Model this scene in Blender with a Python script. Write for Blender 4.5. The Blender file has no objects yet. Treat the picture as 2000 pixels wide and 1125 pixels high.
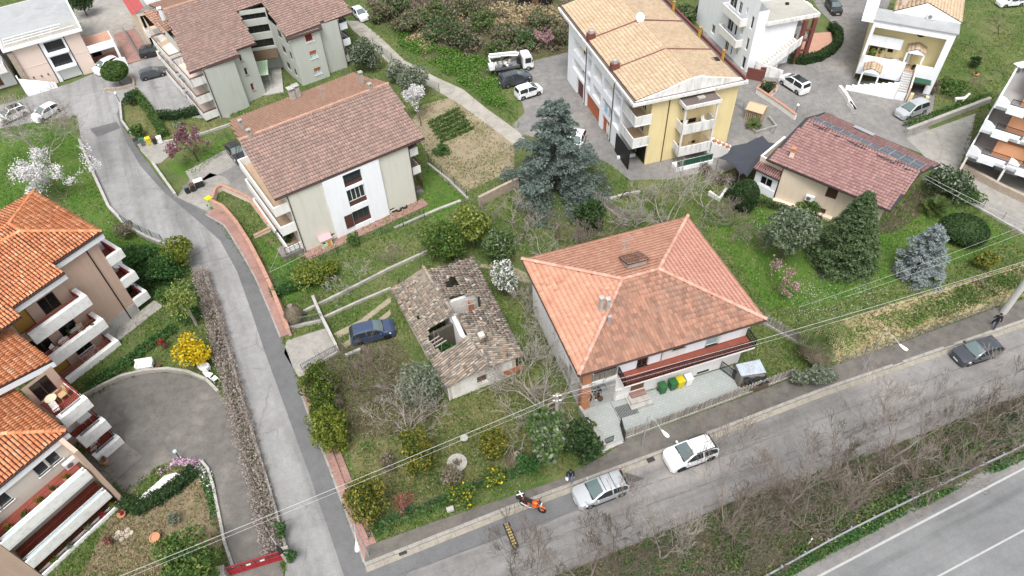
import bpy,math,random
import numpy as np
from mathutils import Vector,Matrix
random.seed(7)
RNG = np.random.default_rng(7)
SC = bpy.context.scene
COL = SC.collection
R = math.radians
# ------------------------------------------------------------------ camera
CH,CF,CPITCH,CROLL = 49.0,1387.0,R(47.5),R(-2.5)
_fwd = Vector((0,math.cos(CPITCH),-math.sin(CPITCH)))
_r0 = Vector((1,0,0)); _u0 = Vector((0,math.sin(CPITCH),math.cos(CPITCH)))
_cr = _r0*math.cos(CROLL)+_u0*math.sin(CROLL)
_cu = _u0*math.cos(CROLL)-_r0*math.sin(CROLL)
cam = bpy.data.cameras.new("camera"); cam_o = bpy.data.objects.new("camera",cam); COL.objects.link(cam_o)
cam.sensor_width = 36.0; cam.lens = 36.0*CF/2000.0; cam.clip_start = 0.5; cam.clip_end = 2000
_m = Matrix((_cr,_cu,-_fwd)).transposed().to_4x4(); _m.translation = (0,0,CH)
cam_o.matrix_world = _m
SC.camera = cam_o
# ------------------------------------------------------------------ sky, sun, exposure (overcast)
SUN_EL,SUN_AZ = R(64),R(186)          # azimuth clockwise from +Y
world = bpy.data.worlds.new("World"); SC.world = world; world.use_nodes = True
wn = world.node_tree; wn.nodes.clear()
sky = wn.nodes.new("ShaderNodeTexSky"); sky.sky_type = 'NISHITA'; sky.sun_disc = False
sky.sun_elevation = SUN_EL; sky.sun_rotation = SUN_AZ; sky.air_density = 1.0; sky.dust_density = 4.0; sky.ozone_density = 1.0
hs = wn.nodes.new("ShaderNodeHueSaturation"); hs.inputs['Saturation'].default_value = 0.22
bg = wn.nodes.new("ShaderNodeBackground"); bg.inputs['Strength'].default_value = 0.15
wo = wn.nodes.new("ShaderNodeOutputWorld")
wn.links.new(sky.outputs[0],hs.inputs['Color']); wn.links.new(hs.outputs[0],bg.inputs[0]); wn.links.new(bg.outputs[0],wo.inputs[0])
sl = bpy.data.lights.new("sun",'SUN'); sl.energy = 1.5; sl.angle = R(24); sl.color = (1.0,0.975,0.94)
sun_o = bpy.data.objects.new("sun",sl); COL.objects.link(sun_o)
_sd = Vector((math.sin(SUN_AZ)*math.cos(SUN_EL),math.cos(SUN_AZ)*math.cos(SUN_EL),math.sin(SUN_EL)))
sun_o.rotation_euler = _sd.to_track_quat('Z','Y').to_euler(); sun_o.location = (0,0,120)
SC.view_settings.view_transform = 'Standard'; SC.view_settings.look = 'None'
SC.view_settings.exposure = 0.78; SC.view_settings.gamma = 1.0; SC.view_settings.use_curve_mapping = False
SC.cycles.max_bounces = 5; SC.cycles.diffuse_bounces = 3; SC.cycles.transparent_max_bounces = 8

# ------------------------------------------------------------------ survey: photo point -> ground plan (metres)
def at(x,y,z=0.0):
 d = _fwd+_cr*((x-1000)/CF)-_cu*((y-562.5)/CF)
 t = -(CH-z)/d.z
 return Vector((d.x*t,d.y*t,z))
def V2(p): return (p[0],p[1])
# ------------------------------------------------------------------ materials
MATS = {}
def nn(nt,t,**k):
 n = nt.nodes.new(t)
 for a,b in k.items(): setattr(n,a,b)
 return n
def base_mat(name,rough=0.8,metal=0.0,spec=0.3):
 m = bpy.data.materials.new(name); m.use_nodes = True
 b = m.node_tree.nodes['Principled BSDF']
 b.inputs['Roughness'].default_value = rough; b.inputs['Metallic'].default_value = metal
 b.inputs['Specular IOR Level'].default_value = spec
 MATS[name] = m
 return m,m.node_tree,b
def flat(name,c,rough=0.7,metal=0.0,spec=0.3,coat=0.0):
 m,nt,b = base_mat(name,rough,metal,spec)
 b.inputs['Base Color'].default_value = (*c,1)
 if coat: b.inputs['Coat Weight'].default_value = coat; b.inputs['Coat Roughness'].default_value = 0.05
 return m
def ramp(nt,stops):
 r = nn(nt,'ShaderNodeValToRGB'); e = r.color_ramp.elements
 while len(e) < len(stops): e.new(0.5)
 for i,(p,c) in enumerate(stops): e[i].position = p; e[i].color = (*c,1)
 return r
def noise(nt,scale,detail=5,rough=0.6,vec=None,dist=0.0):
 n = nn(nt,'ShaderNodeTexNoise'); n.inputs['Scale'].default_value = scale; n.inputs['Detail'].default_value = detail
 n.inputs['Roughness'].default_value = rough; n.inputs['Distortion'].default_value = dist
 if vec is not None: nt.links.new(vec,n.inputs['Vector'])
 return n
def mix(nt,fac,a,b,mode='MIX'):
 x = nn(nt,'ShaderNodeMix',data_type='RGBA',blend_type=mode)
 for s,v in ((x.inputs['Factor'],fac),(x.inputs['A'],a),(x.inputs['B'],b)):
  if hasattr(v,'is_output'): nt.links.new(v,s)
  elif isinstance(v,(int,float)): s.default_value = v
  else: s.default_value = (*v,1)
 return x.outputs['Result']
def pos(nt): return nn(nt,'ShaderNodeNewGeometry').outputs['Position']
def bump(nt,b,h,strength=0.3,dist=0.05):
 n = nn(nt,'ShaderNodeBump'); n.inputs['Strength'].default_value = strength; n.inputs['Distance'].default_value = dist
 nt.links.new(h,n.inputs['Height']); nt.links.new(n.outputs[0],b.inputs['Normal'])
def noisy(name,stops,scale=1.0,fine=12.0,rough=0.85,spec=0.2,bmp=0.25,dirt=None,dscale=0.35,streak=0):
 """two-scale mottled surface in world metres; dirt=(colour, amount) adds irregular stains"""
 m,nt,b = base_mat(name,rough,0,spec)
 p = pos(nt)
 n1 = noise(nt,scale,6,0.65,p); n2 = noise(nt,fine,4,0.7,p)
 ad = nn(nt,'ShaderNodeMath',operation='MULTIPLY_ADD'); ad.inputs[1].default_value = 0.45;
 nt.links.new(n2.outputs['Fac'],ad.inputs[0]); sc = nn(nt,'ShaderNodeMath',operation='MULTIPLY'); sc.inputs[1].default_value = 0.55
 nt.links.new(n1.outputs['Fac'],sc.inputs[0]); nt.links.new(sc.outputs[0],ad.inputs[2])
 r = ramp(nt,stops); nt.links.new(ad.outputs[0],r.inputs[0])
 c = r.outputs[0]
 if dirt:
  if streak:
   mp = nn(nt,'ShaderNodeMapping'); mp.inputs['Scale'].default_value = (1,1,.13); nt.links.new(p,mp.inputs[0]); p = mp.outputs[0]
  n3 = noise(nt,dscale,8,0.7,p,0.6); r3 = ramp(nt,[(0.48,(0,0,0)),(0.72,(dirt[1],)*3)])
  nt.links.new(n3.outputs['Fac'],r3.inputs[0])
  c = mix(nt,r3.outputs[0],c,dirt[0])
 nt.links.new(c,b.inputs['Base Color'])
 if bmp: bump(nt,b,n2.outputs['Fac'],bmp)
 return m
def shade(c,k): return tuple(min(1,x*k) for x in c)
def mott(name,c,var=0.25,**k):
 return noisy(name,[(0.3,shade(c,1-var)),(0.5,c),(0.7,shade(c,1+var))],**k)
def varied(name,stops,rough=0.85,spec=0.15,stain=None,sscale=0.6,samt=0.6,fine=None,trans=0.0):
 """colour differs piece by piece (tiles, leaves, slats) + wear stains"""
 m,nt,b = base_mat(name,rough,0,spec)
 g = nn(nt,'ShaderNodeNewGeometry'); oi = nn(nt,'ShaderNodeObjectInfo')
 s = nn(nt,'ShaderNodeMath',operation='ADD'); nt.links.new(g.outputs['Random Per Island'],s.inputs[0]); nt.links.new(oi.outputs['Random'],s.inputs[1])
 fr = nn(nt,'ShaderNodeMath',operation='FRACT'); nt.links.new(s.outputs[0],fr.inputs[0])
 r = ramp(nt,stops); nt.links.new(fr.outputs[0],r.inputs[0]); c = r.outputs[0]
 if stain:
  n3 = noise(nt,sscale,8,0.72,g.outputs['Position'],0.4); r3 = ramp(nt,[(0.45,(0,0,0)),(0.7,(samt,)*3)])
  nt.links.new(n3.outputs['Fac'],r3.inputs[0]); c = mix(nt,r3.outputs[0],c,stain)
 nt.links.new(c,b.inputs['Base Color'])
 if trans:
  tr = nn(nt,'ShaderNodeBsdfTranslucent'); nt.links.new(c,tr.inputs[0]); ms = nn(nt,'ShaderNodeMixShader'); ms.inputs[0].default_value = trans
  out = [n for n in nt.nodes if n.type == 'OUTPUT_MATERIAL'][0]
  nt.links.new(b.outputs[0],ms.inputs[1]); nt.links.new(tr.outputs[0],ms.inputs[2]); nt.links.new(ms.outputs[0],out.inputs[0])
 return m
def leafmat(name,a,b_,c,trans=0.25):
 k = 1.6 if max(c) < .25 else 1.0; a,b_,c = shade(a,k),shade(b_,k),shade(c,k)
 return varied(name,[(0.0,a),(0.5,b_),(1.0,c)],0.6,0.25,trans=trans)
def asphalt(name,c,crack=0.5,cscale=0.22,tint=None,stain=0.35,ang=None):
 m,nt,b = base_mat(name,0.9,0,0.2)
 p = pos(nt)
 n1 = noise(nt,0.12,6,0.65,p); n2 = noise(nt,25,3,0.7,p); n4 = noise(nt,1.3,5,0.7,p)
 r1 = ramp(nt,[(0.3,shade(c,0.8)),(0.5,c),(0.72,shade(tint or c,1.2))]); nt.links.new(n1.outputs['Fac'],r1.inputs[0])
 r2 = ramp(nt,[(0.3,(0.78,)*3),(0.7,(1.2,)*3)]); nt.links.new(n2.outputs['Fac'],r2.inputs[0])
 c1 = mix(nt,1.0,r1.outputs[0],r2.outputs[0],'MULTIPLY')
 r4 = ramp(nt,[(0.35,(1-stain,)*3),(0.6,(1.06,)*3)]); nt.links.new(n4.outputs['Fac'],r4.inputs[0])
 c1 = mix(nt,0.7,c1,r4.outputs[0],'MULTIPLY')
 if ang is not None:      # wheel tracks and streaks along the direction of travel
  mp = nn(nt,'ShaderNodeMapping',vector_type='TEXTURE'); mp.inputs['Rotation'].default_value = (0,0,R(ang)); mp.inputs['Scale'].default_value = (26,1.7,1); nt.links.new(p,mp.inputs[0])
  n5 = noise(nt,1.0,5,.6,mp.outputs[0]); r5 = ramp(nt,[(.34,(.74,)*3),(.5,(1,)*3),(.66,(1.12,)*3)]); nt.links.new(n5.outputs['Fac'],r5.inputs[0]); c1 = mix(nt,1.0,c1,r5.outputs[0],'MULTIPLY')
 if crack:
  w = noise(nt,0.9,6,0.75,p); ws = mix(nt,0.35,p,w.outputs['Color'],'LINEAR_LIGHT')
  for sc_,th in ((cscale,0.006),(cscale*2.7,0.012)):
   v = nn(nt,'ShaderNodeTexVoronoi',feature='DISTANCE_TO_EDGE'); v.inputs['Scale'].default_value = sc_
   nt.links.new(ws,v.inputs['Vector'])
   rv = ramp(nt,[(0.0,(crack,)*3),(th,(0,0,0))]); nt.links.new(v.outputs[0],rv.inputs[0])
   msk = noise(nt,0.16*sc_/cscale,2,0.5,p); rm = ramp(nt,[(0.46,(0,0,0)),(0.56,(1,1,1))]); nt.links.new(msk.outputs['Fac'],rm.inputs[0])
   f = mix(nt,1.0,rv.outputs[0],rm.outputs[0],'MULTIPLY')
   c1 = mix(nt,f,c1,shade(c,0.3))
 nt.links.new(c1,b.inputs['Base Color']); bump(nt,b,n2.outputs['Fac'],0.2,0.02)
 return m
# ------------------------------------------------------------------ mesh building
OFF = {}
def rootoff(p): return OFF.get(p.name,Vector((0,0,0))) if p else Vector((0,0,0))
def tag(o,label=None,cat=None,group=None,kind=None):
 if label: o['label'] = label
 if cat: o['category'] = cat
 if group: o['group'] = group
 if kind: o['kind'] = kind
 return o
def thing(name,label,cat,loc,rz=0.0,group=None,local=False):
 """an Empty at the base of the thing; local=True: parts are modelled round its own origin"""
 o = bpy.data.objects.new(name,None); COL.objects.link(o); o.empty_display_size = 0.3
 o.location = loc; o.rotation_euler = (0,0,rz)
 tag(o,label,cat,group)
 OFF[o.name] = Vector((0,0,0)) if local else Vector(loc)
 return o
def link(name,me,mat,parent=None,kind=None,label=None):
 o = bpy.data.objects.new(name,me); COL.objects.link(o)
 if mat is not None and not me.materials: me.materials.append(MATS[mat] if isinstance(mat,str) else mat)
 if parent: o.parent = parent; OFF[o.name] = rootoff(parent)
 if kind: o['kind'] = kind
 if label: o['label'] = label
 return o
class MB:
 def __init__(s): s.v = []; s.f = []
 def pts(s,P): n = len(s.v); s.v += [tuple(p) for p in P]; return n
 def face(s,*P): n = s.pts(P); s.f.append(tuple(range(n,n+len(P)))); return s
 def obox(s,o,a,b,c):
  o = Vector(o); a = Vector(a); b = Vector(b); c = Vector(c)
  n = s.pts([o,o+a,o+a+b,o+b,o+c,o+a+c,o+a+b+c,o+b+c])
  fs = [(0,3,2,1),(4,5,6,7),(0,1,5,4),(1,2,6,5),(2,3,7,6),(3,0,4,7)]
  if a.cross(b).dot(c) < 0: fs = [t[::-1] for t in fs]
  s.f += [tuple(i+n for i in t) for t in fs]; return s
 def box(s,c,sz,rz=0.0):
  cs,sn = math.cos(rz),math.sin(rz); a = Vector((cs,sn,0))*sz[0]; b = Vector((-sn,cs,0))*sz[1]; h = Vector((0,0,sz[2]))
  return s.obox(Vector(c)-a/2-b/2-h/2,a,b,h)
 def prism(s,poly,z0,z1):
  """poly: 2D plan, z1 number or list of top heights"""
  k = len(poly); a = sum(poly[i][0]*poly[(i+1) % k][1]-poly[(i+1) % k][0]*poly[i][1] for i in range(k))
  z1s = list(z1) if isinstance(z1,(list,tuple)) else [z1]*k
  if a < 0: poly = poly[::-1]; z1s = z1s[::-1]
  n = s.pts([(p[0],p[1],z0) for p in poly]+[(p[0],p[1],z) for p,z in zip(poly,z1s)])
  s.f.append(tuple(n+i for i in range(k))[::-1]); s.f.append(tuple(n+k+i for i in range(k)))
  for i in range(k): j = (i+1) % k; s.f.append((n+i,n+j,n+k+j,n+k+i))
  return s
 def slab(s,P,t):
  """thick plate under the 3D polygon P"""
  k = len(P); P = [Vector(p) for p in P]
  nr = Vector((0,0,0))
  for i in range(k): nr += P[i].cross(P[(i+1) % k])
  if nr.z < 0: P = P[::-1]
  n = s.pts(P+[p-Vector((0,0,t)) for p in P])
  s.f.append(tuple(n+i for i in range(k))); s.f.append(tuple(n+k+i for i in range(k))[::-1])
  for i in range(k): j = (i+1) % k; s.f.append((n+k+i,n+k+j,n+j,n+i))
  return s
 def tube(s,P,r,n=6,cap=True):
  P = [Vector(p) for p in P]; rs = r if isinstance(r,(list,tuple)) else [r]*len(P)
  prev = None; base = len(s.v)
  for i,p in enumerate(P):
   t = (P[min(i+1,len(P)-1)]-P[max(i-1,0)]).normalized()
   if prev is None: a = t.orthogonal().normalized()
   else: a = (prev-t*prev.dot(t)); a = a.normalized() if a.length > 1e-6 else t.orthogonal().normalized()
   prev = a; b = t.cross(a)
   s.pts([p+(a*math.cos(2*math.pi*k/n)+b*math.sin(2*math.pi*k/n))*rs[i] for k in range(n)])
  for i in range(len(P)-1):
   for k in range(n):
    q = (k+1) % n; s.f.append((base+i*n+k,base+i*n+q,base+(i+1)*n+q,base+(i+1)*n+k))
  if cap: s.f.append(tuple(base+k for k in range(n))[::-1]); s.f.append(tuple(base+(len(P)-1)*n+k for k in range(n)))
  return s
 def cyl(s,c,r,h,n=12,r1=None): c = Vector(c); return s.tube([c,c+Vector((0,0,h))],[r,r if r1 is None else r1],n)
 def lathe(s,c,prof,n=12,close=True):
  b = len(s.v); c = Vector(c)
  for r_,z in prof: s.pts([c+Vector((r_*math.cos(2*math.pi*k/n),r_*math.sin(2*math.pi*k/n),z)) for k in range(n)])
  for i in range(len(prof)-1):
   for k in range(n): q = (k+1) % n; s.f.append((b+i*n+k,b+i*n+q,b+(i+1)*n+q,b+(i+1)*n+k))
  if close: s.f.append(tuple(b+k for k in range(n))[::-1]); s.f.append(tuple(b+(len(prof)-1)*n+k for k in range(n)))
  return s
 def ball(s,c,r,seg=10,rings=6,sz=(1,1,1)):
  c = Vector(c); b = len(s.v)
  for i in range(rings+1):
   a = math.pi*i/rings
   s.pts([c+Vector((r*sz[0]*math.sin(a)*math.cos(2*math.pi*k/seg),r*sz[1]*math.sin(a)*math.sin(2*math.pi*k/seg),r*sz[2]*math.cos(a))) for k in range(seg)])
  for i in range(rings):
   for k in range(seg): q = (k+1) % seg; s.f.append((b+i*seg+k,b+(i+1)*seg+k,b+(i+1)*seg+q,b+i*seg+q))
  return s
 def build(s,name,mat,parent=None,kind=None,smooth=0,label=None):
  me = bpy.data.meshes.new(name); o = rootoff(parent)
  me.from_pydata([(v[0]-o.x,v[1]-o.y,v[2]-o.z) for v in s.v],[],s.f)
  if smooth:
   me.shade_smooth()
   if smooth > 1: me.set_sharp_from_angle(angle=R(smooth))
  return link(name,me,mat,parent,kind,label)
def raw(name,Vx,quads,mat,parent=None,kind=None,smooth=False):
 """fast mesh from numpy arrays: Vx (n,3), quads (m,k)"""
 me = bpy.data.meshes.new(name); o = rootoff(parent); Vx = np.asarray(Vx,np.float32)-np.array(o,np.float32)
 quads = np.asarray(quads,np.int32); k = quads.shape[1]
 me.vertices.add(len(Vx)); me.vertices.foreach_set('co',Vx.ravel())
 me.loops.add(quads.size); me.loops.foreach_set('vertex_index',quads.ravel())
 me.polygons.add(len(quads)); me.polygons.foreach_set('loop_start',np.arange(0,quads.size,k,dtype=np.int32))
 if smooth: me.polygons.foreach_set('use_smooth',np.ones(len(quads),bool))
 me.update(calc_edges=True)
 return link(name,me,mat,parent,kind)
def inpoly(P,poly):
 P = np.asarray(P); x,y = P[:,0],P[:,1]; r = np.zeros(len(P),bool); n = len(poly); j = n-1
 for i in range(n):
  xi,yi = poly[i][0],poly[i][1]; xj,yj = poly[j][0],poly[j][1]
  c = ((yi > y) != (yj > y)) & (x < (xj-xi)*(y-yi)/((yj-yi) or 1e-9)+xi); r ^= c; j = i
 return r
def sheet(name,px,z,mat,kind='structure',label=None,world=False):
 mb = MB(); P = [(p[0],p[1],z) for p in px] if world else [at(x,y,0)+Vector((0,0,z)) for x,y in px]
 a = sum(P[i][0]*P[(i+1) % len(P)][1]-P[(i+1) % len(P)][0]*P[i][1] for i in range(len(P)))
 mb.face(*(P if a > 0 else P[::-1]))
 return mb.build(name,mat,None,kind)
def offset(pl,d):
 """offset a 2D polyline to its left by d"""
 out = []
 for i in range(len(pl)):
  a = Vector(pl[max(i-1,0)][:2]); b = Vector(pl[min(i+1,len(pl)-1)][:2]); t = (b-a).normalized()
  out.append((pl[i][0]-t.y*d,pl[i][1]+t.x*d))
 return out
def resample(pl,step):
 pl = [Vector(p[:2]) for p in pl]; out = []
 d = [0]
 for i in range(1,len(pl)): d.append(d[-1]+(pl[i]-pl[i-1]).length)
 n = max(1,round(d[-1]/step))
 for k in range(n+1):
  s_ = d[-1]*k/n; i = max(j for j in range(len(d)) if d[j] <= s_+1e-6); i = min(i,len(pl)-2)
  t = (s_-d[i])/max(d[i+1]-d[i],1e-6); out.append(pl[i].lerp(pl[i+1],t))
 return out
def wallstrip(mb,pl,th,z0,z1):
 """a wall of thickness th along the 2D polyline (centre line)"""
 a = offset(pl,th/2); b = offset(pl,-th/2); n = len(pl)
 z1s = z1 if isinstance(z1,(list,tuple)) else [z1]*n
 for i in range(n-1):
  mb.prism([b[i],b[i+1],a[i+1],a[i]],z0,[z1s[i],z1s[i+1],z1s[i+1],z1s[i]])
 return mb
# ------------------------------------------------------------------ facades
def facade(mb,p0,p1,z0,z1,ops=(),depth=0.16,z1b=None):
 """wall face p0->p1 (outside on the right hand) with recessed openings ops=[(u0,u1,zlo,zhi)]; z1b: other end's top"""
 p0 = Vector(p0[:2]); p1 = Vector(p1[:2]); L = (p1-p0).length; u = (p1-p0)/L; n = Vector((u.y,-u.x))
 zb = z1 if z1b is None else z1b
 us = sorted({0.0,L,*[o[0] for o in ops],*[o[1] for o in ops]}); zs = sorted({z0,min(z1,zb),*[o[2] for o in ops],*[o[3] for o in ops]})
 def P(a,z,d=0.0): q = p0+u*a-n*d; return (q.x,q.y,z)
 for i in range(len(us)-1):
  for j in range(len(zs)-1):
   cu,cz = (us[i]+us[i+1])/2,(zs[j]+zs[j+1])/2
   if any(o[0] < cu < o[1] and o[2] < cz < o[3] for o in ops): continue
   mb.face(P(us[i],zs[j]),P(us[i+1],zs[j]),P(us[i+1],zs[j+1]),P(us[i],zs[j+1]))
 if z1 != zb:
  lo = min(z1,zb)
  if z1 > zb: mb.face(P(0,lo),P(L,lo),P(0,z1))
  else: mb.face(P(0,lo),P(L,lo),P(L,zb))
 for a,b,c,d in [o[:4] for o in ops]:
  mb.face(P(a,c),P(a,c,depth),P(a,d,depth),P(a,d)); mb.face(P(b,c,depth),P(b,c),P(b,d),P(b,d,depth))
  mb.face(P(a,c),P(b,c),P(b,c,depth),P(a,c,depth)); mb.face(P(a,d,depth),P(b,d,depth),P(b,d),P(a,d))
 return mb
class Face:
 """local system of a facade: u along, z up, d outward"""
 def __init__(s,p0,p1):
  s.p0 = Vector(p0[:2]); s.p1 = Vector(p1[:2]); s.L = (s.p1-s.p0).length; s.u = (s.p1-s.p0)/s.L; s.n = Vector((s.u.y,-s.u.x))
 def P(s,a,z,d=0.0): q = s.p0+s.u*a+s.n*d; return Vector((q.x,q.y,z))
 def box(s,mb,a0,a1,z0,z1,d0,d1):
  o = s.P(a0,z0,d0); return mb.obox(o,s.P(a1,z0,d0)-o,s.P(a0,z1,d0)-o,s.P(a0,z0,d1)-o)
def window(par,F,o,frame='white_frame',pane='glass',panes=2,depth=0.16,fw=0.06,sill=None,name='window',shut=None,mid=None):
 a,b,c,d = o[:4]; D = -depth
 mb = MB()
 F.box(mb,a,a+fw,c,d,D,D+0.05); F.box(mb,b-fw,b,c,d,D,D+0.05)
 F.box(mb,a+fw,b-fw,c,c+fw,D,D+0.05); F.box(mb,a+fw,b-fw,d-fw,d,D,D+0.05)
 w = (b-a-2*fw)/panes
 for i in range(1,panes): F.box(mb,a+fw+w*i-fw/2,a+fw+w*i+fw/2,c+fw,d-fw,D,D+0.05)
 fr = mb.build(name,frame,par)
 for i in range(panes):
  pb = MB(); x0 = a+fw+w*i+(fw/2 if i else 0); x1 = a+fw+w*(i+1)-(fw/2 if i < panes-1 else 0)
  if pane.startswith('louvre'):
   k = max(3,int((d-c-2*fw)/0.11)); hh = (d-c-2*fw)/k
   for j in range(k): F.box(pb,x0,x1,c+fw+hh*j,c+fw+hh*(j+0.8),D+0.004,D+0.035)
   F.box(pb,x0,x1,c+fw,d-fw,D-0.02,D+0.002)
   pb.build('shutter',pane,fr)
  else:
   F.box(pb,x0,x1,c+fw,d-fw,D+0.005,D+0.02); pb.build('pane',pane,fr)
 if sill:
  sb = MB(); F.box(sb,a-0.08,b+0.08,c-0.06,c,-depth,0.07); sb.build('sill',sill,fr)
 if shut:   # a roller shutter hanging over the top share of the pane
  sb = MB(); F.box(sb,a+fw,b-fw,d-(d-c)*shut[1],d-fw,D+0.052,D+0.075); sb.build('shutter',shut[0],fr)
 return fr
def boxpart(par,name,F,a0,a1,z0,z1,d0,d1,mat,label=None,kind=None):
 mb = MB(); F.box(mb,a0,a1,z0,z1,d0,d1); return mb.build(name,mat,par,kind,label=label)
def balcony(par,F,a0,a1,zf,d1,h=0.95,d0=0.0,mat='white_wall',floor='red_tile',th=0.12,sl=0.2,rail=None,ends=(True,True),name='balcony',railh=0.0,low=None):
 """slab with floor and solid parapet (h) or railing"""
 mb = MB(); F.box(mb,a0,a1,zf-sl,zf,d0,d1); b = mb.build(name,mat,par)
 fb = MB(); e0 = th if (ends[0] and h) else 0; e1 = th if (ends[1] and h) else 0
 F.box(fb,a0+e0+.01,a1-e1-.01,zf+0.002,zf+0.02,d0+.01,d1-(th if h else 0)-.01); fb.build('floor',floor,b)
 if h:
  pb = MB(); F.box(pb,a0,a1,zf,zf+h,d1-th,d1)
  if ends[0]: F.box(pb,a0,a0+th,zf,zf+h,d0,d1-th-.002)
  if ends[1]: F.box(pb,a1-th,a1,zf,zf+h,d0,d1-th-.002)
  pb.build('parapet',mat,b)
 if rail:
  railing(b,[F.P(a0+.05,0,d0),F.P(a0+.05,0,d1-.06),F.P(a1-.05,0,d1-.06),F.P(a1-.05,0,d0)][0 if ends[0] else 1:4 if ends[1] else 3],zf+h,railh or 1.0,rail)
 return b
def railing(par,pl,z0,h,mat,step=0.13,r=0.02,name='railing',top=None):
 """a metal railing: top and bottom rail, bars"""
 mb = MB()
 for i in range(len(pl)-1):
  a = Vector(pl[i][:2]); b = Vector(pl[i+1][:2]); L = (b-a).length
  mb.tube([(a.x,a.y,z0+h),(b.x,b.y,z0+h)],r*1.7,4); mb.tube([(a.x,a.y,z0+.1),(b.x,b.y,z0+.1)],r*1.3,4)
  n = max(1,int(L/step))
  for k in range(n+1):
   p = a.lerp(b,k/n); e = 1.6 if k in (0,n) else 1
   mb.tube([(p.x,p.y,z0),(p.x,p.y,z0+h)],r*e,4,cap=False)
 return mb.build(name,mat,par)
# ------------------------------------------------------------------ tiled roofs
def tile_template(style,tw,tl):
 if style == 'low': xs = [0,.4,.55,.8,.985]; hs = [0,0,.014,.014,0]
 elif style == 'flat':      # interlocking tile with one rib
  xs = [0,.42,.55,.82,.98]; hs = [0,0,.035,.035,0.0]
 elif style == 'wave':
  xs = [0,.2,.45,.7,.97]; hs = [.0,.0,.05,.055,.0]
 else:                    # half-round cover tile
  xs = [.1,.2,.5,.8,.9]; hs = [-.015,.07,.105,.07,-.015]
 v = []; f = []
 lo,hi = (.045,.008) if style == 'round' else (.03,.008) if style == 'low' else (.048,.01) if style == 'flat' else (.075,.012)
 for x,h in zip(xs,hs): v.append((x*tw,0,h+lo))
 for x,h in zip(xs,hs): v.append(((x-.5)*tw*(0.86 if style == 'round' else 1)+.5*tw,tl*1.06,h*(0.8 if style == 'round' else 1)+hi))
 for x,h in zip(xs,hs): v.append((x*tw,0.006,h+lo-.022 if style != 'round' else h+lo-.03))
 n = len(xs)
 for i in range(n-1): f.append((i,i+1,n+i+1,n+i)); f.append((2*n+i,2*n+i+1,i+1,i))
 return np.array(v),np.array(f)
def tiles(par,P,mat,style='flat',tw=0.24,tl=0.36,solo=0,eave=(0,1),jit=0.006,holes=(),near=None,lift=0.0,drop=0.0,name='tile',rot=0.02):
 """cover the planar polygon P (3D, eave edge P[eave0]->P[eave1]) with tiles; the `solo` nearest the camera are objects of their own"""
 P = [Vector(p) for p in P]; o = P[eave[0]]; a = (P[eave[1]]-o).normalized()
 nr = Vector((0,0,0))
 for i in range(len(P)): nr += (P[i]-o).cross(P[(i+1) % len(P)]-o)
 nr.normalize()
 if nr.z < 0: nr = -nr
 b = nr.cross(a);
 if b.z < 0: a = -a; b = nr.cross(a)
 q = [((p-o).dot(a),(p-o).dot(b)) for p in P]
 x0,x1 = min(t[0] for t in q),max(t[0] for t in q); y1 = max(t[1] for t in q)
 nx = max(1,round((x1-x0)/tw)); ny = max(1,round(y1/tl)); tw = (x1-x0)/nx; tl = y1/ny
 tv,tf = tile_template(style,tw,tl)
 X,Y = np.meshgrid(np.arange(nx),np.arange(ny)); X = X.ravel()*tw+x0; Y = Y.ravel()*tl
 C = np.stack([X+tw/2,Y+tl/2],1); keep = inpoly(C,q)
 A,B,N,O = (np.array(t) for t in (a,b,nr,o))
 for hpoly in holes:      # holes given in plan
  W = O+C[:,:1]*A+C[:,1:2]*B; keep &= ~inpoly(W[:,:2],hpoly)
 if drop: keep &= RNG.random(len(keep)) > drop
 X,Y = X[keep],Y[keep]; k = len(X)
 jx = RNG.normal(0,jit,k); jy = RNG.normal(0,jit*2,k); jz = np.abs(RNG.normal(0,jit*.8,k))+lift; ang = RNG.normal(0,rot,k)
 base = O+(X+jx)[:,None]*A+(Y+jy)[:,None]*B+jz[:,None]*N
 ca,sa = np.cos(ang)[:,None],np.sin(ang)[:,None]
 A2 = ca*A+sa*B; B2 = ca*B-sa*A
 order = np.arange(k)
 if solo:
  order = np.argsort(np.linalg.norm(base-np.array((0,0,CH)),axis=1))
  me = bpy.data.meshes.new(name); me.from_pydata(tv.tolist(),[],tf.tolist()); me.materials.append(MATS[mat])
  off = rootoff(par)
  for i in order[:solo]:
   t = bpy.data.objects.new(name,me); COL.objects.link(t); t.parent = par
   m = Matrix((A2[i],B2[i],N)).transposed().to_4x4(); m.translation = Vector(base[i])-off; t.matrix_local = m
  order = order[solo:]
 if len(order):
  i = order
  Vx = base[i][:,None,:]+tv[None,:,0:1]*A2[i][:,None,:]+tv[None,:,1:2]*B2[i][:,None,:]+tv[None,:,2:3]*N
  F_ = tf[None]+(np.arange(len(i))*len(tv))[:,None,None]
  raw('tiles' if name == 'tile' else name,Vx.reshape(-1,3),F_.reshape(-1,4),mat,par,'stuff')
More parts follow.
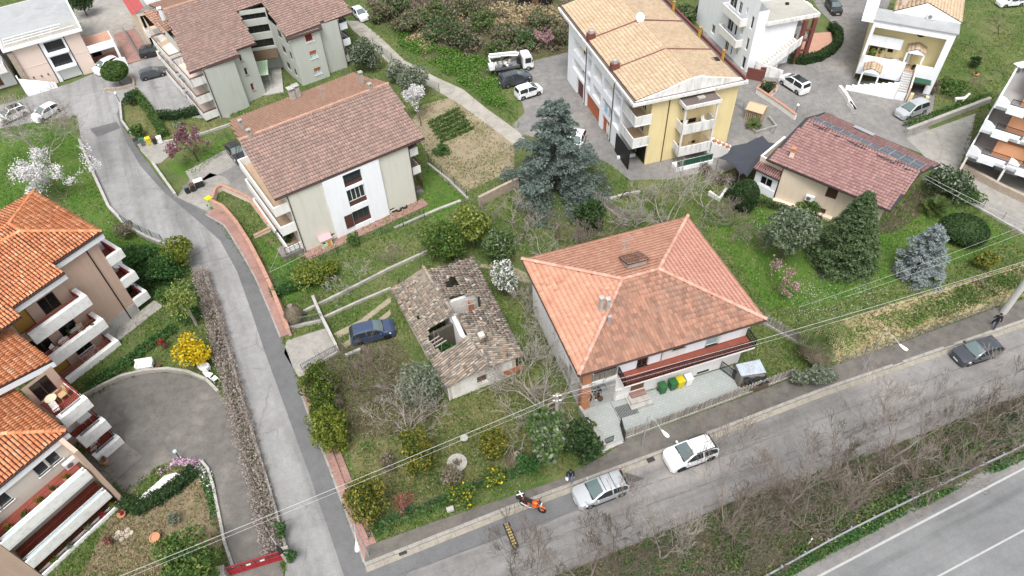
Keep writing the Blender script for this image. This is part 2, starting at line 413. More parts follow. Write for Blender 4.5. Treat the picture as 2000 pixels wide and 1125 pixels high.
def ridge(par,p,q,mat,w=0.2,step=0.4,name='ridge_tile'):
 """overlapping half-round caps from p to q, each a part"""
 p = Vector(p); q = Vector(q); L = (q-p).length; n = max(1,round(L/step)); t = (q-p)/L
 s = t.cross(Vector((0,0,1))).normalized(); nr = s.cross(t).normalized(); st = L/n
 v = []; f = []
 for j,(y,k) in enumerate(((0,1.0),(st*1.12,0.86))):
  for i in range(6):
   an = math.pi*i/5; v.append((math.cos(an)*w*k,y,math.sin(an)*w*.8*k-.02+(0.035 if j == 0 else 0)))
 f = [(i,i+1,7+i,6+i) for i in range(5)]+[(0,1,2,3,4,5)]
 me = bpy.data.meshes.new(name); me.from_pydata(v,[],f); me.materials.append(MATS[mat]); off = rootoff(par)
 for k in range(n):
  o = bpy.data.objects.new(name,me); COL.objects.link(o); o.parent = par
  jt = random.gauss(0,.02)
  m = Matrix((s*math.cos(jt)+t*math.sin(jt),t*math.cos(jt)-s*math.sin(jt),nr)).transposed().to_4x4(); m.translation = p+t*st*k+nr*.03-off; o.matrix_local = m
def slope(par,P,mat,deck='eave_dark',style='flat',tw=.24,tl=.36,solo=0,th=.14,eave=(0,1),holes=(),**k):
 mb = MB(); mb.slab([Vector(p)-Vector((0,0,.012)) for p in P],th)
 r = mb.build('roof',deck,par); tiles(r,P,mat,style,tw,tl,solo,eave,holes=holes,**k)
 return r
# ================================================================== MATERIALS
def make_mats():
 noisy('grass_ground',[(0.30,(.035,.07,.016)),(0.45,(.06,.10,.025)),(0.55,(.11,.135,.045)),(0.66,(.19,.17,.085)),(0.8,(.25,.21,.13))],0.22,5,dirt=((.13,.10,.07),.6))
 noisy('lawn_lush',[(0.3,(.035,.085,.012)),(0.5,(.065,.125,.02)),(0.7,(.12,.155,.04))],0.5,6,dirt=((.12,.12,.05),.4))
 noisy('lawn_dry',[(0.3,(.075,.085,.03)),(0.5,(.135,.135,.055)),(0.7,(.2,.17,.09))],0.5,7,dirt=((.04,.07,.015),.7))
 noisy('garden_dry',[(0.3,(.10,.085,.05)),(0.5,(.19,.15,.095)),(0.7,(.26,.2,.13))],0.6,9,dirt=((.06,.08,.02),.6))
 noisy('straw_field',[(0.3,(.17,.155,.07)),(0.48,(.32,.265,.15)),(0.65,(.42,.345,.21))],0.35,8,dirt=((.08,.13,.02),.8),dscale=.5)
 noisy('soil_field',[(0.3,(.17,.14,.09)),(0.5,(.27,.22,.15)),(0.7,(.34,.28,.19))],0.5,9,dirt=((.09,.11,.035),.7))
 noisy('brush_soil',[(0.3,(.05,.045,.025)),(0.5,(.10,.085,.05)),(0.7,(.16,.13,.08))],0.4,6,dirt=((.04,.07,.02),.7))
 noisy('dark_soil',[(0.3,(.04,.035,.025)),(0.5,(.075,.06,.045)),(0.7,(.12,.10,.07))],0.8,8)
 noisy('gravel_path',[(0.3,(.24,.22,.19)),(0.5,(.34,.315,.28)),(0.7,(.42,.40,.36))],0.5,9,dirt=((.10,.12,.05),.5),dscale=.8)
 noisy('dirt_track',[(0.3,(.2,.18,.11)),(0.5,(.29,.25,.18)),(0.7,(.36,.32,.25))],1.0,9,dirt=((.10,.12,.04),.5),dscale=1)
 asphalt('road_asphalt',(.215,.207,.2),.45,.16,(.24,.22,.205),.22,19)
 asphalt('street_asphalt',(.255,.252,.248),.4,.07,None,.16,116)
 asphalt('fresh_asphalt',(.135,.135,.138),0,.2,None,.12)
 asphalt('highway_asphalt',(.175,.178,.18),0,.2,None,.1,21)
 asphalt('yard_asphalt',(.215,.207,.198),.6,.3,(.26,.24,.22),.3)
 asphalt('court_asphalt',(.155,.145,.133),.3,.2,(.26,.23,.19),.3)
 asphalt('pavement_asphalt',(.14,.128,.115),.5,.5,None,.35)
 asphalt('concrete_yard',(.30,.285,.26),.6,.25,None,.25)
 asphalt('patch_dark',(.085,.082,.08),0,.3,None,.15)
 asphalt('pink_paving',(.30,.18,.155),0,.3,None,.25)
 mott('kerb_stone',(.30,.285,.26),.25,scale=2,fine=14,dirt=((.12,.11,.09),.6),dscale=1.2)
 mott('gutter_stone',(.29,.265,.22),.25,scale=2,fine=14,dirt=((.14,.13,.10),.7),dscale=1.0)
 mott('concrete',(.36,.34,.31),.2,scale=1.2,fine=12,dirt=((.12,.11,.10),.6),dscale=.9)
 mott('concrete_light',(.40,.385,.36),.15,scale=1.2,fine=12,dirt=((.16,.15,.13),.7),dscale=.9)
 mott('concrete_dark',(.19,.175,.16),.3,scale=1.2,fine=12,dirt=((.07,.065,.06),.6),dscale=.9)
 varied('picket_concrete',[(0,(.22,.2,.175)),(.5,(.29,.27,.24)),(1,(.36,.335,.30))],.9,stain=(.14,.13,.11),sscale=2,samt=.6)
 mott('road_paint',(.38,.38,.375),.15,scale=3,fine=20,dirt=((.3,.3,.3),.6),dscale=2)
 flat('yellow_paint',(.42,.30,.10)); flat('tar',(.09,.085,.08),.8)
 # walls
 mott('white_wall',(.76,.75,.73),.06,scale=.6,fine=8,bmp=.1,dirt=((.50,.48,.44),.45),dscale=1.7,streak=1)
 mott('stained_white',(.70,.69,.67),.1,scale=1,fine=8,bmp=.1,dirt=((.22,.21,.20),.8),dscale=1.7,streak=1)
 mott('parapet_white',(.80,.80,.79),.05,scale=1,fine=9,bmp=.15,dirt=((.42,.41,.38),.6),dscale=2.2)
 mott('offwhite_wall',(.60,.59,.52),.05,scale=.5,fine=8,bmp=.1,dirt=((.42,.40,.34),.4),dscale=1.7,streak=1)
 mott('greygreen_wall',(.46,.475,.435),.05,scale=.5,fine=8,bmp=.1,dirt=((.34,.345,.31),.4),dscale=1.7,streak=1)
 mott('bright_white',(.80,.82,.85),.04,scale=.5,fine=8,bmp=.08,dirt=((.62,.63,.64),.4),dscale=1.7,streak=1)
 mott('cream_wall',(.68,.57,.45),.05,scale=.5,fine=8,bmp=.1,dirt=((.52,.43,.33),.4),dscale=1.7,streak=1)
 mott('yellow_wall',(.72,.60,.33),.05,scale=.5,fine=8,bmp=.1,dirt=((.55,.45,.25),.4),dscale=1.7,streak=1)
 mott('yellow_villa',(.80,.69,.38),.05,scale=.5,fine=8,bmp=.1)
 mott('peach_wall',(.69,.57,.50),.05,scale=.5,fine=8,bmp=.1)
 mott('brown_wall',(.51,.37,.295),.05,scale=.5,fine=8,bmp=.1,dirt=((.36,.25,.195),.4),dscale=1.7,streak=1)
 mott('orange_wall',(.72,.36,.20),.05,scale=.5,fine=8,bmp=.1)
 mott('beige_soffit',(.56,.53,.47),.05,scale=.5,fine=8,bmp=.1)
 mott('brick_wall',(.44,.20,.11),.3,scale=3,fine=18)
 mott('ruin_wall',(.54,.50,.43),.22,scale=1.2,fine=7,bmp=.6,dirt=((.27,.20,.13),.8),dscale=.8)
 mott('rubble_white',(.80,.785,.75),.1,scale=1.6,fine=9,bmp=.5,dirt=((.46,.34,.24),.7),dscale=.9)
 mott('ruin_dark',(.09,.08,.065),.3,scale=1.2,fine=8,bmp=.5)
 mott('stone_clad',(.36,.30,.24),.3,scale=3,fine=9,bmp=.5)
 mott('orange_coping',(.42,.235,.17),.25,scale=2,fine=12,dirt=((.25,.16,.11),.6),dscale=1.5)
 mott('gravel_roof',(.36,.345,.31),.2,scale=.6,fine=14,dirt=((.22,.21,.2),.6),dscale=.3)
 mott('membrane_roof',(.34,.35,.355),.15,scale=.5,fine=10,dirt=((.22,.22,.22),.5),dscale=.4)
 mott('brown_flat_roof',(.13,.105,.095),.25,scale=.8,fine=10,dirt=((.22,.2,.18),.5))
 mott('maroon_paint',(.16,.06,.052),.2,scale=2,fine=10)
 mott('red_tile',(.22,.065,.045),.25,scale=1.5,fine=7); mott('terracotta_floor',(.45,.26,.19),.2,scale=1.2,fine=6)
 mott('balcony_tan',(.45,.33,.23),.15,scale=1.2,fine=6); mott('grey_floor',(.30,.295,.29),.15,scale=1.2,fine=8)
 mott('patio_grout',(.255,.27,.262),.15,scale=1,fine=8)
 varied('patio_paver',[(0,(.315,.338,.328)),(.5,(.335,.357,.347)),(1,(.355,.375,.366))],.8,stain=(.30,.32,.30),sscale=.6,samt=.6)
 varied('crazy_stone',[(0,(.36,.30,.25)),(.5,(.46,.40,.33)),(1,(.55,.5,.44))],.9)
 # roofs
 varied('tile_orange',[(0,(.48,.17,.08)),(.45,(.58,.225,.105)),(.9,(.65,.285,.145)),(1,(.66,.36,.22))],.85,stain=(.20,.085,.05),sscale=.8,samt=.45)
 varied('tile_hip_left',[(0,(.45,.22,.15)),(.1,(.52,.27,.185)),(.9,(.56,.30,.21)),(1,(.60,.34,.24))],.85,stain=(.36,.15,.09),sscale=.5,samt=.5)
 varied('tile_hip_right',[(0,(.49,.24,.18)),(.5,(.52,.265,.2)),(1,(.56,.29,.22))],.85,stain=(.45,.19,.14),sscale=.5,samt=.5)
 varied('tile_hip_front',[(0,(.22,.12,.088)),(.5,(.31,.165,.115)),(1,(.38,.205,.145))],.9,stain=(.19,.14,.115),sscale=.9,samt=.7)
 varied('tile_brown',[(0,(.225,.155,.135)),(.4,(.265,.18,.155)),(.8,(.305,.21,.18)),(1,(.345,.22,.18))],.9,stain=(.20,.16,.14),sscale=.5,samt=.6)
 varied('tile_rear',[(0,(.37,.215,.155)),(.5,(.42,.25,.18)),(1,(.46,.285,.21))],.9,stain=(.36,.22,.15),sscale=.6,samt=.5)
 varied('tile_straw',[(0,(.46,.345,.235)),(.5,(.51,.39,.27)),(1,(.56,.435,.31))],.9,stain=(.40,.28,.17),sscale=.6,samt=.5)
 varied('tile_maroon',[(0,(.24,.135,.127)),(.5,(.285,.165,.155)),(1,(.33,.2,.188))],.8,stain=(.24,.14,.12),sscale=.5,samt=.4)
 varied('tile_old',[(0,(.13,.11,.095)),(.3,(.21,.18,.155)),(.6,(.29,.235,.185)),(.68,(.31,.2,.135)),(.8,(.33,.29,.245)),(1,(.42,.375,.32))],.95,stain=(.20,.19,.16),sscale=.9,samt=.6)
 varied('tile_ridge',[(0,(.42,.21,.15)),(.5,(.50,.28,.21)),(1,(.56,.36,.29))],.9,stain=(.34,.25,.21),sscale=2,samt=.6)
 mott('lichen_tile',(.28,.23,.17),.3,scale=3,fine=12)
 flat('eave_dark',(.06,.035,.03),.8); flat('gutter_brown',(.055,.03,.026),.5); flat('timber_dark',(.10,.07,.045),.9)
 mott('old_timber',(.22,.18,.14),.3,scale=3,fine=12); mott('slate_edge',(.045,.042,.045),.3,scale=2,fine=12)
 # joinery, glass, metal
 flat('glass',(.03,.04,.045),.08,0,.6); flat('glass_dark',(.012,.013,.014),.15,0,.5); flat('curtain_glass',(.36,.50,.50),.2,0,.5)
 flat('screen_glass',(.42,.55,.58),.12,0,.6)
 flat('white_frame',(.72,.72,.70),.5); flat('brown_frame',(.12,.055,.035),.6); flat('dark_frame',(.035,.03,.028),.6)
 flat('louvre_brown',(.085,.04,.032),.6); flat('louvre_red',(.14,.025,.02),.6); flat('louvre_white',(.66,.66,.63),.6); flat('louvre_maroon',(.20,.03,.025),.6)
 flat('shutter_orange',(.45,.11,.05),.6); flat('mustard_door',(.42,.24,.055),.7); flat('garage_orange',(.42,.13,.055),.6); flat('garage_maroon',(.12,.04,.035),.6)
 flat('garage_white',(.72,.73,.72),.6); flat('door_wood',(.16,.085,.045),.7)
 flat('metal_black',(.018,.018,.018),.5,.3); flat('rail_brown',(.10,.04,.03),.5,.2); flat('rail_red',(.24,.035,.03),.5); flat('gate_red',(.28,.022,.03),.45)
 flat('metal_grey',(.30,.31,.32),.4,.7); flat('metal_white',(.75,.75,.75),.4); flat('galvanised',(.50,.52,.54),.4,.6); flat('fence_green',(.02,.075,.045),.5)
 flat('awning_red',(.34,.07,.07),.8); flat('shade_net',(.045,.05,.062),.8); flat('tarp_black',(.015,.015,.017),.5)
 mott('tin_sheet',(.42,.48,.55),.15,scale=1.5,fine=8,dirt=((.25,.12,.08),.8),dscale=.9,rough=.5)
 flat('solar_cell',(.055,.065,.085),.15,.1,.6); flat('alu',(.62,.64,.66),.35,.8)
 mott('wood_pole',(.30,.28,.25),.25,scale=3,fine=18); mott('pole_concrete',(.48,.47,.45),.1,scale=1,fine=8)
 flat('cable',(.48,.48,.48),.5); flat('lamp_white',(.80,.80,.78),.4); flat('plastic_white',(.78,.78,.76),.4)
 flat('terracotta',(.50,.23,.13),.8); flat('wicker',(.42,.30,.15),.8); flat('sofa_pink',(.52,.42,.38),.9); flat('table_cream',(.60,.52,.38),.6)
 flat('ac_white',(.68,.69,.68),.5); flat('bin_green',(.035,.13,.045),.5); flat('bin_yellow',(.62,.50,.02),.5); flat('bin_black',(.03,.03,.03),.5)
 flat('bin_brown',(.10,.055,.035),.5); flat('bin_grey',(.13,.14,.15),.5); flat('rubber',(.012,.012,.012),.8); flat('rim',(.38,.38,.39),.35,.7); flat('rim_dark',(.05,.05,.055),.35,.6)
 flat('toy_pink',(.65,.32,.34),.6); flat('toy_green',(.45,.60,.40),.6); flat('toy_orange',(.65,.22,.03),.6); flat('wood_pale',(.50,.37,.24),.8)
 flat('laundry_blue',(.30,.50,.68),.9); flat('laundry_floral',(.42,.38,.55),.9); flat('plate_white',(.7,.7,.7),.5)
 # car paint
 for n_,c in (('white',(.78,.79,.80)),('silver',(.50,.52,.54)),('black',(.018,.019,.022)),('grey',(.075,.085,.10)),('blue',(.035,.055,.11)),('slate',(.06,.066,.078))):
  flat('paint_'+n_,c,.28,.35 if n_ in ('silver','grey','slate') else 0.0,.5,.8)
 flat('car_glass',(.022,.028,.03),.06,0,.6); flat('windscreen',(.11,.15,.15),.06,0,.7); flat('trim',(.02,.02,.021),.6)
 flat('head_lamp',(.72,.74,.75),.12,.2,.6); flat('tail_lamp',(.32,.012,.015),.2,0,.6)
 flat('bike_orange',(.70,.11,.012),.3,0,.5); flat('bike_pink',(.6,.12,.22),.4)
 flat('skin',(.48,.28,.2),.6); flat('cloth_black',(.014,.014,.016),.9); flat('cloth_navy',(.02,.028,.06),.9); flat('cloth_jeans',(.12,.17,.27),.9); flat('hair_dark',(.02,.014,.01),.7)
 # plants
 mott('bark',(.14,.115,.09),.3,scale=4,fine=20); mott('bark_pale',(.34,.305,.275),.25,scale=4,fine=20); mott('bark_warm',(.22,.18,.155),.3,scale=4,fine=20); mott('bark_dark',(.065,.05,.04),.3,scale=4,fine=20)
 leafmat('leaf_mid',(.025,.055,.012),(.045,.085,.02),(.08,.125,.03)); leafmat('leaf_dark',(.012,.026,.010),(.022,.044,.015),(.04,.07,.022))
 leafmat('leaf_lime',(.06,.09,.02),(.12,.15,.035),(.20,.23,.07)); leafmat('leaf_gold',(.06,.075,.012),(.14,.125,.02),(.24,.18,.028))
 leafmat('leaf_yellowgreen',(.04,.065,.010),(.085,.11,.015),(.15,.165,.02)); leafmat('leaf_olive',(.06,.075,.05),(.11,.13,.09),(.17,.19,.14))
 leafmat('needle_blue',(.15,.18,.18),(.24,.28,.28),(.35,.39,.39)); leafmat('needle_cedar',(.045,.062,.053),(.075,.098,.085),(.12,.148,.13))
 leafmat('needle_dark',(.03,.05,.02),(.052,.08,.034),(.085,.12,.055)); leafmat('needle_thuja',(.016,.032,.008),(.036,.062,.012),(.075,.105,.02))
 leafmat('leaf_dead',(.12,.10,.065),(.19,.16,.11),(.27,.235,.175)); leafmat('hedge_dead',(.24,.195,.175),(.33,.28,.25),(.43,.37,.335))
 leafmat('blossom_white',(.62,.60,.60),(.72,.70,.70),(.78,.77,.78)); leafmat('blossom_pink',(.34,.16,.19),(.44,.25,.28),(.55,.36,.38)); leafmat('blossom_plum',(.14,.06,.075),(.24,.12,.135),(.40,.24,.26))
 leafmat('blossom_yellow',(.50,.34,.01),(.66,.47,.015),(.75,.58,.03)); leafmat('leaf_red',(.20,.025,.03),(.32,.045,.05),(.40,.09,.08)); leafmat('leaf_ivy',(.018,.05,.014),(.032,.08,.02),(.06,.12,.035))
 leafmat('grass_blade',(.045,.085,.015),(.08,.125,.027),(.135,.165,.055)); leafmat('grass_lush',(.035,.095,.012),(.06,.13,.02),(.1,.17,.035)); leafmat('grass_straw',(.17,.14,.07),(.28,.23,.13),(.38,.32,.2))
 leafmat('flower_white',(.6,.6,.58),(.68,.68,.66),(.75,.75,.74)); leafmat('flower_pink',(.40,.22,.36),(.52,.34,.47),(.66,.52,.6)); leafmat('reed_straw',(.30,.24,.13),(.42,.34,.2),(.5,.42,.27))
 leafmat('palm_green',(.025,.045,.012),(.05,.075,.022),(.09,.115,.035))
make_mats()
# ================================================================== SETTING (flat sheets, each 4 mm or more above the one below)
g = MB(); g.face((-420,-120,0),(420,-120,0),(420,620,0),(-420,620,0)); g.build('ground','grass_ground',None,'structure')
Z = [0.004*i for i in range(30)]
# gardens and fields
PX_LUSH = {'lawn': [[(-30,255),(60,238),(140,250),(165,300),(190,370),(225,430),(270,465),(330,480),(300,510),(280,600),(240,560),(190,440),(75,360),(-30,430)],
     [(395,300),(440,262),(450,285),(450,300),(405,330),(372,352),(330,330),(320,318),(365,315)],
     [(835,320),(905,390),(860,440),(815,395)],[(500,460),(560,500),(600,520),(660,560),(560,590),(520,510)],
     [(1380,440),(1480,405),(1600,435),(1700,470),(1830,400),(1900,420),(1985,470),(1900,505),(1600,600),(1500,600),(1440,520)]]}
for P in PX_LUSH['lawn']: sheet('lawn',P,Z[1],'lawn_lush')
PX_DRY = [[(670,830),(700,770),(870,790),(1000,740),(1110,760),(1120,870),(985,930),(740,1035),(700,950)],[(245,205),(290,185),(300,225),(380,240),(430,230),(440,250),(290,275),(245,240)]]
for P in PX_DRY: sheet('lawn',P,Z[1],'lawn_dry')
sheet('garden',[(160,1125),(215,1010),(260,1000),(330,920),(400,905),(425,1000),(440,1062),(330,1125)],Z[1],'garden_dry')
sheet('field',[(1625,705),(1560,650),(1640,625),(1800,575),(1990,515),(2050,500),(2050,560),(1900,615),(1640,712)],Z[1],'straw_field')
sheet('field',[(825,205),(900,185),(1005,270),(1005,330),(900,380),(840,310),(800,240)],Z[1],'soil_field')
sheet('garden',[(590,700),(700,660),(760,640),(790,680),(830,740),(860,800),(800,850),(700,860),(640,780)],Z[2],'brush_soil')
sheet('verge',[(760,1180),(1040,1140),(1200,1078),(1450,970),(1700,885),(2060,745),(2060,880),(1850,945),(1600,1070),(1400,1200)],Z[2],'brush_soil')
sheet('brush_ground',[(690,-40),(1115,-40),(1115,105),(1000,120),(930,170),(820,110),(740,40)],Z[1],'brush_soil')
sheet('soil_bed',[(1580,500),(1640,470),(1700,500),(1690,540),(1600,545)],Z[3],'dark_soil')
sheet('soil_bed',[(1700,455),(1790,370),(1830,395),(1750,455)],Z[3],'dark_soil')
# roads
sheet('road',[(640,1300),(540,1180),(700,1112),(720,1096),(1000,988),(1280,885),(1600,763),(2060,605),(2060,748),(1700,887),(1450,972),(1200,1080),(1040,1142),(800,1300)],Z[3],'road_asphalt')
sheet('street',[(540,1300),(560,1090),(545,1000),(510,905),(480,810),(432,650),(402,565),(375,525),(325,485),(285,467),(245,442),(213,408),(185,345),(160,280),(150,225),(60,240),(-60,262),(-60,215),(0,205),
   (40,195),(75,180),(140,162),(215,130),(300,112),(420,120),(450,225),(400,232),(300,222),(262,185),(236,200),(240,248),(275,300),(320,360),(345,385),(410,405),(420,430),(470,500),(520,590),(560,690),(600,800),(640,910),(675,1010),(705,1085),(760,1300)],Z[4],'street_asphalt')
sheet('asphalt_strip',[(228,222),(236,205),(240,248),(275,300),(320,360),(345,385),(405,415),(440,440),(480,510),(525,600),(562,690),(602,800),(642,910),(676,1010),(706,1085),(715,1110),(690,1180),(672,1125),(640,1030),(600,915),(560,805),(518,690),(488,600),(463,530),(430,470),(385,430),(320,375),(275,325),(245,275)],Z[5],'fresh_asphalt')
sheet('asphalt_patch',[(175,252),(228,238),(236,250),(190,268)],Z[6],'fresh_asphalt')
sheet('asphalt_strip',[(690,1180),(712,1110),(725,1097),(1000,990),(1180,922),(1250,948),(1133,990),(1067,1023),(987,1047),(800,1118),(740,1180)],Z[6],'fresh_asphalt')
sheet('asphalt_patch',[(1105,936),(1180,910),(1260,935),(1190,960)],Z[5],'patch_dark')
sheet('highway',[(1400,1240),(1545,1135),(1600,1105),(1720,1035),(1850,968),(2060,862),(2300,900),(2300,1500),(1400,1500)],Z[3],'highway_asphalt')
def line(name,a,b,w,mat,z,n=1):
 A = at(*a); B = at(*b); t = (B-A).normalized(); s = Vector((-t.y,t.x,0))*w/2; mb = MB(); zz = Vector((0,0,z))
 mb.face(A-s+zz,B-s+zz,B+s+zz,A+s+zz); return mb.build(name,mat,None,'structure')
line('road_marking',(1500,1178),(2070,878),.15,'road_paint',Z[5]); line('road_marking',(1700,1197),(2070,998),.12,'road_paint',Z[5])
for k,pl in enumerate(([(720,1145),(960,1056),(1150,987),(1300,935),(1440,880),(1640,805),(2050,655)],[(960,1090),(1140,1030),(1320,968),(1500,900),(1700,826),(2050,705)],[(900,1180),(1205,1058),(1330,1012),(1500,938),(1700,862),(2050,735)])):
 pts = resample([V2(at(*p)) for p in pl],.5); pts = [Vector((p.x+random.gauss(0,.03),p.y+random.gauss(0,.03))) for p in pts]
 a = offset(pts,.02); b = offset(pts,-.014); mb = MB()
 for i in range(len(pts)-1):
  if random.random() < .9: mb.face((*b[i],Z[7]),(*b[i+1],Z[7]),(*a[i+1],Z[7]),(*a[i],Z[7]))
 mb.build('road_seam','tar',None,'structure')
sheet('highway_shoulder',[(1380,1240),(1535,1133),(1600,1095),(1720,1022),(1850,955),(2060,850),(2060,880),(1850,985),(1700,1068),(1590,1130),(1480,1205)],Z[4],'road_asphalt')
# yards
sheet('forecourt',[(262,185),(300,222),(400,232),(450,230),(440,205),(420,130),(330,120),(250,150)],Z[5],'street_asphalt')
sheet('forecourt',[(345,385),(372,350),(362,335),(450,287),(480,312),(520,360),(560,440),(600,490),(585,500),(500,400),(432,362),(425,372),(405,415)],Z[5],'yard_asphalt')
sheet('concrete_patch',[(362,335),(410,312),(450,298),(480,312),(430,340),(400,352),(375,358)],Z[6],'concrete_yard')
sheet('concrete_patch',[(345,385),(380,362),(410,338),(440,346),(452,360),(440,366),(425,370),(405,412)],Z[6],'concrete_yard')
sheet('forecourt',[(265,268),(345,280),(335,300),(315,318),(300,322),(275,295)],Z[5],'concrete_yard')
sheet('courtyard',[(150,790),(215,745),(280,728),(345,728),(400,745),(445,785),(470,850),(505,960),(545,1085),(560,1150),(450,1150),(440,1060),(428,1000),(410,930),(395,902),(355,892),(310,910),(255,965),(238,960),(200,900),(150,830)],Z[3],'court_asphalt')
sheet('driveway',[(555,690),(560,665),(640,640),(660,690),(620,715),(595,740),(582,735)],Z[5],'concrete_yard')
sheet('parking',[(1045,118),(1118,100),(1113,160),(1258,322),(1440,268),(1440,150),(1500,160),(1560,235),(1500,275),(1400,330),(1310,350),(1230,352),(1190,320),(1100,280),(1015,262),(1000,245),(1025,220),(1010,165),(975,160)],Z[4],'yard_asphalt')
sheet('driveway',[(1440,80),(1460,150),(1500,180),(1560,235),(1620,230),(1800,300),(1840,285),(1805,240),(1760,232),(1700,212),(1650,205),(1690,120),(1740,0),(1770,-40),(1560,-40),(1600,20),(1640,60),(1590,130),(1480,130)],Z[5],'yard_asphalt')
sheet('terrace_paving',[(140,-20),(330,-40),(350,125),(300,115),(230,135),(190,140),(150,60)],Z[2],'concrete_yard')
sheet('terrace_paving',[(1890,330),(1885,290),(1960,250),(2080,300),(2080,430),(1960,372)],Z[2],'concrete_yard')
sheet('villa_yard',[(1640,210),(1655,160),(1830,158),(1818,240),(1760,235),(1700,225)],Z[7],'yard_asphalt')
sheet('driveway',[(1370,40),(1400,30),(1560,30),(1600,120),(1610,232),(1560,262),(1500,305),(1410,338),(1380,330),(1400,280)],Z[3],'yard_asphalt')
sheet('lane',[(1770,270),(1905,222),(1895,280),(1870,330),(1900,345),(2060,420),(2060,480),(1990,455),(1900,400),(1840,350),(1800,300)],Z[6],'concrete_yard')
sheet('path',[(675,40),(705,42),(740,70),(790,118),(850,150),(905,175),(950,212),(1010,255),(1030,275),(1000,280),(940,235),(900,205),(840,170),(775,140),(720,85),(690,60)],Z[5],'gravel_path')
sheet('dirt_track',[(650,652),(700,627),(762,580),(764,590),(705,636),(662,660)],Z[3],'dirt_track'); sheet('dirt_track',[(668,672),(710,645),(762,605),(764,614),(715,655),(675,680)],Z[3],'dirt_track')
sheet('dirt_track',[(1005,535),(1045,548),(1045,556),(1005,546)],Z[3],'dirt_track'); sheet('garden_path',[(935,515),(1000,520),(1035,537),(1033,545),(995,530),(935,522)],Z[3],'dirt_track')
# ---------------- pavements with kerbs
KB = [(712,1104),(1000,990),(1280,887),(1600,764),(2070,603)]
KB = [V2(at(*p)) for p in KB]
PV = [V2(at(*p)) for p in [(2070,563),(1960,598),(1900,619),(1760,670),(1640,711),(1545,741),(1440,781),(1222,861),(1185,888),(1100,935),(985,975),(850,1020),(745,1058),(716,1068)]]
pv = MB(); pv.prism(KB+PV,0,.12); pv.build('pavement','pavement_asphalt',None,'structure')
def stones(name,part,pl,w,z0,z1,mat,step=1.0,gap=.02,shift=0.0,jit=.006):
 root = bpy.data.objects.new(name,None); COL.objects.link(root); root['kind'] = 'structure'
 pts = resample(offset(pl,shift) if shift else pl,step)
 for i in range(len(pts)-1):
  a,b = Vector(pts[i]),Vector(pts[i+1]); t = (b-a).normalized(); s = Vector((-t.y,t.x))*w/2; a = a+t*gap; dz = random.gauss(0,jit)
  mb = MB(); mb.prism([a-s,b-s,b+s,a+s],z0,z1+dz); mb.build(part,mat,root)
stones('kerb','kerb_stone',KB,.26,0,.135,'kerb_stone',1.05)
stones('gutter','gutter_slab',KB,.42,0,.034,'gutter_stone',1.3,.025,-.35,.004)
PK = [V2(at(*p)) for p in [(402,420),(440,442),(478,505),(500,545),(530,615),(548,660)]]
PK2 = [V2(at(*p)) for p in [(585,760),(610,830),(640,905),(670,985),(700,1065),(712,1100)]]
for K,w in ((PK,1.25),(PK2,1.2)):
 mb = MB()
 wallstrip(mb,offset(K,w/2),w,0,.11); mb.build('pavement','pink_paving',None,'structure')
 stones('kerb','kerb_stone',K,.16,0,.125,'kerb_stone',1.0)
# ================================================================== PLANT BUILDERS
def leafquads(C,size,aspect=1.7,up=0.0,jitter=.35,dirs=None):
 """one small folded leaf face at every centre; returns vertices and quads"""
 n = len(C); C = np.asarray(C)
 a = RNG.normal(size=(n,3)) if dirs is None else dirs+RNG.normal(scale=.35,size=(n,3)); a[:,2] += 0 if dirs is not None else up*0
 a /= np.linalg.norm(a,axis=1)[:,None]+1e-9
 r = RNG.normal(size=(n,3)); r[:,2] += up
 b = np.cross(a,r); b /= np.linalg.norm(b,axis=1)[:,None]+1e-9
 s = size*(1+RNG.uniform(-jitter,jitter,n))[:,None]
 p = a*s*.5*aspect; q = b*s*.5
 V_ = np.stack([C-p,C-q*.9,C+p,C+q*.9],1).reshape(-1,3)
 Q = np.arange(n*4).reshape(-1,4)
 return V_,Q
def ellipsoid_pts(n,c,r,clumps=14,crad=.42,shell=.75,seed_flat=.0):
 """points gathered in clumps inside an ellipsoid: light and dark masses with gaps"""
 k = clumps; d = RNG.normal(size=(k,3)); d /= np.linalg.norm(d,axis=1)[:,None]; rad = RNG.uniform(.35,.78,k)[:,None]
 cc = d*rad; w = RNG.uniform(.6,1.3,k)
 i = RNG.choice(k,n,p=w/w.sum()); e = RNG.normal(size=(n,3)); e /= np.linalg.norm(e,axis=1)[:,None]
 rr = crad*w[i]*(shell+(1-shell)*RNG.random(n))
 P = cc[i]+e*rr[:,None]
 return np.array(c)+P*np.array(r)
def leafblob(name,c,r,n,size,mat,parent=None,clumps=12,kind=None,crad=.42,**k):
 P = ellipsoid_pts(n,c,r,clumps,crad); P = P[P[:,2] > .02]
 V_,Q = leafquads(P,size,**k); return raw(name,V_,Q,mat,parent,kind)
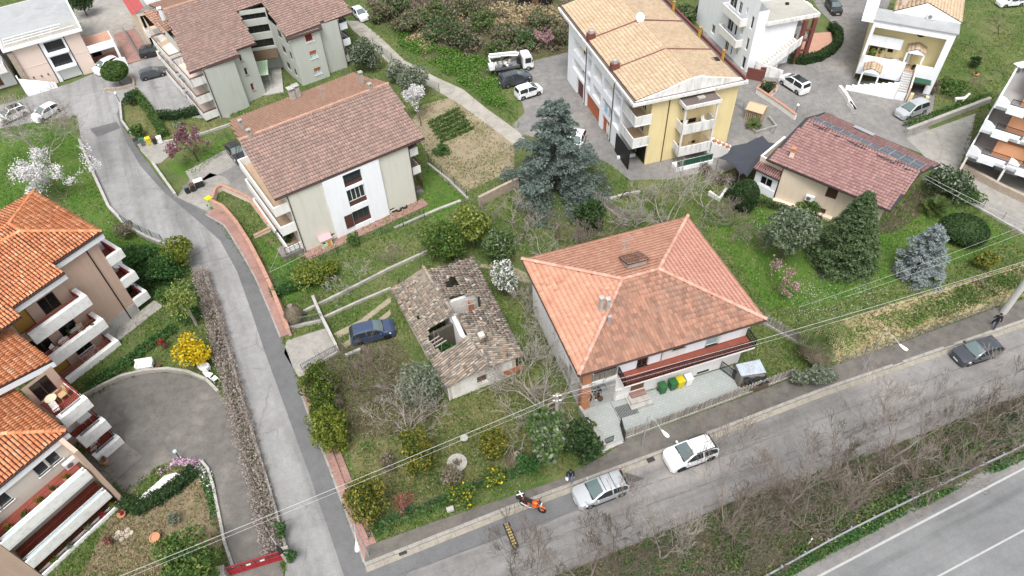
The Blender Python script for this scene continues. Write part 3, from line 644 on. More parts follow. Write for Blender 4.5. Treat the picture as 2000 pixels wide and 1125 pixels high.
def segs_mesh(name,S,mat,parent=None,sides=4):
 """S: list of (p0,p1,r0,r1) -> tubes in one mesh"""
 A = np.array([[*s[0],*s[1],s[2],s[3]] for s in S]); p,q,r0,r1 = A[:,:3],A[:,3:6],A[:,6],A[:,7]
 t = q-p; t /= np.linalg.norm(t,axis=1)[:,None]+1e-9
 h = np.where(np.abs(t[:,2:3]) < .9,np.array([[0,0,1.]]),np.array([[1.,0,0]])); a = np.cross(t,h); a /= np.linalg.norm(a,axis=1)[:,None]+1e-9; b = np.cross(t,a)
 V_ = []
 for e,r in ((p,r0),(q,r1)):
  for k in range(sides): an = 2*math.pi*k/sides; V_.append(e+(a*math.cos(an)+b*math.sin(an))*r[:,None])
 V_ = np.stack(V_,1); n = len(A); base = (np.arange(n)*2*sides)[:,None]
 F_ = np.concatenate([base+np.array([[k,(k+1) % sides,sides+(k+1) % sides,sides+k]]) for k in range(sides)],0)
 return raw(name,V_.reshape(-1,3),F_,mat,parent,smooth=True)
def branch(S,T,p,d,L,r,depth,spread=.6,gnarl=.22,kids=(2,4),up=.12,ratio=.68,minr=.008,nseg=4):
 """recursive limb; S segments, T twig ends"""
 st = L/nseg; q = p
 for i in range(nseg):
  d = (d+Vector((random.gauss(0,gnarl),random.gauss(0,gnarl),random.gauss(0,gnarl)+up*.4))).normalized()
  e = q+d*st; f0 = 1-.5*i/nseg; f1 = 1-.5*(i+1)/nseg
  S.append((q,e,max(r*f0,minr),max(r*f1,minr))); q = e
  if depth > 0 and i >= (1 if nseg > 2 else 0):
   for _ in range(random.randint(*kids) if i == nseg-1 else random.choice((0,1,1))):
    x = d.orthogonal().normalized(); x.rotate(Matrix.Rotation(random.uniform(0,6.283),3,d))
    dd = (d*(1-spread*.45)+x*spread*random.uniform(.6,1.2)+Vector((0,0,up))).normalized()
    branch(S,T,q,dd,L*ratio*random.uniform(.75,1.15),r*f1*.62,depth-1,spread,gnarl,kids,up,ratio,minr,max(2,nseg-1))
 if depth <= 1: T.append(q)
def bare_tree(name,label,px,h,mat='bark_pale',stems=1,depth=4,spread=.65,r=None,gnarl=.16,up=.12,group=None,lean=(0,0),z=0.0,cat='bare tree',blossom=None,bn=0,bs=.1,kids=(2,3),z0=0.0,loc=None,open_=.5,minr=.009,ratio=.68):
 p = loc if loc is not None else at(*px); t = thing(name,label,cat,(p.x,p.y,z),group=group); S,T = [],[]
 for k in range(stems):
  a = random.uniform(0,6.283) if stems == 1 else 6.283*k/stems+random.uniform(-.4,.4); o = .05 if stems == 1 else open_
  d = Vector((math.cos(a)*o+lean[0],math.sin(a)*o+lean[1],1)).normalized()
  branch(S,T,Vector((p.x+math.cos(a)*.05*stems*.3,p.y+math.sin(a)*.05*stems*.3,z-.1)),d,h*.46,(r or h*.022)/(1 if stems < 3 else 1.5),depth,spread,gnarl,kids,up,minr=minr,ratio=ratio)
 cut = max(1,len(S)//200)
 segs_mesh('trunk' if stems == 1 else 'stem',S[:4] if stems == 1 else S[:4],mat,t,7); segs_mesh('branches',S[4:],mat,t,4)
 if blossom:
  m = np.array([((s[0]+s[1])*.5) for s in S if s[2] < .03] or [T[0]]); i = RNG.integers(0,len(m),bn); C = m[i]+RNG.normal(scale=.12*h/4,size=(bn,3)); V_,Q = leafquads(C,bs,1.1); raw('blossom' if 'blossom' in blossom else 'crown',V_,Q,blossom,t)
 return t
def shrub(name,label,px,r,h,mat,n=1800,leaf=.14,clumps=14,cat='shrub',group=None,stem=.25,z=0.0,bark='bark',loc=None,crad=.42,mat2=None,f2=.3,ry=None):
 p = loc if loc is not None else at(*px); t = thing(name,label,cat,(p.x,p.y,z),group=group); ry = ry or r
 c = (p.x,p.y,z+stem*h+h*(1-stem)*.5); R_ = (r,ry,h*(1-stem)*.58)
 P = ellipsoid_pts(n,c,R_,clumps,crad); P = P[P[:,2] > z+.02]
 if mat2:
  k = int(len(P)*(1-f2)); V_,Q = leafquads(P[:k],leaf); raw('crown',V_,Q,mat,t); V_,Q = leafquads(P[k:],leaf*1.05); raw('flowers' if 'blossom' in mat2 or 'flower' in mat2 else 'young_leaves',V_,Q,mat2,t)
 else: V_,Q = leafquads(P,leaf); raw('crown',V_,Q,mat,t)
 S = []; k = 5 if stem < .35 else 3
 top = Vector((p.x,p.y,z+stem*h+.1))
 if stem >= .3: S.append((Vector((p.x,p.y,z-.1)),top,.05+.02*h,.04+.015*h))
 for i in range(k):
  a = 6.283*i/k+random.random(); b = Vector((p.x,p.y,z)) if stem < .3 else top
  S.append((b,Vector((p.x+math.cos(a)*r*.6,p.y+math.sin(a)*ry*.6,z+h*.65)),.025+.008*h,.012))
 segs_mesh('trunk' if stem >= .3 else 'stem',S,bark,t,5); return t
def conifer(name,label,px,r,h,mat,layers=16,per=14,leaf=.16,n=7000,cat='conifer',droop=.25,flat=.5,taper=1.0,core=True,z=0.0,bark='bark_dark',irregular=.25,low=.06,fan=.35,top_sharp=1.0):
 """whorls of drooping boughs, each bough a fan of needle sprays round a tapering trunk"""
 p = at(*px); t = thing(name,label,cat,(p.x,p.y,z)); S = [(Vector((p.x,p.y,z-.1)),Vector((p.x,p.y,z+h*.97)),.06+.016*h,.02)]; C = []; Dn = []
 tot = sum((1-(k/layers)**top_sharp*.93) for k in range(layers))*per
 for k in range(layers):
  f = low+(1-low)*k/layers; zz = z+h*f; L0 = r*(1-f)**taper+.08*r
  for j in range(per):
   a = 6.283*(j+random.random()*.8)/per; L = L0*random.uniform(1-irregular,1+irregular*.6); d = Vector((math.cos(a),math.sin(a),0))
   b0 = Vector((p.x,p.y,zz+random.uniform(-.3,.3)*h/layers)); tip = b0+d*L-Vector((0,0,L*droop*random.uniform(.5,1.4)))
   if j % 2 == 0: S.append((b0,b0.lerp(tip,.8),.02+.004*h*(1-f),.008))
   m = max(6,int(n/tot*(1-f*.6))); s_ = np.sqrt(RNG.random(m))*.92+.1
   q = np.array(b0)+np.outer(s_,np.array(tip-b0)); side = np.array((-d.y,d.x,0)); q += np.outer(RNG.normal(size=m)*fan*L*s_*.6,side); q[:,2] += RNG.normal(scale=h/layers*flat*.3,size=m)+np.abs(RNG.normal(scale=.05,size=m)); C.append(q)
   dd = np.tile(np.array((d.x,d.y,-.15)),(m,1))+side*RNG.normal(scale=.6,size=(m,1)); Dn.append(dd)
 C = np.concatenate(C); Dn = np.concatenate(Dn); k = C[:,2] > z+.03
 V_,Q = leafquads(C[k],leaf,2.0,up=1.2,dirs=Dn[k]); raw('crown',V_,Q,mat,t); segs_mesh('trunk',S,bark,t,6); return t
def clipped(name,label,c,r,h,mat,n=5000,leaf=.1,trunk=0.0,cat='clipped shrub',power=2.4,core='leaf_dark'):
 """topiary: dense leaves on a closed rounded surface"""
 t = thing(name,label,cat,(c.x,c.y,0)); e = RNG.normal(size=(n,3)); e /= np.linalg.norm(e,axis=1)[:,None]
 P = np.sign(e)*np.abs(e)**(2/power); rr = (1-np.abs(RNG.normal(scale=.035,size=n)))[:,None]; hh = (h-trunk)/2
 P = P*rr*np.array((r,r,hh))+np.array((c.x,c.y,trunk+hh)); P = P[P[:,2] > .03]
 V_,Q = leafquads(P,leaf,1.5); raw('crown',V_,Q,mat,t)
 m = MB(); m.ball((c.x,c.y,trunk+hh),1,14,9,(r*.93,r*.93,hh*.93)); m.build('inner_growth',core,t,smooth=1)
 m = MB(); m.cyl((c.x,c.y,0),.09,max(trunk,.3)+.3,7); m.build('trunk','bark',t); return t
def hedge(name,label,pl,w,h,mat,dens=90,leaf=.12,cat='hedge',z=0.0,ragged=.08,core=None,bark=False,closed=False):
 pl = [Vector(p[:2]) for p in pl]; t = thing(name,label,cat,(pl[0].x,pl[0].y,z)); P = []
 for i in range(len(pl)-1):
  a,b = pl[i],pl[i+1]; L = (b-a).length; d = (b-a)/L; s = Vector((-d.y,d.x)); n = int(L*dens*(h+w))
  u = RNG.random(n)*(L+w*.5)-w*.25; f = RNG.random(n); per = 2*h+w; q = f*per
  x = np.where(q < h,-w/2,np.where(q < h+w,q-h-w/2,w/2)); zz = np.where(q < h,q,np.where(q < h+w,h,q-h-w))
  x = x+RNG.normal(scale=ragged,size=n); zz = zz+RNG.normal(scale=ragged,size=n)+np.sin(u*1.3)*ragged*.8
  P.append(np.stack([a.x+d.x*u+s.x*x,a.y+d.y*u+s.y*x,z+np.maximum(zz,.02)],1))
 P = np.concatenate(P); V_,Q = leafquads(P,leaf,1.8); raw('foliage',V_,Q,mat,t)
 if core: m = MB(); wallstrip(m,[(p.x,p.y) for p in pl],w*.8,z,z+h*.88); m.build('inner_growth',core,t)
 return t
def palm(label,px,h,n=26,L=1.7,mat='palm_green',dead=0,loc=None,cat='palm',trunk=True,droop=.55):
 p = loc if loc is not None else at(*px); t = thing('palm',label,cat,(p.x,p.y,0)); top = Vector((p.x,p.y,h))
 if trunk: m = MB(); m.tube([(p.x,p.y,-.05),(p.x+.04,p.y,h*.5),top],[.24,.2,.22],9); m.build('trunk','bark_warm',t)
 for md,cnt,lo,hi in ((mat,n,.1,1.2),('leaf_dead',dead,-1.2,-.5)):
  C = [];
  for k in range(cnt):
   a = 6.283*k/max(cnt,1)*2.618+random.random()*.3; el = random.uniform(lo,hi); Lk = L*random.uniform(.8,1.1); d = Vector((math.cos(a)*math.cos(el),math.sin(a)*math.cos(el),math.sin(el)))
   q = top.copy(); pr = None; W = []
   for s_ in range(7):
    W.append((q.copy(),d.copy())); q = q+d*Lk/6; d = (d-Vector((0,0,droop*.28))).normalized()
   for s_ in range(6):
    (a0,d0),(a1,d1) = W[s_],W[s_+1]; sd = d0.cross(Vector((0,0,1))); sd = sd.normalized() if sd.length > .05 else Vector((1,0,0))
    for sg in (-1,1):
     for f in (0,.5):
      b0 = a0.lerp(a1,f); ln = Lk*.3*math.sin((s_+f+.8)/7*2.9); tip = b0+sd*sg*ln+d0*ln*.5-Vector((0,0,ln*.25)); wd = d0*.05
      C.append((b0-wd,tip,b0+wd))
  if C:
   V_ = np.array([[tuple(x) for x in q] for q in C]).reshape(-1,3); raw('fronds' if md == mat else 'dead_fronds',V_,np.arange(len(V_)).reshape(-1,3),md,t)
 return t
# ================================================================== BUILDINGS
def hit(px,py,a,b,c):
 """photo point on the plane through a,b,c"""
 n = (b-a).cross(c-a); d = _fwd+_cr*((px-1000)/CF)-_cu*((py-562.5)/CF); o = Vector((0,0,CH))
 return o+d*((a-o).dot(n)/d.dot(n))
def frame(X,Y,deg):
 c,s = math.cos(R(deg)),math.sin(R(deg))
 return lambda x,y,z=0.0: Vector((X+c*x-s*y,Y+s*x+c*y,z))
def chimney(par,p,w,h,mat='concrete',cap=True,name='chimney',rz=0.5,pot=False):
 mb = MB(); mb.box((p.x,p.y,p.z+h/2-.2),(w,w,h+.4),rz); c = mb.build(name,mat,par)
 if cap:
  mb = MB()
  for k in range(4): a = rz+math.pi/4+k*math.pi/2; mb.box((p.x+math.cos(a)*w*.5,p.y+math.sin(a)*w*.5,p.z+h+.1),(.08,.08,.2),rz)
  mb.box((p.x,p.y,p.z+h+.24),(w*1.35,w*1.35,.08),rz); mb.build('cap',mat,c)
 return c
def antenna(par,p,h=1.6,rz=0.3,name='antenna'):
 mb = MB(); mb.tube([p,p+Vector((0,0,h))],.02,5); a = Vector((math.cos(rz),math.sin(rz),0)); b = Vector((-a.y,a.x,0)); t = p+Vector((0,0,h))
 mb.tube([t-a*.5,t+a*.6],.014,4)
 for k in range(6): q = t+a*(-.5+k*.2); mb.tube([q-b*.3,q+b*.3],.009,4)
 q = p+Vector((0,0,h*.6)); mb.tube([q-a*.3,q+a*.3],.012,4)
 for k in range(4): s_ = q+a*(-.3+k*.2); mb.tube([s_-b*.4,s_+b*.4],.008,4)
 return mb.build(name,'galvanised',par)
def dish(par,p,r=.4,face=Vector((.3,-.8,.5)),mat='plastic_white'):
 mb = MB(); t = face.normalized(); a = t.orthogonal().normalized(); b = t.cross(a); n = 14; base = len(mb.v)
 for rr,dz in ((.02,0),(.55,.05),(1,.16)): mb.pts([p+Vector((0,0,.5))+(a*math.cos(2*math.pi*k/n)+b*math.sin(2*math.pi*k/n))*r*rr+t*dz*r for k in range(n)])
 for i in range(2):
  for k in range(n): q = (k+1) % n; mb.f.append((i*n+k,i*n+q,(i+1)*n+q,(i+1)*n+k))
 mb.tube([p,p+Vector((0,0,.5))],.025,5); mb.tube([p+Vector((0,0,.35)),p+Vector((0,0,.5))+t*r*.9],.012,4)
 return mb.build('satellite_dish',mat,par)
def acunit(par,F,u,z,d=0.0,name='air_conditioner'):
 mb = MB(); F.box(mb,u,u+.85,z,z+.6,d+.05,d+.38); o = mb.build(name,'ac_white',par)
 mb = MB(); c = F.P(u+.32,z+.3,d+.385); n = F.n;
 mb.tube([c,c+Vector((n.x,n.y,0))*.012],.22,14); mb.build('fan_grille','metal_grey',o); return o
def downpipe(par,F,u,z0,z1,mat='gutter_brown',d=.06):
 mb = MB(); mb.tube([F.P(u,z0,d),F.P(u,z1,d)],.05,6); return mb.build('downpipe',mat,par)
def gutter(par,a,b,mat='gutter_brown',r=.08):
 mb = MB(); mb.tube([a,b],r,6); return mb.build('gutter',mat,par)

# ------------------------------------------------------------------ 1 central hip-roofed house
HF = frame(10.28,38.66,16.67)
hip = thing('hip_roof_house','white house with large orange hipped roof, picket-fenced patio in front','house',HF(0,0,0))
def build_hip():
 he,hr,rl,X,Y = 6.13,7.75,1.59,7.84,6.4
 S,E,N,W = HF(-X,-Y,he),HF(X,-Y,he),HF(X,Y,he),HF(-X,Y,he); ra,rb = HF(-rl,0,hr),HF(rl,0,hr)
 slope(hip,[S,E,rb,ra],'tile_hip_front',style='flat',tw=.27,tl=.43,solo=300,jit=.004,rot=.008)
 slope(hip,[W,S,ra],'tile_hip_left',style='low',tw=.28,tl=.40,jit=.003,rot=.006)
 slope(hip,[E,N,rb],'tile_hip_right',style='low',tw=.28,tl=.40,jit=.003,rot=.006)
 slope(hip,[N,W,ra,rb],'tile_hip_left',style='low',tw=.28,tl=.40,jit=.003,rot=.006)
 for a,b in ((S,ra),(E,rb),(N,rb),(W,ra),(ra,rb)): ridge(hip,a+Vector((0,0,.06)),b+Vector((0,0,.06)),'tile_ridge',.17,.42)
 dz = Vector((0,0,-.12))
 for a,b in ((S,E),(E,N),(N,W),(W,S)): gutter(hip,a+dz,b+dz)
 F = Face(HF(-7.14,-5.7),HF(7.14,-5.7)); FR = Face(HF(7.14,-5.7),HF(7.14,5.7)); FB = Face(HF(7.14,5.7),HF(-7.14,5.7)); FL = Face(HF(-7.14,5.7),HF(-7.14,-5.7))
 zt = 6.02; zf = 3.75
 front = [(4.5,5.45,zf,5.75),(7.5,8.55,4.65,5.8),(10.45,11.6,zf,5.75),(4.3,5.5,.5,2.7),(7.5,8.55,1.65,2.35),(10.6,11.6,1.55,2.25)]
 w = MB()
 q0 = F.P(2.9,0); facade(w,q0,F.p1,0,zt,[(a-2.9,b-2.9,c,d) for a,b,c,d in front])
 facade(w,FR.p0,FR.p1,0,zt,[(2.5,3.6,3.9,5.2),(7,8.1,3.9,5.2),(2.5,3.6,.9,2.2)]); facade(w,FB.p0,FB.p1,0,zt,[(2,3.1,3.9,5.2),(6,7.1,3.9,5.2),(10,11.1,3.9,5.2)])
 lops = [(7.6,8.7,3.7,5.0),(7.6,8.7,.9,2.2),(3,4.1,3.7,5.0)]
 facade(w,FL.p0,FL.P(8.5 + .3,0),0,zt,lops[:0]+[(3,4.1,3.7,5.0),(7.6,8.7,3.7,5.0),(7.6,8.7,.9,2.2)])
 # portico (ground) and loggia (upper) recesses in the front left corner
 facade(w,F.P(0,0,-2.6),F.P(2.9,0,-2.6),0,zt); facade(w,F.P(2.9,0,-2.6),F.P(2.9,0,0),0,zt)
 F.box(w,0,2.9,3.15,3.55,-2.6,0.0); F.box(w,0,2.9,5.75,zt,-2.6,.0); F.box(w,0,.25,0,zt,-2.75,-2.6)
 F.box(w,0.02,.2,3.55,4.4,-2.6,-.8)
 w.build('wall','white_wall',hip)
 boxpart(hip,'portico_floor',F,.0,2.9,.03,.06,-2.6,0,'patio_grout')
 b = MB(); F.box(b,0.0,.75,0,3.15,-.6,.02); F.box(b,0.0,.75,3.55,5.75,-.6,.02); b.build('pillar','brick_wall',hip)
 boxpart(hip,'shutter',F,.8,2.85,3.5,5.7,-.3,-.25,'louvre_brown','brown roller blind in the corner loggia')
 mb = MB()
 for k in range(14): u = .82+k*.145; F.box(mb,u,u+.09,3.57,4.35,-.16,-.04)
 F.box(mb,.78,2.85,4.35,4.41,-.16,-.03); mb.build('balustrade','picket_concrete',hip)
 window(hip,F,front[0],'brown_frame','glass_dark',2,sill='concrete_light'); window(hip,F,front[2],'white_frame','curtain_glass',1,sill='concrete_light')
 window(hip,F,front[1],'white_frame','louvre_white',1,sill='concrete_light'); window(hip,F,front[4],'dark_frame','glass_dark',2,sill='concrete'); window(hip,F,front[5],'dark_frame','glass_dark',2,sill='concrete')
 d = MB(); F.box(d,4.3,5.5,.5,2.7,-.15,-.1); d = d.build('door','door_wood',hip); boxpart(d,'handle',F,5.3,5.36,1.5,1.6,-.1,-.05,'alu')
 for o in lops[:2]: window(hip,FL,o,'white_frame','louvre_white',2,sill='concrete_light')
 for o in [(2.5,3.6,3.9,5.2),(7,8.1,3.9,5.2),(2.5,3.6,.9,2.2)]: window(hip,FR,o,'white_frame','louvre_white',2)
 for o in [(2,3.1,3.9,5.2),(6,7.1,3.9,5.2),(10,11.1,3.9,5.2)]: window(hip,FB,o,'white_frame','louvre_white',2)
 balcony(hip,F,2.9,14.2,zf-.02,1.3,h=0,floor='red_tile',sl=.18); railing(hip,[F.P(2.95,0,.05),F.P(2.95,0,1.25),F.P(14.15,0,1.25),F.P(14.15,0,.05)],zf,.9,'metal_black',.14,r=.03)
 # white shutter panels leaning on the upper wall
 for a,b2 in ((3.0,4.35),(5.5,6.5),(8.7,10.3),(11.8,13.6)): boxpart(hip,'wall_panel',F,a,b2,3.8,5.7,.0,.04,'bright_white')
 # entrance step, annex cabinet boxes under the stair
 for k,(a,b2,dd) in enumerate(((3.85,5.75,1.35),(4.0,5.65,1.0))): boxpart(hip,'step',F,a,b2,.0+.16*k,.16+.16*k,0.01,dd,'concrete_light')
 boxpart(hip,'threshold',F,4.25,5.55,.32,.5,0.01,.5,'pink_paving')
 cab = boxpart(hip,'meter_cabinet',F,2.95,4.15,.1,1.55,.005,.12,'stained_white')
 for a,b2,c,d2 in ((3.0,3.35,.15,.75),(3.4,3.75,.15,.75),(3.8,4.1,.15,.75),(3.4,4.1,.8,1.5)): boxpart(cab,'cabinet_door',F,a,b2,c,d2,.12,.145,'white_wall')
 boxpart(hip,'vent',F,10.4,11.5,.15,.4,0,.02,'dark_frame'); boxpart(hip,'wall_lamp',F,6.3,6.45,2.0,2.2,0,.15,'lamp_white')
 downpipe(hip,F,6.55,3.75,6.0,'galvanised'); downpipe(hip,F,.9,3.3,5.9,'white_frame',-.1)
 # chimneys, roof hatch, antenna
 p = hit(1173,606,W,S,ra)
 for dx in (0,.42): chimney(hip,p+HF(dx,-dx*.7)-HF(0,0),.28,1.25,'concrete_light',rz=.3)
 chimney(hip,hit(1190,632,S,E,ra),.2,.6,'galvanised')
 q = hit(1236,512,N,W,ra); u = (HF(1,0)-HF(0,0)); v = (HF(0,1)-HF(0,0))
 mb = MB(); z = q.z
 A,B,C,D = q-u*.8+v*.75,q+u*.8+v*.75,q+u*.8-v*.75,q-u*.8-v*.75
 up = Vector((0,0,1))
 mb.face(A,D,D+up*.8,A+up*.15); mb.face(D,C,C+up*.8,D+up*.8); mb.face(C,B,B+up*.15,C+up*.8); mb.build('dormer','concrete_light',hip)
 T = [A+up*.2-u*.15,B+up*.2+u*.15,C+up*.9+u*.15-v*.15,D+up*.9-u*.15-v*.15]
 slope(hip,T,'tile_hip_front',style='flat',tw=.28,tl=.42,th=.08)
 antenna(hip,hit(1222,508,N,W,ra)-u*.1,2.3,.2)
build_hip()

# ------------------------------------------------------------------ 2 beige three-storey block
BO = at(596,493); _b1 = at(816,392.7); BD = (_b1-BO).normalized(); BDEG = math.degrees(math.atan2(BD.y,BD.x)); BL = (_b1-BO).length
BF = frame(BO.x,BO.y,BDEG)      # x along the front, y to the back
beige = thing('beige_apartment_block','pale beige apartment block with brown tiled gable roof and white window bay','apartment block',BF(BL/2,6,0))
def build_beige():
 L,D,zt = BL,13.2,7.25
 FL0,FR0,RL = at(536,390,7.45),at(829,269,7.45),at(466,274,9.75); RR = hit(758,163,FL0,FR0,RL)
 BLp,= (at(448,236,8.0),); BRp = hit(690,143,RL,RR,BLp)
 slope(beige,[FL0,FR0,RR,RL],'tile_brown',style='wave',tw=.26,tl=.40,jit=.003,rot=.004)
 slope(beige,[BRp,BLp,RL,RR],'tile_rear',style='wave',tw=.30,tl=.40,jit=.003,rot=.004)
 ridge(beige,RL+Vector((0,0,.03)),RR+Vector((0,0,.03)),'tile_rear',.16,.45)
 gutter(beige,FL0-Vector((0,0,.12)),FR0-Vector((0,0,.12)))
 F = Face(BF(0,0),BF(L,0)); FR = Face(BF(L,0),BF(L,D)); FB = Face(BF(L,D),BF(0,D)); FL = Face(BF(0,D),BF(0,0))
 w = MB(); small = [(3.0,3.45,.45,.75)]
 facade(w,F.p0,F.P(3.52,0),0,zt,[(2.85,3.35,.5,.75)],.1); facade(w,F.P(9.45,0),F.p1,0,zt,[(.2,.75,.3,.55)],.1)
 rops = [(1.0,2.6,z+.1,z+2.1) for z in (.5,2.9,5.3)]+[(5,6.4,z+.1,z+2.1) for z in (.5,2.9,5.3)]
 facade(w,FR.p0,FR.p1,0,zt,rops); facade(w,FB.p0,FB.p1,0,zt)
 lops = [(D-4.2,D-2.6,z,z+2.0) for z in (.6,3.0,5.3)]+[(D-8.5,D-7,z,z+2.0) for z in (.6,3.0,5.3)]
 facade(w,FL.p0,FL.p1,0,zt,lops)
 for sx in (0.02,L-.02):   # gable triangles
  P = [BF(sx,0,zt),BF(sx,D,zt),BF(sx,6.3,9.4)]
  w.face(*P)
 w.build('wall','offwhite_wall',beige)
 ops = [(2.05,3.95,5.5,7.0),(2.05,3.95,3.05,5.15),(2.05,3.95,.6,2.4)]; w2 = MB()
 G = Face(F.P(3.52,0,.18),F.P(9.45,0,.18)); facade(w2,G.p0,G.p1,0,zt,ops,.3)
 facade(w2,F.P(3.52,0,0),G.p0,0,zt); facade(w2,G.p1,F.P(9.45,0,0),0,zt); w2.build('stair_bay','bright_white',beige)
 for k,o in enumerate(ops):
  a,b,c,d = o; m = c+(.5 if k == 1 else .38)
  window(beige,G,(a,b,m,d),'dark_frame' if k == 0 else 'white_frame' if k == 1 else 'brown_frame','glass',4 if k != 2 else 3,depth=.28)
  boxpart(beige,'panel',G,a,b,c,m,-.2,-.12,'louvre_brown')
 s = boxpart(beige,'open_shutter',G,1.15,2.0,.75,2.35,.03,.08,'louvre_brown')
 for o in rops: window(beige,FR,o,'brown_frame','glass',2)
 for o in lops: window(beige,FL,o,'brown_frame','louvre_brown',2)
 for z in (.55,3.0,5.45):
  balcony(beige,FL,D-9.5,D-.25,z,1.45,h=.85 if z > 1 else .7,floor='balcony_tan',ends=(True,True),th=.14)
 for z in (3.3,5.6):
  balcony(beige,FR,.4,4.2,z,1.1,h=.7,floor='balcony_tan',rail='rail_brown',railh=.35)
 st = MB()
 for k in range(4): FR.box(st,.8-.0,2.0,0,.75-k*.18,.05+k*.3,.35+k*.3)
 st.build('steps','concrete_dark',beige)
 railing(beige,[FR.P(.8,0,.1),FR.P(.8,0,1.2),FR.P(2,0,1.2)],.75,.9,'rail_brown')
 mb = MB(); FL.box(mb,D-1.7,D-.1,-.01,.5,.1,2.2); mb.build('porch_step','concrete_dark',beige); railing(beige,[FL.P(D-.15,0,.3),FL.P(D-.15,0,1.75)],.58,.9,'metal_black',.4)
 for u in (.08,L-.08): downpipe(beige,F,u,0,7.3)
 mb = MB(); F.box(mb,-.2,L+.6,0,.06,.0,1.25); mb.build('plinth_walk','pink_paving',beige)
 # chimneys and antenna on the rear slope
 for x,y,w_,h in ((573,186,.55,1.1),(583,182,.5,1.2),(475,246,.3,.9),(489,258,.32,.5),(708,157,.35,1.2),(724,168,.3,.5)):
  chimney(beige,hit(x,y+8,RL,RR,BLp),w_,h,'concrete_light' if w_ > .4 else 'concrete',rz=R(BDEG))
 antenna(beige,hit(634,205,RL,RR,BLp),1.9,2.6)
build_beige()

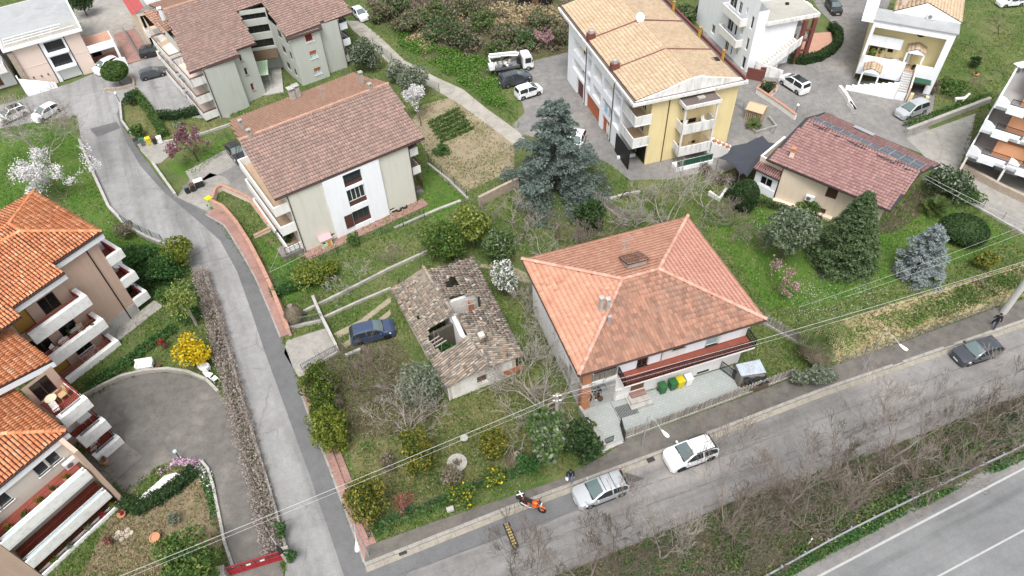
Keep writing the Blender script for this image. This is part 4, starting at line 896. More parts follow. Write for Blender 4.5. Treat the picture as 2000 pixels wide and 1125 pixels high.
# ------------------------------------------------------------------ 3 grey-green apartment block at the top
def build_green():
 a,b,b2,c = at(432,232),at(488,208),at(488,200),at(520,184); d,e,e2,f = at(592,168),at(645,149),at(645,143),at(681,131)
 t = thing('grey_green_apartment_block','grey-green apartment block with brown roof cut by a glazed stair recess','apartment block',(c+d)/2)
 zt = 6.7; up = (b-a).normalized(); back = Vector((-up.y,up.x,0)); back = (back+Vector((-math.sin(R(33)),math.cos(R(33)),0))).normalized()
 ci,di = c+back*6.5,d+back*6.0; ab = a+back*15; fb = f+back*15
 w = MB()
 Fa,Fb,Fd,Fe = Face(a,b),Face(b2,c),Face(d,e),Face(e2,f)
 facade(w,a,b,0,zt); facade(w,b,b2,0,zt)
 lops = [(.55,1.0,4.7,5.9-.0),(.62,1.15,3.5,4.6-.2),(.75,1.2,1.3,2.3)]
 lops = [(.55,.95,5.3,6.2),(.65,1.1,3.4,4.4),(.8,1.25,1.2,2.2)]
 facade(w,b2,c,0,zt,lops); facade(w,c,ci,0,zt)
 rw = [(1.85,2.85,5.35,6.35),(1.9,2.85,3.1,4.1),(1.9,2.85,.8,1.75)]
 facade(w,d,e,0,zt,rw); facade(w,e,e2,0,zt); facade(w,e2,f,0,zt); facade(w,f,fb,0,zt); facade(w,fb,ab,0,zt); facade(w,ab,a,0,zt)
 Fs = Face(di,d); sops = [(2.0,3.2,z,z+1.1) for z in (.8,3.1,5.2)]+[(4.2,5.0,z,z+1.1) for z in (.8,3.1,5.2)]
 facade(w,di,d,0,zt,sops)
 Fc = Face(ci,di); LC = Fc.L; cops = [(.15,LC-.15,3.2,4.25),(.15,LC-.15,5.15,6.15),(.15,LC-.15,7.0,7.7)]
 facade(w,ci,di,0,8.3,cops,.25); w.build('wall','greygreen_wall',t)
 for o in lops: window(t,Fb,o,'white_frame','louvre_maroon' if o[2] < 2 else 'glass',1,sill='concrete_light')
 for k,o in enumerate(rw): window(t,Fd,o,'white_frame','louvre_maroon' if k == 0 else 'curtain_glass',2 if k else 1,sill='bright_white',shut=None if k == 0 else ('shutter_orange',.45))
 for o in sops: window(t,Fs,o,'dark_frame','glass_dark',1)
 for o in cops: window(t,Fc,o,'dark_frame','glass_dark',7,depth=.2)
 mb = MB(); mb.slab([Fc.P(0,2.9,.1),Fc.P(LC,2.9,.1),Fc.P(LC,2.4,1.7),Fc.P(0,2.4,1.7)],.1); mb.build('entrance_roof','timber_dark',t)
 # green canopy on posts over the entrance walk
 q = [Fc.P(1.6,2.3,1.6),Fc.P(3.4,2.3,1.6),Fc.P(3.4,2.2,5.2),Fc.P(1.6,2.2,5.2)]; mb = MB(); mb.slab(q,.06); cn = mb.build('canopy','toy_green',t)
 mb = MB()
 for p in q: mb.tube([(p.x,p.y,0),p],.04,5)
 for k in range(6): s_ = q[0].lerp(q[1],k/5); e_ = q[3].lerp(q[2],k/5); mb.tube([s_,e_],.03,4)
 mb.build('canopy_frame','galvanised',cn)
 mb = MB(); mb.prism([V2(Fc.P(.2,0,0)),V2(Fc.P(LC-.2,0,0)),V2(Fc.P(LC-.2,0,6.4)),V2(Fc.P(.2,0,6.4))],.02,.16); mb.build('entrance_walk','concrete_light',t)
 # roof
 E0,E1 = at(369,143,6.75),at(688,25,6.75); Rl = at(319,19,9.3)
 px = [(369,143),(467,109),(463,97),(501,85),(463,23),(511,5),(561,77),(629,55),(626,45),(688,25),(624,-76),(319,19)]
 P = [hit(x,y,E0,E1,Rl) for x,y in px]
 mb = MB();
 slope(t,P,'tile_brown',style='wave',tw=.28,tl=.42,eave=(0,9),jit=.003,rot=.004)
 Rr = P[10]; bk = Vector((back.x,back.y,0))*8
 Q = [Rr+bk-Vector((0,0,2.3)),Rl+bk-Vector((0,0,2.3)),Rl,Rr]; slope(t,Q,'tile_rear',style='wave',tw=.3,tl=.42,jit=.003,rot=.004); ridge(t,Rl,Rr,'tile_rear',.16,.5)
 gutter(t,P[0]-Vector((0,0,.12)),P[1]-Vector((0,0,.12))); gutter(t,P[6]-Vector((0,0,.12)),P[7]-Vector((0,0,.12))); gutter(t,P[8]-Vector((0,0,.12)),P[9]-Vector((0,0,.12)))
 L0 = [at(319,66,5.9),at(341,57,5.9)]; L1 = [at(302,19,7.2),at(280,24,7.2)]
 slope(t,[L0[0],L0[1],L1[0],L1[1]],'tile_rear',style='wave',tw=.3,tl=.42)
 cw = MB(); facade(cw,at(278,30,5.8),at(313,85,5.5),0,5.7); facade(cw,at(313,85,5.5),at(340,70,5.5),0,5.6); cw.build('side_wall','cream_wall',t)
 chimney(t,at(317,33,8.0),.4,.9,'bright_white')
 FL = Face(ab,a); D = FL.L
 for k,z in enumerate((.5,2.75,5.0)):
  for s0,s1 in ((D-6.2,D-.3),(D-13.5,D-7.2)):
   balcony(t,FL,s0,s1,z,1.7,h=.75,floor='peach_wall',mat='stained_white',rail='rail_brown',railh=.2)
 FRr = Face(f,fb)
 for z in (.6,2.8,5.0): balcony(t,FRr,.6,5.5,z,1.3,h=.7,floor='balcony_tan',mat='bright_white',rail='metal_black',railh=.3)
 for F_,u in ((Fa,.1),(Fe,Fe.L-.1)): downpipe(t,F_,u,0,6.6)
build_green()

# ------------------------------------------------------------------ 4 yellow and white block with garages
DF = frame(13.33,61.94,15.5)
def build_yellow():
 t = thing('yellow_apartment_block','yellow and white apartment block with straw-coloured tiles and orange garage doors','apartment block',DF(6,9,0))
 Wd,Ln,zr = 11.8,19.2,8.3
 FL = Face(DF(0,Ln),DF(0,0)); F = Face(DF(0,0),DF(Wd,0)); FR = Face(DF(Wd,0),DF(Wd,Ln)); FB = Face(DF(Wd,Ln),DF(0,Ln))
 # left facade: white frame with deep loggias
 ops = []
 def bay(a,b,lo=True): ops.extend([(a,b,7.75,8.2),(a,b,5.1,6.75),(a,b,2.7,4.15)] if lo else [(a,b,6.9,8.2),(a,b,4.6,6.6),(a,b,2.6,4.3)])
 bay(1.7,5.6); bay(6.3,7.4,False); bay(8.2,10.6); bay(11.2,13.7); bay(14.2,15.9,False)
 gar = [(3.2,5.4,0,2.3),(6.3,10.5,0,2.15),(11.4,13.5,0,2.15)]
 w = MB(); facade(w,FL.p0,FL.P(16.2,0),0,zr,ops+gar,.9); facade(w,FB.p0,FB.p1,0,zr); facade(w,FL.P(16.2,0),FL.P(16.2,0,-2.2),0,zr); w.build('loggia_wall','bright_white',t)
 for a,b,c,d in ops:
  big = b-a > 2; boxpart(t,'loggia_back',FL,a,b,c-.3,d,-1.0,-.9,'yellow_wall' if big else 'white_wall')
  fl = boxpart(t,'loggia_floor',FL,a,b,c-.32,c-.3,-.9,-.15,'balcony_tan')
 for k,(a,b,c,d) in enumerate(gar):
  n = (1,4,2)[k]; wd = (b-a)/n
  for i in range(n):
   dr = boxpart(t,'garage_door',FL,a+i*wd+.03,a+(i+1)*wd-.03,c+.02,d,-.3,-.22,'garage_maroon' if k == 0 else 'garage_orange')
   boxpart(dr,'handle',FL,a+i*wd+wd*.45,a+i*wd+wd*.55,1.0,1.06,-.22,-.18,'metal_black')
 for o in ((6.4,7.3,5.0,6.5),(6.4,7.3,2.9,4.2),(6.4,7.3,7.1,8.1)): window(t,FL,o,'white_frame','glass',2,depth=.85)
 for o in ((9.0,10.0,4.9,6.6),(3,4.2,4.9,6.6),(3,4.2,2.5,4),(12,13,4.9,6.6),(9.0,10,2.5,4)): window(t,FL,o,'dark_frame','glass_dark',2,depth=.88)
 for u in (5.95,13.95): downpipe(t,FL,u,0,8.2)
 # front: yellow, corner balconies, projecting balcony bay
 fo = [(8.0-1.9,8.6-1.9,0,0)]
 w = MB(); q0 = F.P(1.9,0); facade(w,q0,F.p1,0,zr,[(3.6,4.5,6.0,7.6),(5.2,6.0,6.0,7.6),(3.6,5.6,3.3,4.9),(3.6,4.5,.3,1.9),(5.0,6.0,.3,1.9)])
 facade(w,FL.P(16.2,0,-2.0),FL.P(Ln,0,-2.0),0,zr,[(.6,1.6,3.2,5.2),(.6,1.6,5.9,7.8)]); facade(w,F.P(1.9,0,-.01),F.P(1.9,0,-.0),0,zr)
 facade(w,FR.p0,FR.p1,0,zr,[(3,4,1,2.2),(3,4,4,5.2)]); w.build('wall','yellow_wall',t)
 for o in ((5.5,6.4,6.0,7.6),(7.1,7.9,6.0,7.6),(5.5,7.5,3.3,4.9),(5.5,6.4,.3,1.9),(6.9,7.9,.3,1.9)): window(t,F,o,'white_frame','glass_dark',2)
 for o in ((16.8,17.8,3.2,5.2),(16.8,17.8,5.9,7.8)): window(t,FL,(o[0],o[1],o[2],o[3]),'white_frame','glass',2,depth=2.1)
 for zf in (3.05,5.75):    # corner balconies wrap from the left facade to the front
  b = MB(); P = [V2(FL.P(16.2,0,.0)),V2(F.P(-.0,0,.35)),V2(F.P(1.88,0,.35)),V2(F.P(1.88,0,-2.0)),V2(FL.P(16.2,0,-1.98))]
  b.prism(P,zf-.2,zf); bo = b.build('corner_balcony','bright_white',t)
  pb = MB(); wallstrip(pb,[FL.P(16.22,0,-.06),F.P(.06,0,.29),F.P(1.86,0,.29)],.12,zf,zf+1.0); pb.build('parapet','stained_white',bo)
  fb = MB(); fb.prism(P,zf+.003,zf+.02); fb.build('floor','balcony_tan',bo)
 # projecting bay u 5.0..8.8
 for zf,h in ((1.55,.95),(4.35,.95)):
  balcony(t,F,5.0,8.8,zf,1.5,h=h,mat='stained_white',floor='balcony_tan')
 bp = MB(); F.box(bp,4.85,8.95,7.35,7.75,0,1.65); bp.build('bay_roof','stained_white',t); bp = MB(); F.box(bp,4.95,8.85,7.752,7.8,.0,1.55); bp.build('bay_roof_felt','brown_flat_roof',t); boxpart(t,'skylight',F,6.6,7.4,7.8,7.95,.5,1.0,'concrete')
 bp = MB(); F.box(bp,5.0,5.18,1.3,7.35,1.3,1.48); F.box(bp,8.62,8.8,.9,7.35,1.3,1.48); F.box(bp,5.0,5.12,1.3,1.6,.0,1.3); bp.build('bay_post','stained_white',t)
 mb = MB()
 for k in range(26): F.box(mb,5.25+k*.13,5.3+k*.13,2.5,4.1,1.36,1.39) if not 8 < k < 17 else None
 mb.build('lattice','wood_pale',t)
 boxpart(t,'planter_wall',F,4.6,9.0,0,.5,1.2,2.3,'bright_white'); boxpart(t,'planter_screen',F,4.7,8.9,.5,1.25,2.1,2.2,'fence_green')
 gt = boxpart(t,'cellar_gate',F,-.2,-.1,0,2.4,-3.4,.2,'metal_black'); boxpart(t,'cellar_door',FL,17.0,18.9,0,2.6,-1.98,-1.9,'metal_black')
 for u in (3.85,): downpipe(t,F,u,0,8.2)
 # stair on the right with planters
 st = MB()
 for k in range(7): F.box(st,9.0+k*.45,9.0+(k+1)*.45,0,2.2-k*.3,.3,1.5)
 st.build('outdoor_stair','white_wall',t)
 for k in range(5): boxpart(t,'planter',F,9.1+k*.6,9.5+k*.6,2.25-k*.4,2.5-k*.4,1.25,1.5,'terracotta')
 # roof: parapet gutter, two tiled slopes cut by kerbs, stained gable wall
 A,B,C = at(1252,199,zr+.1),at(1446,155,zr+.1),at(1110.7,6.7,zr+.1)
 P0,P1 = DF(-.55,-.55,0),DF(Wd+.6,-.55,0); u = (P1-P0).normalized(); v = Vector((-u.y,u.x,0)); W_,N_ = (P1-P0).length,Ln+3
 def rp(x,y,z): q = P0+u*x+v*y; return Vector((q.x,q.y,z))
 mb = MB(); mb.prism([V2(rp(0,0,0)),V2(rp(W_,0,0)),V2(rp(W_,N_,0)),V2(rp(0,N_,0))],zr-.1,zr+.22); mb.build('eave_slab','stained_white',t)
 mb = MB(); mb.prism([V2(rp(.18,.18,0)),V2(rp(W_-.18,.18,0)),V2(rp(W_-.18,N_,0)),V2(rp(.18,N_,0))],zr+.222,zr+.25); mb.build('roof_gutter','brown_flat_roof',t)
 mid = W_*.5; hr = zr+1.55; y0 = .45
 sl = [rp(.45,N_,zr+.32),rp(.45,y0,zr+.32),rp(mid,y0+.0,hr),rp(mid,N_,hr)]; sr = [rp(W_-1.9,y0,zr+.75),rp(W_-1.9,N_,zr+.75),rp(mid,N_,hr),rp(mid,y0,hr)]
 sr = [rp(W_-.9,y0,zr+.40),rp(W_-2.3,8,zr+.8),rp(W_-2.3,N_,zr+.8),rp(mid,N_,hr),rp(mid,y0,hr)]
 slope(t,sl,'tile_straw',style='wave',tw=.3,tl=.40,jit=.003,rot=.004)
 slope(t,[rp(W_-.9,y0,zr+.42),rp(W_-.9,N_,zr+.42),rp(mid,N_,hr),rp(mid,y0,hr)],'tile_straw',style='wave',tw=.3,tl=.40,jit=.003,rot=.004)
 ridge(t,rp(mid,y0,hr+.03),rp(mid,N_,hr+.03),'tile_straw',.14,.5)
 for y in (6.6,13.4):
  mb = MB(); mb.tube([rp(.4,y,zr+.40),rp(mid,y+.0,hr+.1),rp(W_-.9,y,zr+.5)],.09,6); mb.build('roof_kerb','maroon_paint',t)
  q = rp(.75,y,zr+.4); mb = MB(); mb.box((q.x,q.y,q.z+.35),(.9,.6,.8),R(15.5)); cb = mb.build('chimney_block','maroon_paint',t); chimney(cb,q+Vector((0,0,.75)),.5,.35,'concrete_light',cap=False,name='chimney_pot')
 mb = MB(); G = [rp(.3,.3,zr+.22),rp(W_-.4,.3,zr+.22),rp(W_-.6,.3,zr+.45),rp(mid+1.4,.3,hr-.05),rp(mid+1.4,.3,hr+.12),rp(mid,.3,hr+.12),rp(mid-2.6,.3,hr-.55),rp(.9,.3,zr+.36)]
 n = v*.22; mb.face(*G); mb.face(*[p+n for p in G[::-1]])
 for i in range(len(G)): j = (i+1) % len(G); mb.face(G[j],G[i],G[i]+n,G[j]+n)
 mb.build('gable_parapet','stained_white',t)
 mb = MB(); wallstrip(mb,[rp(W_-.25,.2,0),rp(W_-.25,N_,0)],.2,zr+.24,zr+.55); mb.build('roof_parapet','maroon_paint',t)
 dish(t,rp(mid,13.2,hr),.55); antenna(t,rp(mid+.3,13.6,hr),1.8)
 for y in (4.2,9.5,16): chimney(t,rp(W_-.8,y,zr+.5),.22,.9,'mustard_door')
 mb = MB(); mb.box(tuple(rp(W_-1.6,4.4,zr+.62)),(.9,.7,.12),.2); mb.build('roof_felt_patch','tarp_black',t)
build_yellow()
# ------------------------------------------------------------------ 5 tan house with solar panels
def build_tan():
 a,b = at(1510,389),at(1706,454); t = thing('tan_house','cream house with maroon tiles and a row of solar panels on the ridge','house',(a+b)/2)
 zt = 4.15; u = (b-a).normalized(); bk = Vector((-u.y,u.x,0)); D = 9.0
 FLc,FRc = at(1501,313,4.35),at(1738,412,4.35); RL = at(1578,233,5.9); RR = hit(1797,336,FLc,FRc,RL); BL_ = at(1615,222,5.0); BR_ = hit(1833,321,RL,RR,BL_)
 F = Face(a,b); a2,b2 = a+bk*D,b+bk*D; FR = Face(b,b2); FB = Face(b2,a2); FL = Face(a2,a)
 ops = [(4.6,5.65,2.35,3.6),(4.6,5.2,.15,.85),(8.4,9.4,2.35,3.6)]; w = MB()
 facade(w,a,b,0,zt,ops); facade(w,b,b2,0,zt,[(6.3,7,2.3,3.6)]); facade(w,b2,a2,0,zt); facade(w,a2,a,0,zt)
 w.face(b+Vector((0,0,zt)),b2+Vector((0,0,zt)),(b+b2)/2+bk*1.5+Vector((0,0,5.6))); w.face(a2+Vector((0,0,zt)),a+Vector((0,0,zt)),(a+a2)/2+bk*1.5+Vector((0,0,5.6))); w.build('wall','cream_wall',t)
 for k,o in enumerate(ops): window(t,F,o,'brown_frame','louvre_brown',2,depth=.08)
 window(t,FR,(6.3,7,2.3,3.6),'brown_frame','louvre_brown',1)
 slope(t,[FLc,FRc,RR,RL],'tile_maroon',style='wave',tw=.30,tl=.38,jit=.004,rot=.006,solo=0)
 slope(t,[BR_,BL_,RL,RR],'tile_maroon',style='wave',tw=.30,tl=.38,jit=.004,rot=.006)
 up = Vector((0,0,.04))
 for p,q,wd in ((FLc,RL,.28),(RL,BL_,.28),(FRc,RR,.4),(RR,BR_,.4)):
  mb = MB(); d = (q-p).normalized(); s = d.cross(Vector((0,0,1))).normalized()*wd; mb.slab([p-s+up,q-s+up,q+s*.3+up,p+s*.3+up],.22); mb.build('verge','slate_edge',t)
 gutter(t,FLc-Vector((0,0,.1)),FRc-Vector((0,0,.1)),'metal_black')
 mb = MB()
 for k in range(34):
  if random.random() < .75: p = RL.lerp(RR,(k+.5)/34)-bk*random.uniform(.25,.5); mb.box((p.x,p.y,p.z-.02),(.34,random.uniform(.1,.3),.06),math.atan2(u.y,u.x))
 mb.build('slipped_tile','slate_edge',t,'stuff')
 # solar panels lie on the rear slope just behind the ridge; the near end has a second row
 e1 = (RR-RL); L = e1.length; e1 = e1/L; e2 = (BL_-RL); e2 = (e2-e1*e2.dot(e1)); De = e2.length; e2 = e2/De; nr = e1.cross(e2); nr = nr if nr.z > 0 else -nr
 pw,ph = L*.955/11,min(1.0,De*.42)
 for k in range(11):
  for r_ in (0,1):
   if r_ == 1 and k < 7: continue
   o = RL+e1*(L*.03+k*pw)+e2*(.12+r_*(ph+.03))+nr*.12
   mb = MB(); mb.obox(o,e1*(pw-.04),e2*ph,nr*.035); fr = mb.build('solar_panel','alu',t)
   for i in range(3):
    for j in range(2):
     mb = MB(); mb.obox(o+e1*(.03+i*(pw-.1)/3)+e2*(.03+j*(ph-.06)/2)+nr*.036,e1*((pw-.1)/3-.015),e2*((ph-.06)/2-.015),nr*.008); mb.build('cell','solar_cell',fr)
 mb = MB(); p = RL+e1*3.6+e2*(De*.8)+nr*.15; mb.obox(p,e1*2.2,e2*.7,nr*.05); mb.build('roof_sheet','galvanised',t)
 c = chimney(t,hit(1546,306,FLc,FRc,RL),.42,.8,'peach_wall',rz=R(-33),cap=False); p = hit(1546,306,FLc,FRc,RL)
 mb = MB()
 for k in range(3): mb.box((p.x,p.y,p.z+.75+k*.14),(.5,.5,.07),R(-33))
 mb.build('cap','brick_wall',c)
 antenna(t,RL+e1*.6+e2*.6,1.9,.5)
 acunit(t,F,2.95,1.45); downpipe(t,F,.05,0,4.2)
 # white veranda with arched window at the left end, terrace wall above it
 v0,v1 = at(1468,368,0),a-u*.05; V = Face(v0,v1)
 mb = MB(); o = (V.L*.25,V.L*.78,1.1,2.1); facade(mb,v0,v1,0,2.7,[o],.14); facade(mb,v0+bk*3,v0,0,2.7); mb.build('veranda_wall','bright_white',t); window(t,V,o,'white_frame','glass_dark',2,depth=.12)
 mb = MB(); V.box(mb,.1,V.L,0,.95,.01,.06); mb.build('veranda_panel','bright_white',t)
 e0 = [V.P(-.3,2.72,.35),V.P(V.L+.15,2.72,.35),V.P(V.L+.15,3.15,-.55),V.P(-.3,3.15,-.55)]; slope(t,e0,'tile_maroon',style='round',tw=.22,tl=.4,th=.1)
 mb = MB(); wallstrip(mb,[V.P(V.L,0,-.7),V.P(-.2,0,-.7),V.P(-.2,0,-5.2)],.16,2.6,3.7); mb.build('terrace_wall','cream_wall',t)
 mb = MB(); wallstrip(mb,[V.P(V.L,0,-.7),V.P(-.2,0,-.7),V.P(-.2,0,-5.2)],.24,3.702,3.76); mb.build('coping','bright_white',t)
 mb = MB(); mb.prism([V2(V.P(-.2,0,-.7)),V2(V.P(V.L,0,-.7)),V2(V.P(V.L,0,-5.2)),V2(V.P(-.2,0,-5.2))],2.5,2.62); mb.build('terrace_floor','peach_wall',t)
 mb = MB(); F.box(mb,0,6,0,.3,.02,.5); mb.build('plinth','cream_wall',t)
build_tan()

# ------------------------------------------------------------------ 6 ruined farmhouse
def build_ruin():
 sw,se = at(877,783),at(1010,730); u = (se-sw).normalized(); bk = Vector((-u.y,u.x,0)); Wd = (se-sw).length; D = 13.2
 t = thing('ruined_farmhouse','derelict farmhouse with collapsed old tile roof beside the hipped house','ruin',sw+u*3.5+bk*6)
 # eaves and ridge from the photo
 ze,zr = 2.3,4.0
 LS,LN = at(872,757,ze),at(763,565,ze); RS = at(1022,695,2.35); RN = at(925,503,2.35); MS = at(953,716,3.75); MN = at(827,522,4.1)
 MN2 = hit(835,528,RS,RN,MS)
 def lerp2(A,B,C,D_,s,q): return A.lerp(B,s).lerp(D_.lerp(C,s),q)      # along the eave s (south->north), up the slope q
 L = lambda s,q: lerp2(LS,LN,MN,MS,s,q)
 Rr = lambda s,q: lerp2(RS,RN,MN2,MS,s,q)
 def plan(f,pts): return [V2(f(s,q)) for s,q in pts]
 holeL = plan(L,[(.25,.34),(.265,.7),(.29,1.02),(.485,1.02),(.50,.62),(.49,.30),(.41,.17),(.33,.2)])
 hL2 = plan(L,[(.60,.2),(.60,.32),(.655,.3),(.65,.18)])
 holeR = plan(Rr,[(.50,.55),(.52,1.05),(.67,1.05),(.68,.72),(.665,.36),(.59,.27),(.51,.33)])
 hR2 = plan(Rr,[(.77,.56),(.77,.83),(.86,.83),(.87,.56)])
 # roof decking in strips so that the collapsed parts stay open
 mb = MB(); n = 26; m = 14
 for f,hs in ((L,(holeL,hL2)),(Rr,(holeR,hR2))):
  for i in range(n):
   for j in range(m):
    c = f((i+.5)/n,(j+.5)/m)
    if any(inpoly([V2(c)],h)[0] for h in hs): continue
    mb.slab([f(i/n,j/m)-Vector((0,0,.02)),f((i+1)/n,j/m)-Vector((0,0,.02)),f((i+1)/n,(j+1)/m)-Vector((0,0,.02)),f(i/n,(j+1)/m)-Vector((0,0,.02))],.07)
 rf = mb.build('roof','old_timber',t)
 k = dict(style='round',jit=.012,rot=.035)
 tiles(rf,[LN,LS,MS,MN],'tile_old',tw=.23,tl=.34,solo=150,holes=(holeL,hL2),eave=(0,1),drop=.012,**k)
 tiles(rf,[RS,RN,MN2,MS],'tile_old',tw=.23,tl=.34,solo=150,holes=(holeR,hR2),eave=(0,1),drop=.012,**k)
 for A,B in ((MS,L(.28,1)),(L(.5,1),MN)): ridge(t,A+Vector((0,0,.05)),B+Vector((0,0,.05)),'tile_old',.15,.36)
 # a raised strip of roof (a step in the left slope) and loose tiles
 st = [L(.50,.12)+Vector((0,0,.10)),L(.50,.95)+Vector((0,0,.10)),L(.985,.97)+Vector((0,0,.10)),L(.985,.02)+Vector((0,0,.10))]
 mb = MB()
 for i in range(60):
  f = random.choice((L,Rr)); s_,q = random.random(),random.uniform(.1,.95); p = f(s_,q)
  if any(inpoly([V2(p)],h)[0] for h in (holeL,hL2,holeR,hR2)): continue
  mb.box((p.x,p.y,p.z+.14),(.16,.36,.07),random.uniform(0,3.1))
 mb.build('loose_tile','tile_old',t,'stuff')
 # walls
 W0,W1,W2,W3 = sw,sw+u*Wd,None,None
 lw = V2(LS.lerp(LN,.02)+u*.35);
 P = [sw+u*.05,sw+u*(Wd-.1),Vector((RN.x,RN.y,0))-u*.4-bk*.4,Vector((LN.x,LN.y,0))+u*.4-bk*.4]
 F = Face(P[0],P[1]); pk = .56; w = MB(); o = (2.55,3.45,.55,1.65)
 facade(w,P[0],F.P(o[0]-.0,0),0,2.05,z1b=2.85); facade(w,F.P(o[0],0),F.P(o[1],0),0,2.85,[(0,.9,.55,1.65)],.35,z1b=3.2); facade(w,F.P(o[1],0),F.P(F.L*.58,0),0,3.2,z1b=3.35); facade(w,F.P(F.L*.58,0),P[1],0,3.35,z1b=2.1)
 w.build('front_wall','rubble_white',t); window(t,F,o,'old_timber','door_wood',2,depth=.3,name='shuttered_window')
 mb = MB(); F.box(mb,4.9,6.6,.3,1.1,.003,.03); mb.build('exposed_brick','brick_wall',t)
 w = MB()
 for a_,b_ in ((P[1],P[2]),(P[2],P[3]),(P[3],P[0])): facade(w,a_,b_,0,2.15)
 wallstrip(w,[P[3]+u*.3,P[0]+u*.3],.45,0,2.0); wallstrip(w,[P[1]-u*.3,P[2]-u*.3],.45,0,2.0); w.build('wall','ruin_wall',t)
 # inner partition walls seen through the holes
 mid = lambda s_: L(s_,1.0)
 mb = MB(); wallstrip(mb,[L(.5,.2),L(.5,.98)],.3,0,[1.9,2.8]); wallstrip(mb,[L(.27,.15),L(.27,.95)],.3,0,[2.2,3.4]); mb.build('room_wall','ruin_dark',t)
 mb = MB(); wallstrip(mb,[mid(.26),mid(.38),mid(.44),mid(.52)],.4,0,[3.6,2.6,3.1,3.75])
 wallstrip(mb,[Rr(.5,.35),Rr(.5,.98)],.3,0,[2.4,3.2]); wallstrip(mb,[Rr(.68,.3),Rr(.68,1)],.3,0,[2.6,3.7]); wallstrip(mb,[mid(.52),mid(.68)],.35,0,[2.4,3.7]); mb.build('partition_wall','white_wall',t)
 mb = MB(); mb.box(tuple(Rr(.6,.55)+Vector((0,0,-2.0))),(2.2,.12,.9),.6); mb.box(tuple(Rr(.64,.5)+Vector((0,0,-1.5))),(.12,.9,1.6),.6); mb.build('inner_brickwork','brick_wall',t)
 mb = MB()
 for s_,q0,q1 in ((.34,.24,.55),(.37,.22,.5),(.40,.2,.46),(.57,.42,.95),(.61,.40,.7)):
  f = L if s_ < .45 else Rr; mb.tube([f(s_,q0)-Vector((0,0,.1)),f(s_+.01,q1)-Vector((0,0,.18))],.05,5)
 for k_ in range(5): p = L(.33+.03*k_,.34); mb.tube([p+Vector((0,0,-2.2)),p+u*random.uniform(-.3,.5)+Vector((0,0,.2))],.025,4)
 mb.build('beam','bark_pale',t)
 mb = MB(); mb.box(tuple(Rr(.24,.76)+Vector((0,0,.25))),(.5,.5,.7),.4); mb.build('chimney','ruin_wall',t); mb = MB(); p = Rr(.02,.42); mb.tube([p-Vector((0,0,.5)),p+Vector((0,0,1.1))],.025,5); mb.build('rusty_pole','rail_brown',t)
 for nm,hh in (('hole',holeL),):
  c = sum((Vector(p) for p in hh),Vector((0,0)))/len(hh); leafblob('weeds',(c.x,c.y,.7),(1.7,1.7,.8),2600,.14,'leaf_ivy',t)
 leafblob('weeds',tuple(Rr(.23,.72)+Vector((0,0,.3))),(.5,.7,.25),220,.12,'leaf_dead',t)

